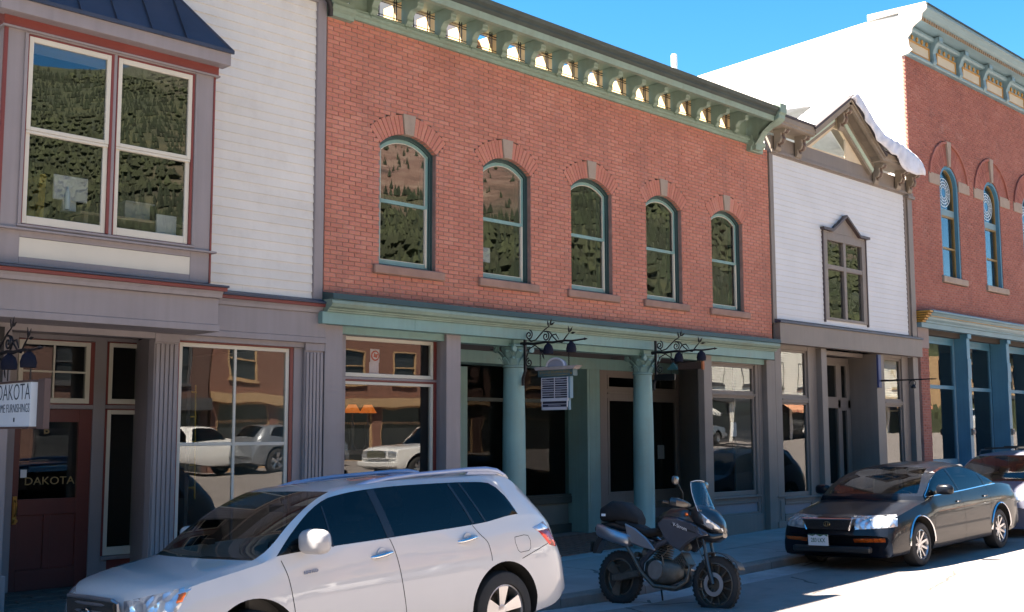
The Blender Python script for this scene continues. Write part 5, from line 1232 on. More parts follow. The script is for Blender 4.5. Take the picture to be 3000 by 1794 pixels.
def car(name, label, cat, S, loc, rot, paint, glass_side, group=None):
    t = thing(name, label, cat, loc, rot, group)
    f = {k: (pchip(v) if k not in ('bow',) else lin(v)) for k, v in S['tab'].items()}
    L_ = S['L']; ws0, ws1 = S['ws']; rg0, rg1 = S['rg']; bw = f['bow']
    def binv(q):
        a = q
        for _ in range(30): a = q-bw(a)
        return a
    D0, D1 = S['dlo']; d0, d1 = binv(D0), binv(D1)
    xs = set([0, .03, .07, .12, .2, L_, L_-.03, L_-.08, L_-.15, ws0, ws1, rg0, rg1, d0, d1, d0+.03, d1-.03, d0+.1, d1-.08])
    k = .28
    while k < L_-.2: xs.add(round(k, 3)); k += .085
    s0_ = S.get('s0', 0); xs = {q for q in xs if q > s0_+.01} | {s0_, s0_+.025, s0_+.06}
    xs = sorted(xs); xx = [xs[0]]
    for q in xs[1:]:
        if q-xx[-1] > .012 or q in (ws0, ws1, rg0, rg1, d0, d1): xx.append(q)
    xs = xx
    fr = [(0, -.12), (.04, -.035), (.20, 0), (.36, .006), (.52, .006), (.68, .0), (.80, -.012)]
    NT = 7; NW = 4
    bow = f['bow']
    def section(s0):
        # s0 is the position on the centre line, x the position of the flank of the same (bowed) section
        x = s0+bow(s0); zc0 = f['zc'](s0)
        zl, zb_, ym, yb_ = f['zlow'](x), min(f['zb'](x), zc0-.03), f['ym'](x), f['yb'](x)
        pts = [(0, zl)]
        for a, dy in fr: pts.append((ym+dy, zl+(zb_-zl)*a))
        pts.append((yb_+.35*max(0, ym-yb_), zl+(zb_-zl)*.91)); pts.append((yb_+.006, zl+(zb_-zl)*.975)); pts.append((yb_, zb_))
        zt_ = max(zb_, f['zt'](x)) if D0 < x < D1 else zb_
        yt = yb_-S['tumble']*(zt_-zb_)
        for i in range(1, NW+1): q = i/NW; pts.append((yb_+(yt-yb_)*q+.012*math.sin(math.pi*q)*(zt_-zb_ > .05), zb_+(zt_-zb_)*q))
        ze, ye = min(max(f['ze'](x), zt_+.002), max(zt_+.001, zc0-.008)), min(f['ye'](x), yt-.004)
        pts.append(((yt*.35+ye*.65)+.008, zt_+(ze-zt_)*.62)); pts.append((ye, ze)); zc = max(zc0, ze)
        for i in range(1, NT+1):
            q = i/NT; pts.append((ye*(1-q), ze+(zc-ze)*(1-(1-q)**2.2)))
        return pts
    secs = [section(x) for x in xs]; n = len(secs[0]); iB = 1+len(fr)+2; iT = iB+NW; iE = iT+2
    W = max(a for s_ in secs for a, b in s_)
    verts = []; idx = {}
    def V(i, j, sd):
        y, z_ = secs[i][j]
        if j in (0, n-1): y = 0
        key = (i, j, 0 if y == 0 else sd)
        if key not in idx:
            idx[key] = len(verts); verts.append((xs[i]+bow(xs[i])*(y/W)**2, y*sd, z_))
        return idx[key]
    faces, fmi = [], []
    for i in range(len(xs)-1):
        xm = (xs[i]+xs[i+1])/2
        for j in range(n-1):
            mi = 0
            if j < 1: mi = 4
            elif iB <= j < iT and d0 < xm < d1: mi = 1
            elif j >= iE and ws0 < xm < ws1: mi = 2
            elif j >= iE+1 and rg0 < xm < rg1: mi = 3
            for sd in (-1, 1):
                q = [V(i, j, sd), V(i+1, j, sd), V(i+1, j+1, sd), V(i, j+1, sd)]
                q = [a for c_, a in enumerate(q) if a not in q[:c_]]
                if len(q) < 3: continue
                faces.append(q if sd < 0 else q[::-1]); fmi.append(mi)
    for i, fl in ((0, False), (len(xs)-1, True)):
        for j in range(n-1):
            q = [V(i, j, -1), V(i, j+1, -1), V(i, j+1, 1), V(i, j, 1)]
            q = [a for c_, a in enumerate(q) if a not in q[:c_]]
            if len(q) < 3: continue
            faces.append(q[::-1] if fl else q); fmi.append(0)
    me = bpy.data.meshes.new('body'); me.from_pydata(verts, [], faces); me.validate()
    import bmesh
    mats = [paint, glass_side, M_CGLASS, M_TGLASS, M_UNDER, M_UNDER]
    for m_ in mats: me.materials.append(m_)
    if len(me.polygons) == len(fmi): me.polygons.foreach_set('material_index', fmi)
    bm = bmesh.new(); bm.from_mesh(me); bmesh.ops.remove_doubles(bm, verts=bm.verts, dist=.0012); bmesh.ops.dissolve_degenerate(bm, dist=.0005, edges=bm.edges)
    bmesh.ops.recalc_face_normals(bm, faces=bm.faces); bm.to_mesh(me); bm.free()
    tmp = bpy.data.objects.new('tmp', me); col.objects.link(tmp)
    cut = []
    for hx in S['hubs']:
        for sd in (-1, 1):
            g = G(); g.lathe([(S['arch'], sd*(W-.30)), (S['arch'], sd*(W+.2))], (hx, 0, S['hubz']+S.get('archup', .02)), 'y', 48)
            cm = g.mesh('c'); 
            bm = bmesh.new(); bm.from_mesh(cm); bmesh.ops.recalc_face_normals(bm, faces=bm.faces); bm.to_mesh(cm); bm.free()
            for m_ in mats: cm.materials.append(m_)
            cm.polygons.foreach_set('material_index', [5]*len(cm.polygons))
            co = bpy.data.objects.new('cut', cm); col.objects.link(co); cut.append(co)
            md = tmp.modifiers.new('b', 'BOOLEAN'); md.operation = 'DIFFERENCE'; md.object = co; md.solver = 'EXACT'
    dg = bpy.context.evaluated_depsgraph_get(); res = bpy.data.meshes.new_from_object(tmp.evaluated_get(dg))
    for o in cut+[tmp]: bpy.data.objects.remove(o)
    # split into body and panes
    def sub(keep, nm, sd=0):
        bm = bmesh.new(); bm.from_mesh(res); bmesh.ops.delete(bm, geom=[q for q in bm.faces if q.material_index not in keep or (sd and q.calc_center_median().y*sd < 0)], context='FACES')
        m2 = bpy.data.meshes.new(nm); bm.to_mesh(m2); bm.free()
        for m_ in mats: m2.materials.append(m_)
        m2.polygons.foreach_set('use_smooth', [True]*len(m2.polygons)); m2.set_sharp_from_angle(angle=R(38)); return m2
    body = sub((0, 4, 5), 'body'); link('body', body, t, local=True)
    link('side_window', sub((1,), 'side_window', -1), t, local=True); link('side_window', sub((1,), 'side_window', 1), t, local=True)
    link('windshield', sub((2,), 'windshield'), t, local=True); link('rear_window', sub((3,), 'rear_window'), t, local=True)
    bm = bmesh.new(); bm.from_mesh(res); bvh = BVHTree.FromBMesh(bm); bm.free()
    for hx in S['hubs']:
        for sd in (-1, 1): wheel(t, hx, sd*(W-S['tw']/2-.02), S['hubz'], S['tw'], S['rim'], S['spokes'], sd, wd=S.get('wd', .018))
    # cabin: floor, dash, seats
    cx0 = ws0+.1
    g = G(); g.box(cx0-.1, d1-.1, -W+.12, W-.12, .36, .40); g.box(cx0-.05, cx0+.55, -W+.16, W-.16, .40, f['zb'](cx0+.4)-.10); g.build('dashboard', M_BLACK, t, local=True, bevel=.03)
    for sx in S['seats']:
        for sd in ((-1, 1) if sx == S['seats'][0] else (0,)):
            g = G(); hw = .24 if sd else .62; cy_ = sd*.36
            g.box(sx, sx+.48, cy_-hw, cy_+hw, .45, .66); g.prism([(sx+.42, .55), (sx+.58, .55), (sx+.72, 1.18), (sx+.60, 1.20)], 'y', cy_-hw, cy_+hw)
            for hy in ((cy_,) if sd else (-.36, .36)): g.prism([(sx+.64, 1.20), (sx+.74, 1.20), (sx+.78, 1.36), (sx+.70, 1.38)], 'y', hy-.12, hy+.12)
            g.build('seat', M_SEAT, t, local=True, bevel=.03)
    sx = S['seats'][0]; g = G(); c = Vector((sx-.22, -.36, f['zb'](sx)-.10)); ax = Vector((.5, 0, .35)).normalized(); u = Vector((0, 1, 0)); v = ax.cross(u)
    g.tube([c+(u*math.cos(a)+v*math.sin(a))*.18 for a in [2*math.pi*k/18 for k in range(19)]], .014, 6); g.tube([c-u*.18, c+u*.18], .012, 5); g.build('steering_wheel', M_BLACK, t, local=True)
    return t, bvh, f, W
def on_side(bvh, x, z, sd=-1):
    h = bvh.ray_cast(Vector((x, sd*3, z)), Vector((0, -sd, 0)))[0]
    return h.y if h else sd*.9
def ribbon(t, bvh, pts, w, mt, name='panel_gap', sd=-1, closed=False, lift=.0012, dirv=None, org=None):
    P = []
    for a, b in pts:
        P.append(Vector((a, on_side(bvh, a, b, sd)+sd*lift, b)))
    out = []
    for i in range(len(P)):
        d = (P[min(i+1, len(P)-1)]-P[max(i-1, 0)]); n = Vector((-d.z, 0, d.x)).normalized()*w/2
        for s_ in (-1, 1):
            q = P[i]+n*s_; out.append(Vector((q.x, on_side(bvh, q.x, q.z, sd)+sd*lift, q.z)))
    g = G(); g.add(out, [(2*i, 2*i+1, 2*i+3, 2*i+2) for i in range(len(P)-1)]); return g.build(name, mt, t, local=True)
def patch(t, bvh, cs, direction, mt, name, nu=10, nv=6, lift=.008, rnd=.0):
    """lamp or plate hugging the body: bilinear quad cs dropped on to the body along direction"""
    d = Vector(direction).normalized(); rows = []
    for i in range(nu+1):
        r_ = []
        for j in range(nv+1):
            u, v = i/nu, j/nv; p = Vector(cs[0])*(1-u)*(1-v)+Vector(cs[1])*u*(1-v)+Vector(cs[2])*u*v+Vector(cs[3])*(1-u)*v
            h = bvh.ray_cast(p-d*.8, d)[0]; q = h if h else p
            e = min(u, 1-u, .12)/.12*min(v, 1-v, .12)/.12
            r_.append(q-d*(lift*min(1, .15+e)))
        rows.append(r_)
    g = G(); g.grid(rows); return g.build(name, mt, t, local=True, smooth=60)
def smoothpath(pts, n=8):
    P = [Vector((a, b, 0)) for a, b in pts]; out = []
    for i in range(len(P)-1):
        p0, p1, p2, p3 = P[max(i-1, 0)], P[i], P[i+1], P[min(i+2, len(P)-1)]
        for k in range(n):
            t = k/n; q = .5*((2*p1)+(p2-p0)*t+(2*p0-5*p1+4*p2-p3)*t*t+(3*p1-p0-3*p2+p3)*t**3); out.append((q.x, q.y))
    out.append((P[-1].x, P[-1].y)); return out
def mirror_part(t, x, y, z, paint, sc=1.0, sd=-1):
    g = G(); rows = []
    for i in range(9):
        a = math.pi*i/8; r_ = math.sin(a)**.6 if 0 < a < math.pi else 0
        rows.append([(x+sc*(-.10+.16*(1-math.cos(a))/2), y+sd*sc*(.155*r_*sgnp(math.cos(b), .55)), z+sc*(.092*r_*sgnp(math.sin(b), .5 if math.sin(b) < 0 else .7))) for b in [2*math.pi*k/20 for k in range(21)]])
    g.grid(rows); g.build('mirror', paint, t, local=True, smooth=80)
    g = G(); g.prism([(y-sd*.30*sc, z-.08*sc), (y-sd*.02, z-.06*sc), (y-sd*.02, z-.02*sc), (y-sd*.30*sc, z-.03*sc)], 'x', x-.02, x+.05); g.build('mirror_arm', M_BLACK, t, local=True)
def sgnp(v, p): return math.copysign(abs(v)**p, v)
def plate(t, c, n, w, h, txt, mt, tm):
    pass

def car_paint(name, c, metal=.25, rough=.28, flake=.05, coat=1.0, spec=.5):
    return mat(name, c, rough, flake, 1.5, metal=metal, coat=coat, spec=spec, local=True, dirt=tuple(.8*v+.015 for v in c), dirtamt=.12, dirtscale=2)
P_WHITE = car_paint('pearl_white_car_paint', (.50, .50, .51), 0.0, .35, .02)
P_DARK = car_paint('dark_green_black_car_paint', (.005, .007, .012), 0, .3, coat=.35, spec=.12)
P_NAVY = car_paint('dark_blue_grey_car_paint', (.15, .155, .205), .15, .35, coat=.5, spec=.3)
P_GREY = car_paint('silver_grey_car_paint', (.22, .24, .27), .5, .35)

SUV = dict(s0=.15, L=4.94, ws=(1.02, 1.97), rg=(4.30, 4.70), dlo=(1.32, 4.115), hubs=(1.04, 3.83), hubz=.372, arch=.445, tw=.24, rim=.245, spokes=5, tumble=.40, seats=(1.95, 2.85), wd=.03, archup=.02,
  tab=dict(zc=[(.15,.66),(.172,.80),(.21,.925),(.29,.985),(.52,1.055),(.85,1.10),(1.02,1.125),(1.3,1.30),(1.6,1.47),(1.8,1.56),(1.97,1.62),(2.15,1.655),(2.5,1.69),(3.0,1.705),(3.6,1.70),(4.0,1.685),(4.28,1.66),(4.36,1.61),(4.55,1.42),(4.73,1.20),(4.80,1.02),(4.86,.93),(4.92,.75),(4.94,.62)],
   zb=[(0,.58),(.05,.80),(.15,.87),(.35,.945),(.8,1.03),(1.2,1.10),(1.32,1.136),(2.5,1.18),(3.6,1.215),(4.1,1.262),(4.35,1.25),(4.56,1.14),(4.7,.95),(4.79,.72),(4.8,.60)],
   zt=[(1.32,1.136),(1.53,1.31),(1.81,1.50),(1.97,1.565),(2.37,1.61),(2.725,1.62),(3.19,1.616),(3.80,1.592),(3.90,1.56),(3.975,1.49),(4.02,1.44),(4.115,1.262)],
   ze=[(0,.59),(.05,.81),(.15,.885),(.35,.965),(.8,1.055),(1.2,1.13),(1.32,1.20),(1.6,1.42),(1.785,1.555),(1.95,1.61),(2.3,1.65),(3.0,1.67),(3.87,1.66),(4.08,1.645),(4.19,1.61),(4.27,1.546),(4.45,1.351),(4.61,1.15),(4.7,.96),(4.79,.73),(4.8,.61)],
   ye=[(0,.45),(.1,.56),(.3,.66),(.8,.74),(1.2,.78),(1.32,.80),(1.6,.74),(1.95,.66),(2.5,.63),(4.0,.61),(4.4,.68),(4.6,.72),(4.8,.5)],
   yb=[(0,.60),(.1,.72),(.35,.84),(.8,.88),(1.3,.88),(2.5,.885),(3.8,.875),(4.3,.85),(4.6,.80),(4.8,.68)],
   ym=[(0,.64),(.1,.78),(.3,.88),(.6,.925),(1.0,.94),(2.4,.935),(3.8,.945),(4.4,.93),(4.65,.88),(4.8,.76)],
   zlow=[(0,.30),(.3,.24),(1,.24),(3.8,.25),(4.5,.30),(4.8,.44)],
   bow=[(0,.20),(.5,.20),(1.0,.17),(2.0,.06),(2.4,0),(4.0,0),(4.94,-.18)]))
suv_slope = .026
suv, bv, F_, W_ = car('white_suv', 'pearl white parked SUV with roof rails and dark glass, nearest vehicle at lower left', 'SUV', SUV, (4.13, -3.185, -.11), (-.038, -math.atan(suv_slope), 0), P_WHITE, M_TGLASS)
for pts in ([(1.335,1.10),(1.37,1.0),(1.40,.85),(1.43,.62),(1.44,.32)], [(2.47,1.172),(2.51,1.06),(2.55,.85),(2.59,.55),(2.60,.32)], [(3.48,1.205),(3.55,1.12),(3.625,1.04),(3.655,.93),(3.66,.86)], [(4.07,.84),(4.2,.875),(4.4,.93),(4.50,.955)]):
    ribbon(suv, bv, smoothpath(pts), .007, M_UNDER)
fd = [(3.99,1.05),(4.12,1.06),(4.18,1.05),(4.205,1.0),(4.20,.93),(4.17,.905),(4.05,.90),(4.02,.92),(3.99,1.0),(3.99,1.05)]
ribbon(suv, bv, fd, .006, mat('dark_seam', (.03, .03, .035), .7))
for a, b_, w_ in (((2.49, 1.185), (2.40, 1.605), .085), ((3.50, 1.22), (3.33, 1.605), .03), ((3.66, 1.225), (3.47, 1.60), .022), ((1.86, 1.16), (1.845, 1.50), .018)):
    ribbon(suv, bv, [(a[0]+(b_[0]-a[0])*i/8, a[1]+(b_[1]-a[1])*i/8) for i in range(9)], w_, mat('gloss_black_pillar', (.012, .014, .02), .25, local=True), 'window_pillar', lift=.003)
ribbon(suv, bv, [(1.30+.02*i, .30) for i in range(100)], .05, M_BLACK, 'rocker_trim')
for hx, hz in ((2.36, 1.045), (3.385, 1.085)):     # door handles with cups
    yy = on_side(bv, hx, hz)
    g = G(); pts = [(hx-.115, yy+.004, hz-.016), (hx-.09, yy-.03, hz-.012), (hx, yy-.040, hz), (hx+.09, yy-.03, hz+.012), (hx+.115, yy+.004, hz+.014)]
    g.tube(pts, [.012, .017, .019, .017, .012], 8); g.build('door_handle', M_CHROME, suv, local=True, smooth=60)
    g = G(); g.lathe([(.058, -.003), (.045, .001)], (hx, yy-.001, hz), 'y', 18); g.build('handle_cup', mat('shaded_white_cup', (.5, .5, .52), .4, local=True), suv, local=True)
mirror_part(suv, 1.58, -1.05, 1.235, car_paint('mirror_white_toned_down', (.34, .34, .36), 0, .4, .02, coat=.3, spec=.3), 1.12); mirror_part(suv, 1.66, 1.04, 1.235, P_WHITE, 1.0, 1)  # near mirror: body white darkened to offset bright light bounced off the road
for sd in (-1, 1):    # roof rails
    g = G(); pts = [(2.10+2.05*i/20, sd*(.60-.02*math.sin(math.pi*i/20)), 1.655+.105*math.sin(math.pi*min(1, max(0, (i/20)))**.55)**.8*1.0 if 0 < i < 20 else 1.655) for i in range(21)]
    pts = [(2.30, sd*.62, 1.635), (2.46, sd*.61, 1.662), (2.7, sd*.60, 1.688), (3.0, sd*.60, 1.706), (3.5, sd*.60, 1.716), (3.72, sd*.60, 1.718), (3.96, sd*.60, 1.712), (4.10, sd*.61, 1.69), (4.18, sd*.62, 1.65)]
    g.tube(pts, [.014, .022, .022, .020, .020, .024, .028, .024, .016], 8); g.build('roof_rail', mat('blue_silver_rail', (.30, .36, .50), .35, metal=.3, local=True), suv, local=True, smooth=60)
    g = G(); g.prism([(3.68, 1.67), (4.12, 1.65), (4.06, 1.69), (3.72, 1.725)], 'y', sd*.585, sd*.615); g.prism([(2.24, 1.63), (2.60, 1.66), (2.55, 1.70), (2.42, 1.675)], 'y', sd*.585, sd*.615); g.build('rail_foot', MATS['blue_silver_rail'], suv, local=True, bevel=.004)
g = G(); g.prism([(4.08, 1.672), (4.22, 1.655), (4.27, 1.60), (4.20, 1.605), (4.12, 1.64)], 'y', -.62, .62); g.build('rear_spoiler', P_WHITE, suv, local=True, bevel=.01)
patch(suv, bv, [(.16, -.50, .89), (.50, -.96, 1.0), (.34, -.96, .80), (.14, -.55, .64)], (.55, .83, 0), M_HEAD, 'headlight', 14, 8)
patch(suv, bv, [(.40, -.93, .945), (.47, -.95, .965), (.42, -.95, .885), (.36, -.93, .865)], (.45, .9, 0), M_ORANGE, 'turn_signal', 4, 4, lift=.014)
patch(suv, bv, [(.16, .50, .89), (.50, .96, 1.0), (.34, .96, .80), (.14, .55, .64)], (.55, -.83, 0), M_HEAD, 'headlight', 14, 8)
patch(suv, bv, [(4.27, -.9, 1.12), (4.50, -.9, 1.165), (4.56, -.9, 1.085), (4.33, -.9, 1.08)], (0, 1, 0), M_TAILW, 'tail_lens', 8, 4, lift=.012)
patch(suv, bv, [(4.335, -.9, 1.082), (4.57, -.9, 1.09), (4.62, -.9, .90), (4.49, -.9, .93)], (0, 1, 0), M_TAIL, 'tail_light', 8, 6, lift=.014)
# grille with slats and round emblem
g = G(); g.box(.14, .19, -.40, .40, .62, .885); g.build('grille_back', M_BLACK, suv, local=True)
for zz in (.67, .735, .80, .862): g = G(); g.tube([(.135+.05*(y_/.44)**2, y_, zz) for y_ in [-.39+.078*k for k in range(11)]], .013, 6); g.build('grille_bar', mat('grey_grille_bar', (.20, .21, .24), .3, metal=.7, local=True), suv, local=True)
g = G(); g.tube([(.18, -.42, .62), (.17, -.42, .88), (.145, -.38, .905), (.125, 0, .915), (.145, .38, .905), (.17, .42, .88), (.18, .42, .62)], .016, 6); g.build('grille_surround', MATS['grey_grille_bar'], suv, local=True)
g = G()
def ell(ry, rz, cz, cy=0): return [(.105, cy+ry*math.cos(a), cz+rz*math.sin(a)) for a in [2*math.pi*k/24 for k in range(25)]]
g.tube(ell(.085, .058, .765), .009, 6); g.tube(ell(.030, .055, .765), .007, 6); g.tube(ell(.055, .022, .79), .007, 6); g.build('emblem', M_CHROME, suv, local=True)
mx_ = Matrix(((1, 0, 0, 1.60), (0, 0, -1, on_side(bv, 1.6, .965)-.004), (.06, 1, 0, .985), (0, 0, 0, 1)))
text_mesh('LIMITED', .034, mat('dull_blue_chrome', (.16, .20, .30), .3, metal=.5, local=True), 'badge', suv, mx_, sx=1.15, depth=.003, local=True, bold=.001)
g = G(); g.box(.15, .30, -.70, .70, .30, .50); g.build('lower_intake', M_BLACK, suv, local=True, bevel=.03)
g = G(); g.tube([(1.96, 0, 1.50), (1.95, 0, 1.56)], .008, 6); g.box(1.90, 1.93, -.12, .12, 1.44, 1.51); g.build('rear_view_mirror', M_BLACK, suv, local=True)

SED = dict(L=4.95, ws=(1.28, 2.15), rg=(3.42, 4.03), dlo=(1.36, 3.93), hubs=(1.04, 3.895), hubz=.318, arch=.375, tw=.215, rim=.215, spokes=9, tumble=.45, seats=(2.0, 2.9), wd=.014, archup=.03,
  tab=dict(zc=[(0,.52),(.025,.62),(.07,.70),(.2,.765),(.6,.85),(1.0,.92),(1.28,.965),(1.7,1.19),(2.0,1.34),(2.15,1.40),(2.4,1.44),(2.8,1.465),(3.2,1.45),(3.42,1.41),(3.7,1.27),(4.03,1.105),(4.2,1.085),(4.7,1.05),(4.88,.93),(4.93,.75),(4.95,.56)],
   zb=[(0,.50),(.1,.65),(.4,.745),(.9,.865),(1.28,.965),(1.36,.985),(2.46,1.01),(3.47,1.04),(3.93,1.05),(4.5,1.0),(4.8,.90),(4.9,.76),(4.95,.55)],
   zt=[(1.36,.985),(1.7,1.18),(2.02,1.30),(2.4,1.36),(2.75,1.367),(3.1,1.335),(3.4,1.26),(3.7,1.15),(3.93,1.05)],
   ze=[(0,.505),(.1,.66),(.4,.765),(.9,.885),(1.28,.985),(1.36,1.02),(1.7,1.215),(2.02,1.345),(2.4,1.40),(2.8,1.415),(3.2,1.39),(3.42,1.33),(3.7,1.20),(4.0,1.07),(4.5,1.02),(4.8,.93),(4.9,.77),(4.95,.555)],
   ye=[(0,.5),(.1,.60),(.4,.70),(1.2,.74),(1.36,.74),(2.1,.57),(2.8,.55),(3.4,.56),(3.95,.68),(4.5,.72),(4.8,.66),(4.95,.5)],
   yb=[(0,.66),(.1,.76),(.4,.84),(.9,.86),(2.5,.875),(3.9,.86),(4.5,.83),(4.8,.77),(4.95,.66)],
   ym=[(0,.70),(.1,.80),(.3,.88),(.7,.92),(1.2,.935),(3.7,.935),(4.4,.92),(4.75,.86),(4.95,.74)],
   zlow=[(0,.24),(.3,.20),(1,.20),(3.9,.21),(4.5,.25),(4.95,.34)],
   bow=[(0,.24),(.5,.20),(1.3,.16),(2.1,.06),(2.4,0),(3.4,0),(4.0,-.05),(4.95,-.14)]))
sed, bv, F2, W2 = car('dark_sedan', 'black four-door sedan with silver wheel arch trims parked facing left at the kerb', 'car', SED, (15.34, -3.375, .085), (-.03, -math.atan(.0235), 0), P_DARK, cglass('blue_black_car_glass', (.16, .18, .20), .06))
for pts in ([(1.42,.97),(1.46,.80),(1.46,.50),(1.40,.26)], [(2.50,1.0),(2.53,.7),(2.53,.26)], [(3.52,1.035),(3.56,.80),(3.50,.66)]):
    ribbon(sed, bv, smoothpath(pts), .006, M_UNDER)
ribbon(sed, bv, [(1.5+.02*i, .52) for i in range(98)], .035, M_BLACK, 'side_moulding')
ribbon(sed, bv, smoothpath([(1.37,.983),(2.46,1.004),(3.47,1.036),(3.92,1.044)], 10), .014, M_CHROME, 'window_chrome', lift=.003)
ribbon(sed, bv, smoothpath([(1.38,1.0),(1.7,1.193),(2.02,1.313),(2.4,1.374),(2.75,1.382),(3.1,1.35),(3.4,1.273),(3.7,1.162),(3.92,1.056)], 8), .012, M_CHROME, 'window_chrome', lift=.003)
for a, b in (((2.50, 1.02), (2.40, 1.35)), ((3.50, 1.045), (3.42, 1.25))):
    ribbon(sed, bv, [(a[0]+(b[0]-a[0])*i/8, a[1]+(b[1]-a[1])*i/8) for i in range(9)], .06, P_DARK, 'window_pillar', lift=.004)
for hx in SED['hubs']:
    g = G(); pts = [(hx+.385*math.cos(a), on_side(bv, hx+.41*math.cos(a), .348+.41*math.sin(a))-.004, .348+.385*math.sin(a)) for a in [R(-2+184*k/24) for k in range(25)]]
    g.tube(pts, .017, 6); g.build('arch_trim', M_CHROME, sed, local=True, smooth=60)
for hx, hz in ((2.36, .86), (3.36, .88)):
    yy = on_side(bv, hx, hz); g = G(); g.box(hx-.08, hx+.08, yy-.018, yy+.01, hz-.014, hz+.014); g.build('door_handle', P_DARK, sed, local=True, bevel=.006)
    g = G(); g.box(hx-.07, hx-.03, yy-.020, yy-.0185, hz-.01, hz+.006); g.build('handle_glint', M_CHROME, sed, local=True)
mirror_part(sed, 1.72, -1.02, 1.075, P_DARK, .85); mirror_part(sed, 1.72, 1.02, 1.075, P_DARK, .85, 1)
patch(sed, bv, [(.03, -.40, .775), (.42, -.90, .79), (.36, -.90, .63), (.0, -.44, .60)], (.75, .66, 0), M_HEAD, 'headlight', 14, 6, lift=.012)
patch(sed, bv, [(.03, .40, .775), (.42, .90, .79), (.36, .90, .63), (.0, .44, .60)], (.75, -.66, 0), M_HEAD, 'headlight', 14, 6, lift=.012)
patch(sed, bv, [(.0, -.33, .455), (.12, -.80, .475), (.12, -.80, .42), (.0, -.35, .40)], (1, .3, 0), M_ORANGE, 'turn_signal', 8, 3, lift=.01)
patch(sed, bv, [(.0, .52, .455), (.12, .84, .475), (.12, .84, .42), (.0, .55, .40)], (1, -.3, 0), M_ORANGE, 'turn_signal', 8, 3, lift=.01)
g = G(); rows = [(-.015, .60, .34), (-.012, .74, .40)]
g.prism([(-.33, .60), (.33, .60), (.39, .745), (-.39, .745)], 'x', -.03, .10); g.build('grille', M_BLACK, sed, local=True)
g = G()
for k in range(7): g.box(-.037, -.031, -.33, .33, .615+.018*k, .620+.018*k)
g.build('grille_slats', mat('dark_chrome_slat', (.06, .06, .07), .3, metal=.8, local=True), sed, local=True)
g = G(); g.tube([(-.035, -.34, .595), (-.03, -.40, .75), (-.03, .40, .75), (-.035, .34, .595)], .014, 6); g.build('grille_surround', M_CHROME, sed, local=True)
g = G(); g.tube([(-.045, .05*math.cos(a), .68+.035*math.sin(a)) for a in [2*math.pi*k/16 for k in range(17)]], .006, 5); g.tube([(-.045, .02*math.cos(a), .68+.033*math.sin(a)) for a in [2*math.pi*k/12 for k in range(13)]], .005, 5); g.build('emblem', mat('dim_emblem', (.25, .2, .12), .3, metal=1, local=True), sed, local=True)
g = G(); g.box(-.075, -.062, -.02, .30, .37, .53); g.build('number_plate', mat('white_green_number_plate', (.62, .64, .66), .4, local=True), sed, local=True)
g = G(); g.prism([(-.02, .50), (.04, .525), (.10, .50), (.17, .527), (.22, .505), (.30, .52), (.30, .53), (-.02, .53)], 'x', -.0765, -.0755); g.build('plate_mountains', mat('plate_dark_green', (.03, .10, .05), .5), sed, local=True)
mp = Matrix(((0, 0, -1, -.077), (-1, 0, 0, .14), (0, 1, 0, .445), (0, 0, 0, 1)))
text_mesh('283·LKX', .085, MATS['plate_dark_green'], 'plate_text', sed, mp, sx=.75, depth=.0006, local=True, bold=.001)
g = G(); g.box(.0, .10, -.62, .62, .27, .36); g.build('lower_intake', M_BLACK, sed, local=True, bevel=.02)

# dark wagon behind the sedan
WAG = dict(SUV); WAG['spokes'] = 7
wag, bv, F3, W3 = car('dark_wagon', 'dark blue-grey wagon with roof rack cut by the right edge, behind the sedan', 'car', WAG, (20.62, -3.25, .15), (-.03, -math.atan(.0222), 0), P_NAVY, M_TGLASS)
wag.scale = (.93, .97, .90)
patch(wag, bv, [(.16, -.50, .90), (.50, -.96, 1.0), (.30, -.96, .80), (.02, -.55, .66)], (.55, .83, 0), M_HEAD, 'headlight', 10, 6)
patch(wag, bv, [(.16, .50, .90), (.50, .96, 1.0), (.30, .96, .80), (.02, .55, .66)], (.55, -.83, 0), M_HEAD, 'headlight', 10, 6)
g = G(); g.box(.14, .20, -.40, .40, .66, .88); g.build('grille', M_BLACK, wag, local=True)
for sd in (-1, 1): g = G(); g.tube([(2.0, sd*.60, 1.65), (2.1, sd*.60, 1.74), (3.9, sd*.60, 1.76), (4.0, sd*.60, 1.66)], .018, 6); g.build('roof_rail', M_BLACK, wag, local=True)
for cx_ in (2.35, 3.4): g = G(); g.box(cx_-.03, cx_+.03, -.62, .62, 1.75, 1.785); g.build('rack_bar', M_BLACK, wag, local=True)
mirror_part(wag, 1.66, -1.04, 1.235, P_NAVY, .9)

# ================================================================== motorcycle (local: forward +x, left +y)
h_ = Vector((.165, -1.0, 0)).normalized()
moto = thing('motorcycle', 'black and silver adventure motorcycle with tall windscreen and tail bag parked against the kerb', 'motorcycle', (11.37, -2.68, -.035), (0, 0, math.atan2(h_.y, h_.x)))
moto.scale = (.93, 1.04, 1.03); moto.rotation_euler = (R(-7), 0, math.atan2(h_.y, h_.x))
def hull(name, mt, secs, n=20, p=.75, **kw):
    """loft of rounded sections (x, y, z, half width, half height)"""
    g = G(); rows = []
    for (x, y, z, hw, hh) in secs:
        rows.append([(x, y+hw*sgnp(math.cos(a), p), z+hh*sgnp(math.sin(a), p)) for a in [2*math.pi*k/n for k in range(n+1)]])
    g.grid(rows)
    g.f.append(list(range(n))[::-1]); g.m.append(0); o = (len(secs)-1)*(n+1); g.f.append([o+k for k in range(n)]); g.m.append(0)
    return g.build(name, mt, moto, local=True, smooth=50, **kw)
M_MBLK = mat('satin_black_fairing', (.012, .013, .016), .3, .1, 4, coat=.6, local=True, dirt=(.08, .06, .045), dirtamt=.25, dirtscale=5)
M_MSIL = mat('graphite_silver_fairing', (.075, .08, .10), .3, .08, 4, metal=.6, coat=.8, local=True)
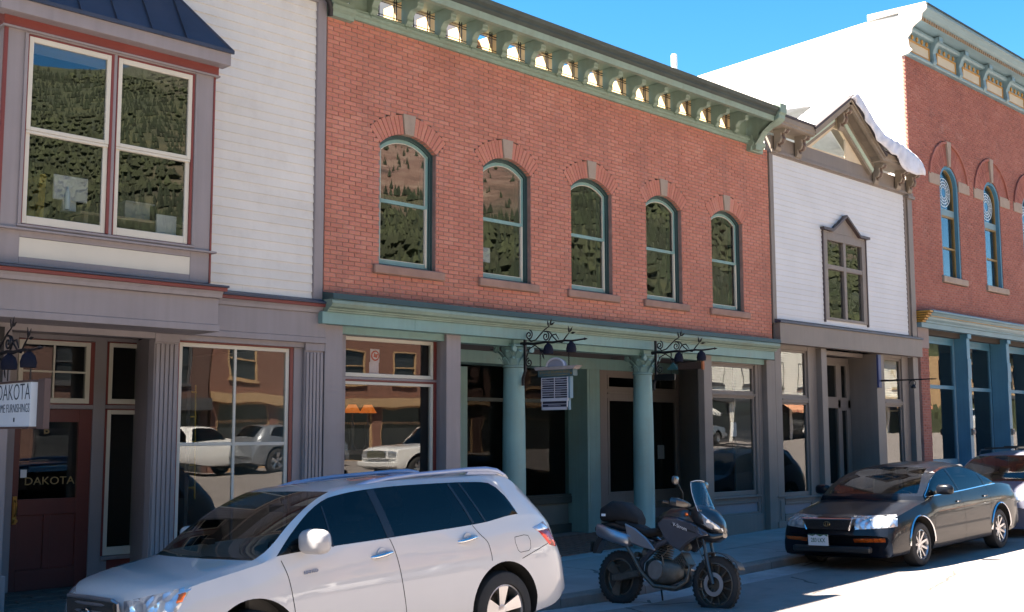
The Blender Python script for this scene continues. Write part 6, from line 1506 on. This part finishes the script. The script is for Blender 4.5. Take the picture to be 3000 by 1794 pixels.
M_MENG = mat('dusty_engine_metal', (.10, .095, .085), .5, .2, 14, .3, 50, metal=.6, local=True, dirt=(.12, .08, .05), dirtamt=.5, dirtscale=9)
M_MBAG = mat('black_nylon', (.012, .012, .014), .85, .2, 20, .3, 200, local=True)
wheel(moto, 0, 0, .315, .125, .225, 3, -1, name='wheel', rimm=mat('dark_dusty_rim', (.11, .095, .08), .45, .2, 9, metal=.7, local=True), knob=True, wd=.035)
fwm = wheel(moto, 1.40, 0, .318, .095, .245, 12, -1, name='wheel', rimm=MATS['dark_dusty_rim'], knob=True, wd=.008)
for sd in (-1, 1):
    g = G(); g.tube([(1.40, sd*.095, .318), (1.335, sd*.095, .50), (1.29, sd*.095, .66)], [.032, .034, .030], 10); g.tube([(1.29, sd*.095, .66), (1.17, sd*.095, 1.06)], .021, 10); g.build('fork_leg', M_MBLK, moto, local=True, smooth=60)
    g = G(); g.lathe([(.135, sd*.075), (.135, sd*.081), (.085, sd*.081), (.085, sd*.075)], (1.40, 0, .318), 'y', 30, close=True); g.build('brake_disc', M_ALLOY, moto, local=True)
g = G(); rows = []
for i in range(13):
    a = R(28+92*i/12); rr_ = .365+.03*(i < 3); rows.append([(1.40-rr_*math.cos(a)*-1 if False else 1.40+rr_*math.cos(a), w, .318+rr_*math.sin(a)-.25*w*w/.1*.1) for w in (-.085, -.06, 0, .06, .085)])
g.grid(rows); o = g.build('front_mudguard', mat('dusty_black_plastic', (.045, .042, .04), .6, .2, 8, local=True), moto, local=True, smooth=60); o.modifiers.new('s', 'SOLIDIFY').thickness = .008
# frame, engine
for sd in (-1, 1):
    g = G(); g.tube([(1.12, sd*.05, 1.0), (.95, sd*.13, .86), (.62, sd*.15, .72), (.40, sd*.14, .52), (.38, sd*.12, .38)], [.035, .04, .04, .038, .03], 8); g.tube([(.55, sd*.12, .76), (.15, sd*.12, .84), (-.22, sd*.09, .88)], .016, 8); g.build('frame_beam', M_MSIL, moto, local=True, smooth=60)
    g = G(); g.prism([(.42, .44), (.40, .36), (.05, .27), (-.05, .27), (-.06, .34), (.10, .37)], 'y', sd*.10, sd*.14); g.build('swing_arm', M_MENG, moto, local=True, bevel=.01)
hull('crankcase', M_MENG, [(.42, 0, .43, .10, .10), (.50, 0, .42, .155, .15), (.70, 0, .41, .17, .16), (.88, 0, .42, .15, .13), (.98, 0, .44, .08, .08)], p=.6)
g = G(); g.lathe([(.105, -.185), (.105, -.16), (.12, -.15), (.12, .15)], (.62, 0, .43), 'y', 26); g.build('clutch_cover', mat('worn_silver_cover', (.26, .25, .24), .4, .15, 9, metal=.8, local=True), moto, local=True, smooth=40)
for (x0, z0, tilt) in ((.72, .55, 1.0), (.90, .50, .15)):
    g = G(); d = Vector((math.cos(R(90-(15 if tilt > .5 else 75))), 0, math.sin(R(90-(15 if tilt > .5 else 75))))) if tilt > .5 else Vector((.80, 0, .60))
    for k in range(8):
        c = Vector((x0-.12, 0, z0-.02))+d*(.03*k) if tilt > .5 else Vector((x0-.05, 0, z0-.02))+d*(.025*k)
        u = Vector((-d.z, 0, d.x))*.085; v = Vector((0, .10, 0)); q = d*.012
        P = [c-u-v, c+u-v, c+u+v, c-u+v]; g.add(P+[p_+q for p_ in P], [(0,1,2,3), (7,6,5,4), (0,4,5,1), (1,5,6,2), (2,6,7,3), (3,7,4,0)])
    g.build('finned_cylinder', M_MENG, moto, local=True)
hull('skid_plate', M_MBLK, [(.55, 0, .25, .10, .03), (.8, 0, .24, .12, .04), (1.0, 0, .32, .11, .06), (1.05, 0, .42, .09, .05)])
g = G(); g.tube([(.95, -.07, .56), (1.06, -.08, .50), (1.04, -.09, .34), (.90, -.12, .24), (.60, -.17, .25), (.42, -.20, .40), (.30, -.215, .58), (.18, -.225, .72)], .024, 8); g.build('exhaust_pipe', M_MENG, moto, local=True, smooth=60)
for sd in (-1, 1):
    hull('muffler', mat('brushed_silver_muffler', (.33, .34, .38), .3, .06, 5, metal=.85, local=True), [(.24, sd*.215, .745, .035, .055), (.20, sd*.225, .755, .055, .075), (.0, sd*.235, .80, .062, .082), (-.20, sd*.24, .855, .060, .080), (-.235, sd*.24, .865, .050, .068)])
    g = G(); g.lathe([(.035, -.26), (.035, -.24)], (0, sd*.24, .87), 'x', 14); g.build('tail_pipe', M_MBLK, moto, local=True)
    g = G(); ys_ = (sd*.165, sd*.20)
    g.prism([(.14, .955), (.30, .90), (.47, .80), (.615, .665), (.60, .655), (.44, .68), (.25, .73), (.19, .80)], 'y', ys_[0], ys_[1]); g.build('side_cover', MATS['brushed_silver_muffler'], moto, local=True, bevel=.012)
    # tank flank and fairing side: silver panel over black
    g = G()
    ou = [(.63, .98), (.72, 1.05), (.92, 1.06), (1.15, 1.0), (1.34, .90), (1.36, .865), (1.20, .83), (1.08, .76), (.98, .66), (.84, .72), (.74, .82)]
    vin = [(a, sd*.175, b) for a, b in ou]; vout = [(a+(.0), sd*(.225 if .7 < a < 1.25 else .19), .86+(b-.86)*.90) for a, b in ou]; n = len(ou)
    g.add(vin+vout, [list(range(n, 2*n)) if sd < 0 else list(range(n, 2*n))[::-1]]+[(i, (i+1) % n, n+(i+1) % n, n+i) for i in range(n)])
    g.build('side_fairing', M_MSIL, moto, local=True, bevel=.008, smooth=40)
    g = G(); g.prism([(.84, .985), (1.20, .895), (1.22, .875), (1.0, .915), (.86, .96)], 'y', sd*.226, sd*.229); g.build('fairing_stripe', M_MBLK, moto, local=True)
    g = G(); g.prism([(1.17, .955), (1.25, .875), (1.29, .865), (1.26, .90), (1.22, .96)], 'y', sd*.20, sd*.226); g.build('fairing_flash', M_CHROME, moto, local=True)
    hull('turn_signal', M_ORANGE, [(1.06, sd*.245, 1.09, .012, .012), (1.08, sd*.27, 1.09, .024, .022), (1.11, sd*.28, 1.09, .024, .022), (1.125, sd*.285, 1.09, .010, .010)])
    g = G(); g.tube([(1.10, sd*.18, 1.08), (1.09, sd*.25, 1.09)], .01, 6); g.build('signal_stem', M_BLACK, moto, local=True)
mt_ = Matrix(((1, 0, .0, .98), (0, 0, -1, -.2297), (-.27, 1, 0, .945), (0, 0, 0, 1)))
text_mesh('V-Strom', .060, MATS['white_plastic'], 'badge', moto, mt_, sx=1.0, depth=.0006, local=True)
hull('tank', M_MBLK, [(.55, 0, .93, .10, .04), (.62, 0, .99, .16, .11), (.78, 0, 1.02, .18, .155), (.98, 0, 1.03, .18, .15), (1.14, 0, 1.04, .15, .12)])
hull('nose_cowl', M_MBLK, [(1.05, 0, 1.10, .12, .09), (1.16, 0, 1.09, .20, .13), (1.28, 0, 1.06, .19, .14), (1.40, 0, 1.01, .14, .13), (1.48, 0, .96, .08, .08), (1.51, 0, .93, .03, .03)])
hull('chin_cowl', M_MBLK, [(1.12, 0, .88, .08, .08), (1.25, 0, .86, .12, .08), (1.40, 0, .85, .12, .06), (1.50, 0, .88, .06, .03)])
for sd in (-1, 1):
    g = G(); rows = []
    for i in range(7):
        u = i/6; rows.append([(1.25+.23*u+.02*math.sin(math.pi*v), sd*(.205-.135*u*u-.03*v), 1.10-.15*u-.13*v*(1-.4*u)+.02) for v in [j/5 for j in range(6)]])
    g.grid(rows, flip=sd > 0); o = g.build('headlight', M_HEAD, moto, local=True, smooth=60); o.modifiers.new('s', 'SOLIDIFY').thickness = .01
g = G(); g.prism([(-.03, .96), (.03, .96), (.05, 1.02), (-.05, 1.02)], 'x', 1.46, 1.475); g.build('nose_badge', M_CHROME, moto, local=True)
# windscreen
g = G(); rows = []
for i in range(11):
    u = i/10; w = .205*(1-.22*u**3); rows.append([(1.36-.20*u-.55*(v*w)**2*6, v*w, 1.13+.37*u-(.03*abs(v)**4 if u > .95 else 0)) for v in [-1+.2*k for k in range(11)]])
g.grid(rows); o = g.build('windscreen', glass_mat('windscreen_plastic', (.74, .78, .80), .08, wave=0), moto, local=True, smooth=80); o.modifiers.new('s', 'SOLIDIFY').thickness = .004
g = G(); edge = [rows[i][0] for i in range(11)]+rows[-1][1:-1]+[rows[i][-1] for i in range(10, -1, -1)]; g.tube(edge, .004, 5); g.build('screen_edge', mat('pale_screen_edge', (.45, .52, .6), .2, local=True), moto, local=True)
g = G(); g.prism([(1.24, 1.12), (1.27, 1.12), (1.23, 1.36), (1.215, 1.36)], 'y', -.02, .0); g.build('screen_stay', M_CHROME, moto, local=True)
# handlebars, guards, mirrors
g = G(); g.tube([(.96, -.40, 1.20), (1.02, -.22, 1.18), (1.08, -.06, 1.13), (1.08, .06, 1.13), (1.02, .22, 1.18), (.96, .40, 1.20)], .013, 8); g.build('handlebar', M_BLACK, moto, local=True, smooth=60)
for sd in (-1, 1):
    hull('hand_guard', M_MBLK, [(.92, sd*.40, 1.21, .015, .03), (.97, sd*.43, 1.215, .045, .055), (1.05, sd*.40, 1.21, .06, .055), (1.10, sd*.30, 1.20, .05, .04), (1.12, sd*.22, 1.19, .02, .02)])
    g = G(); g.tube([(1.02, sd*.24, 1.19), (1.03, sd*.27, 1.33), (1.00, sd*.33, 1.42), (.985, sd*.36, 1.44)], .008, 6); g.build('mirror_stem', M_BLACK, moto, local=True, smooth=60)
    hull('mirror', M_MBLK, [(.965, sd*.39, 1.47, .055, .035), (.975, sd*.39, 1.47, .07, .05), (1.0, sd*.39, 1.47, .065, .046), (1.015, sd*.39, 1.47, .03, .02)], p=.6)
    g = G(); g.tube([(.97, sd*.40, 1.20), (.90, sd*.55, 1.21)], .018, 8); g.build('grip', M_BLACK, moto, local=True)
    g = G(); g.tube([(.42, sd*.12, .40), (.40, sd*.26, .38)], .012, 6); g.tube([(.05, sd*.12, .45), (.02, sd*.22, .45)], .012, 6); g.build('foot_peg', M_MENG, moto, local=True)
hull('seat', M_MBAG, [(-.05, 0, .97, .12, .03), (.10, 0, .95, .15, .05), (.28, 0, .91, .15, .05), (.42, 0, .86, .15, .05), (.55, 0, .88, .12, .05), (.64, 0, .95, .08, .04)])
hull('tail_bag', M_MBAG, [(-.31, 0, 1.04, .08, .05), (-.28, 0, 1.06, .15, .09), (-.12, 0, 1.105, .18, .125), (.06, 0, 1.10, .18, .12), (.20, 0, 1.05, .16, .09), (.28, 0, 1.0, .10, .05)], p=.6)
g = G(); g.box(-.24, -.18, -.175, -.165, 1.03, 1.06); g.build('bag_buckle', MATS['white_plastic'], moto, local=True)
hull('tail_cowl', M_MBLK, [(-.36, 0, .90, .04, .03), (-.30, 0, .92, .09, .04), (-.10, 0, .93, .12, .05), (.15, 0, .88, .12, .06)])
g = G(); g.prism([(-.30, .88), (-.40, .70), (-.42, .58), (-.37, .58), (-.30, .72), (-.15, .86)], 'y', -.08, .08); g.build('rear_mudguard', M_MBLK, moto, local=True, bevel=.01)
g = G(); g.box(-.445, -.435, -.09, .09, .60, .72); g.build('number_plate', M_BLACK, moto, local=True)
g = G(); g.tube([(.50, .16, .30), (.46, .30, .10), (.44, .36, .01)], .012, 6); g.build('side_stand', M_BLACK, moto, local=True)
g = G()
for (a, b, c, r_) in ((.30, -.10, .60, .03), (.45, -.14, .62, .035), (.55, .10, .60, .04), (1.02, -.1, .72, .05)): g.lathe([(r_, -.04), (r_*1.1, 0), (r_, .04)], (a, b, c), 'y', 12)
g.tube([(.22, -.02, .36), (.40, -.02, .72)], .035, 10); g.tube([(.75, -.13, .36), (.70, -.16, .60), (.86, -.15, .74)], .013, 6); g.tube([(1.10, -.1, 1.0), (1.2, -.12, .72), (1.36, -.11, .42)], .006, 5)
g.build('engine_fittings', M_MENG, moto, local=True, kind='stuff')

# ================================================================== the other side of the street (seen in the panes)
def front(name, label, x0, x1, h, wallm, trim, ground_h=3.2, nwin=3, awn=None, depth=12, y=-31.0, store=True, roofm=None, clap=False):
    t = thing(name, label, 'building', ((x0+x1)/2, y, road_z(x0, y)))
    z0 = sw((x0+x1)/2)-.3
    g = G(); ww = (x1-x0)/nwin; P = []
    fy = y
    def wallrect(a, b, c, d): g.box(a, b, fy-.25, fy, c, d)
    zs, zw0, zw1 = z0+ground_h+.3, z0+ground_h+1.0, min(h-1.0, z0+ground_h+2.7)
    up = h > z0+ground_h+3.0
    wallrect(x0, x1, zs, zw0 if up else h)
    if up:
        wallrect(x0, x1, zw1, h)
        for k in range(nwin+1):
            a = x0 if k == 0 else x0+k*ww-ww*.28; b = x1 if k == nwin else x0+k*ww+ww*.28
            wallrect(a, b, zw0, zw1)
    nb = max(2, nwin); wb = (x1-x0)/nb
    for k in range(nb+1): wallrect(max(x0, x0+k*wb-.25), min(x1, x0+k*wb+.25), z0, zs)
    if clap:
        for k in range(int((h-zs)/.16)): g.prism([(fy+.0, zs+.16*k), (fy+.022, zs+.16*k), (fy+.002, zs+.16*(k+1))], 'x', x0, x1)
    g.build('wall', wallm, t)
    g = G(); g.box(x0, x1, fy-depth, fy-.25, z0, h-.4); g.build('building_body', wallm if not roofm else roofm, t)
    if up:
        for k in range(nwin):
            c = x0+(k+.5)*ww; hw = ww*.22
            w = part_empty('window', t, (c, fy, zw0)); g = G(); frame(g, c-hw, c+hw, zw0, zw1, .07, fy-.12, fy+.03); g.box(c-hw+.07, c+hw-.07, fy-.1, fy, (zw0+zw1)/2-.03, (zw0+zw1)/2+.03); g.build('frame', trim, w)
            g = G(); g.box(c-hw+.06, c+hw-.06, fy-.10, fy-.08, zw0+.06, zw1-.06); g.build('pane', mat('far_dark_pane', (.03, .035, .04), .08, .1), w)
            g = G(); g.box(c-hw-.08, c+hw+.08, fy-.05, fy+.10, zw0-.12, zw0); g.build('sill', trim, w)
    g = G(); g.box(x0, x1, fy-.05, fy+.28, zs-.35, zs+.05); g.box(x0, x1, fy-.05, fy+.45, h-.05, h+.12); g.box(x0, x1, fy, fy+.25, h-.45, h-.05)
    k = x0+.3
    while k < x1-.2: g.box(k, k+.14, fy+.25, fy+.42, h-.35, h-.05); k += .8
    g.build('cornice', trim, t)
    for k in range(nb):
        a, b = x0+k*wb+.25, x0+(k+1)*wb-.25; w = part_empty('shop_window', t, ((a+b)/2, fy, z0))
        g = G(); frame(g, a, b, z0+.5, zs-.35, .09, fy-.2, fy-.05); g.box(a+.09, b-.09, fy-.18, fy-.08, z0+2.35, z0+2.47); g.box(a, b, fy-.2, fy-.05, z0, z0+.5); g.build('frame', trim, w)
        g = G(); g.box(a+.08, b-.08, fy-.16, fy-.15, z0+.58, zs-.43); g.build('pane', MATS['far_dark_pane'] if 'far_dark_pane' in MATS else mat('far_dark_pane', (.03, .035, .04), .08, .1), w)
    if awn:
        for (a, b, mt, pr) in awn:
            g = G(); rows = []
            n = max(2, int((b-a)/.22))
            for i in range(n+1):
                X = a+(b-a)*i/n; s_ = .03*(i % 2)
                rows.append([(X, fy+.02, zs-.05), (X, fy+pr*.5, zs-.45+s_*.5), (X, fy+pr, zs-.85), (X, fy+pr+.01, zs-1.02-s_)])
            g.grid(rows); o = g.build('awning', mt, t); o.modifiers.new('s', 'SOLIDIFY').thickness = .01
    return t
M_OB1 = mat('opposite_red_brown_brick', (.20, .095, .07), .9, .2, 6); M_OB2 = mat('opposite_tan_stone', (.42, .27, .15), .8, .1, 3)
M_OB3 = mat('opposite_dark_brick', (.11, .06, .05), .9, .2, 6); M_OW = mat('opposite_white_boards', (.80, .78, .72), .6, .05, 3)
M_OT = mat('opposite_dark_trim', (.06, .06, .065), .6); M_OG = mat('opposite_cream_trim', (.5, .43, .3), .6)
def stripes(name, c1, c2, f):
    mt, nt, b = _nodes(name); N = nt.nodes.new; L = nt.links.new
    g = N('ShaderNodeNewGeometry'); s = N('ShaderNodeSeparateXYZ'); L(g.outputs['Position'], s.inputs[0])
    m_ = N('ShaderNodeMath'); m_.operation = 'MULTIPLY'; m_.inputs[1].default_value = f; L(s.outputs[0], m_.inputs[0])
    fr = N('ShaderNodeMath'); fr.operation = 'FRACT'; L(m_.outputs[0], fr.inputs[0]); gt = N('ShaderNodeMath'); gt.operation = 'GREATER_THAN'; gt.inputs[1].default_value = .6; L(fr.outputs[0], gt.inputs[0])
    mx = N('ShaderNodeMixRGB'); mx.inputs[1].default_value = (*c1, 1); mx.inputs[2].default_value = (*c2, 1); L(gt.outputs[0], mx.inputs[0]); L(mx.outputs[0], b.inputs['Base Color']); return mt
M_AW1 = stripes('grey_white_awning_stripes', (.62, .62, .60), (.25, .26, .27), 3.2); M_AW2 = stripes('peach_awning_stripes', (.70, .38, .22), (.45, .12, .08), 2.0)
front('opposite_shop', 'dark brick shop across the street, mirrored in the leftmost shop window', 12, 25.5, 8.4, M_OB3, M_OT, nwin=4)
front('opposite_shop', 'red-brown brick building with tan pillars across the street, mirrored in the four-light window', 25.6, 38, 8.8, M_OB1, M_OB2, nwin=4)
front('opposite_shop', 'dark trimmed brick shop across the street, mirrored in the window with the orange lamps', 38.1, 51, 8.2, M_OB3, M_OB2, nwin=4)
front('opposite_shop', 'tan building with a striped grey awning across the street, mirrored behind the right teal column', 51.1, 60.8, 8.6, M_OB2, M_OG, nwin=3, awn=[(56.5, 60.6, M_AW1, 1.6)])
front('opposite_house', 'white boarded house across the street, mirrored in the window right of the passage', 60.9, 79, 9.2, M_OW, M_OT, nwin=5, awn=[(69.5, 78.5, M_AW2, 1.5)], clap=True)
front('opposite_house', 'second white boarded house across the street, mirrored in the right window of the gabled shop', 79.5, 93, 8.2, M_OW, M_OG, nwin=4, awn=[(85, 92, M_AW2, 1.5)], clap=True)
front('opposite_shop', 'tan brick block farthest along the other side of the street', 103, 125, 9.6, M_OB2, M_OT, nwin=6)
g = G(); g.grid([[(x, y, sw(x)-.02) for x in (0, 20, 40, 60, 90, 140)] for y in (-27.6, -31.2)], flip=False); g.build('opposite_sidewalk', M_CONC, kind='structure')
# pickups and a wagon standing in the sun, visible only as reflections
PK = dict(L=5.1, ws=(1.35, 2.05), rg=(3.05, 3.12), dlo=(1.75, 2.98), hubs=(.95, 4.05), hubz=.36, arch=.46, tw=.24, rim=.21, spokes=6, tumble=.30, seats=(2.1,), archup=.05, wd=.03,
  tab=dict(zc=[(0,.72),(.04,.95),(.12,1.02),(.5,1.09),(1.35,1.15),(1.7,1.45),(2.05,1.68),(2.4,1.72),(2.9,1.71),(3.05,1.66),(3.12,1.14),(3.2,1.10),(5.0,1.10),(5.08,1.0),(5.1,.7)],
   zb=[(0,.66),(.1,.94),(.4,1.0),(1.3,1.08),(1.75,1.12),(3.0,1.12),(3.1,1.08),(5.0,1.06),(5.1,.68)],
   zt=[(1.75,1.12),(2.0,1.42),(2.2,1.60),(2.5,1.64),(2.9,1.62),(2.98,1.12)],
   ze=[(0,.67),(.1,.96),(.4,1.03),(1.3,1.12),(1.75,1.2),(2.0,1.50),(2.2,1.65),(2.6,1.68),(2.95,1.66),(3.1,1.10),(5.0,1.08),(5.1,.69)],
   ye=[(0,.5),(.2,.66),(1.3,.74),(2.1,.64),(3.0,.64),(3.15,.80),(5.1,.78)], yb=[(0,.74),(.3,.84),(1.2,.86),(5.0,.86),(5.1,.82)], ym=[(0,.76),(.3,.86),(1,.89),(5.0,.88),(5.1,.84)],
   zlow=[(0,.42),(.4,.34),(5.1,.42)], bow=[(0,.12),(1.0,.08),(2.0,0),(5.1,0)]))
P_WTR = car_paint('plain_white_truck_paint', (.70, .70, .70), 0, .35)
def truck(lbl, x, y, yaw=0, paint=P_WTR, name='white_pickup'):
    t, b_, f_, w_ = car(name, lbl, 'pickup', PK, (x, y, road_z(x, y)), (0, -.022 if yaw == 0 else .022, yaw), paint, M_TGLASS)
    g = G(); g.box(-.03, .06, -.40, .40, .72, .93); g.build('grille', M_CHROME, t, local=True, bevel=.01)
    g = G(); g.box(-.10, .10, -.86, .86, .45, .62); g.build('bumper', paint, t, local=True, bevel=.03)
    for sd in (-1, 1): patch(t, b_, [(.02, sd*.45, .94), (.10, sd*.84, .92), (.08, sd*.84, .75), (.0, sd*.45, .74)], (1, -sd*.3, 0), M_HEAD, 'headlight', 6, 4)
    return t
truck('white pickup in the sun behind the camera, mirrored in the window with the orange lamps', 22.4, -15.4)
truck('white pickup parked across the street, mirrored in the four-light window', 24.3, -25.6, math.pi)
truck('white pickup parked farther along, mirrored in the window right of the passage', 64, -24.6)
truck('grey pickup parked across the street beside the striped awning', 55, -26.0, math.pi, P_GREY, 'grey_pickup')
w2, *_x = car('grey_wagon', 'silver grey wagon across the street, mirrored beside the white pickup', 'car', SUV, (27.5, -24.0, road_z(27, -24)), (0, .02, math.pi), P_GREY, M_TGLASS)
w3, *_x = car('white_wagon', 'white wagon across the street, mirrored in the right window of the gabled shop', 'car', SUV, (84, -24.5, road_z(84, -24)), (0, -.02, 0), P_WTR, M_TGLASS)

# ================================================================== valley side behind the far houses, with its wood
from mathutils import noise as mnoise
def ridge(th):      # tangent of the skyline angle by bearing; th = bearing tan x / -y
    if th < 1.3: e = .34
    elif th < 2.3: e = .34-(th-1.3)*.215
    else: e = max(.075, .125-(th-2.3)*.03)
    return e*(1+.035*math.sin(th*9)+.02*math.sin(th*23+1))
mtn, nt, b = _nodes('forest_and_cliff_slope'); N = nt.nodes.new; L = nt.links.new
at = N('ShaderNodeAttribute'); at.attribute_name = 'rock'; gg = N('ShaderNodeNewGeometry')
n1 = N('ShaderNodeTexNoise'); n1.inputs['Scale'].default_value = .05; n1.inputs['Detail'].default_value = 14; n1.inputs['Roughness'].default_value = .80; L(gg.outputs['Position'], n1.inputs['Vector'])
cr = N('ShaderNodeValToRGB'); L(n1.outputs['Fac'], cr.inputs[0]); e = cr.color_ramp.elements
e[0].position = .36; e[0].color = (.008, .015, .008, 1); e[1].position = .68; e[1].color = (.055, .055, .018, 1); q = e.new(.50); q.color = (.026, .034, .013, 1)
mp = N('ShaderNodeMapping'); mp.inputs['Scale'].default_value = (.04, .04, .16); L(gg.outputs['Position'], mp.inputs['Vector'])
n2 = N('ShaderNodeTexNoise'); n2.inputs['Scale'].default_value = 1.0; n2.inputs['Detail'].default_value = 14; n2.inputs['Roughness'].default_value = .78; L(mp.outputs[0], n2.inputs['Vector'])
c2 = N('ShaderNodeValToRGB'); L(n2.outputs['Fac'], c2.inputs[0]); e = c2.color_ramp.elements
e[0].position = .38; e[0].color = (.035, .022, .018, 1); e[1].position = .64; e[1].color = (.20, .145, .115, 1); q = e.new(.5); q.color = (.12, .065, .05, 1)
mx = N('ShaderNodeMixRGB'); L(at.outputs['Fac'], mx.inputs[0]); L(cr.outputs[0], mx.inputs[1]); L(c2.outputs[0], mx.inputs[2]); L(mx.outputs[0], b.inputs['Base Color']); b.inputs['Roughness'].default_value = .95
rows, rock = [], []
NTH, NR = 150, 60
for i in range(NTH):
    a = R(-95+190*i/(NTH-1)) ; bx_, by_ = math.sin(a), -math.cos(a); th = bx_/max(.02, -by_) if bx_ > 0 else 0
    row = []
    for j in range(NR):
        s_ = j/(NR-1); r_ = 85+430*s_**1.2; p = Vector((bx_*r_, -12+by_*r_, 0))
        zz = ridge(th)*r_*(s_**.42) if s_ > 0 else -1.0
        zz = zz*(.99 if s_ > .9 else 1)
        nz = mnoise.fractal(Vector((p.x*.018, p.y*.018, 3)), 1.0, 2.0, 5)
        zz += nz*1.6*min(1, s_*3)*(1-.7*s_)
        rk = 0
        if .55 < th < 1.32:
            w = min(1, (th-.55)/.2)*min(1, (1.32-th)/.2); rk = max(0, min(1, (s_-.30)*6))*w*(1 if nz > -.35 else .2)
            zz += rk*8*math.floor(3*mnoise.noise(Vector((p.x*.03, p.y*.03, s_*9))))*.3
        elif mnoise.noise(Vector((p.x*.012, p.y*.012, 9))) > .38: rk = .35*(s_ > .85)
        rock.append(rk); row.append((p.x, p.y, zz))
    rows.append(row)
g = G(); g.grid(rows); hill = g.build('hillside', mtn, smooth=180, kind='structure')
at = hill.data.attributes.new('rock', 'FLOAT', 'POINT'); at.data.foreach_set('value', rock)
# wood: conifers and aspens as one mass
rnd = random.Random(12); g = G(); tr = 0
for _ in range(95000):
    i = rnd.uniform(2, NTH-3); j = rnd.uniform(1, NR-2)**1.0; ii, jj = int(i), int(j)
    if rock[ii*NR+jj] > .35 and rnd.random() < .9: continue
    p = Vector(rows[ii][jj]).lerp(Vector(rows[ii+1][jj+1]), rnd.random())
    sp = mnoise.noise(Vector((p.x*.02, p.y*.02, 5)))
    con = sp > -.05 or rnd.random() < .25
    if not con and rnd.random() < .5: pass
    hgt = rnd.uniform(1.2, 2.8); w_ = hgt*(.22 if con else .42); n = 4; a0 = rnd.random()*6
    vs = [(p.x+w_*rnd.uniform(.7, 1.2)*math.cos(a0+2*math.pi*k/n), p.y+w_*rnd.uniform(.7, 1.2)*math.sin(a0+2*math.pi*k/n), p.z+hgt*(.05 if con else .25)) for k in range(n)]
    if con: g.add(vs+[(p.x, p.y, p.z+hgt)], [(k, (k+1) % n, n) for k in range(n)], 0)
    else:
        g.add([(p.x, p.y, p.z-.3)]+vs+[(p.x+rnd.uniform(-.4, .4), p.y, p.z+hgt*.9)], [(0, 1+(k+1) % n, 1+k) for k in range(n)]+[(1+k, 1+(k+1) % n, n+1) for k in range(n)], 1)
M_CON = mat('conifer_foliage', (.020, .030, .013), .9, .5, .15); M_ASP = mat('aspen_foliage', (.030, .038, .014), .9, .5, .12)
g.build('hillside_wood', [M_CON, M_ASP], kind='stuff')
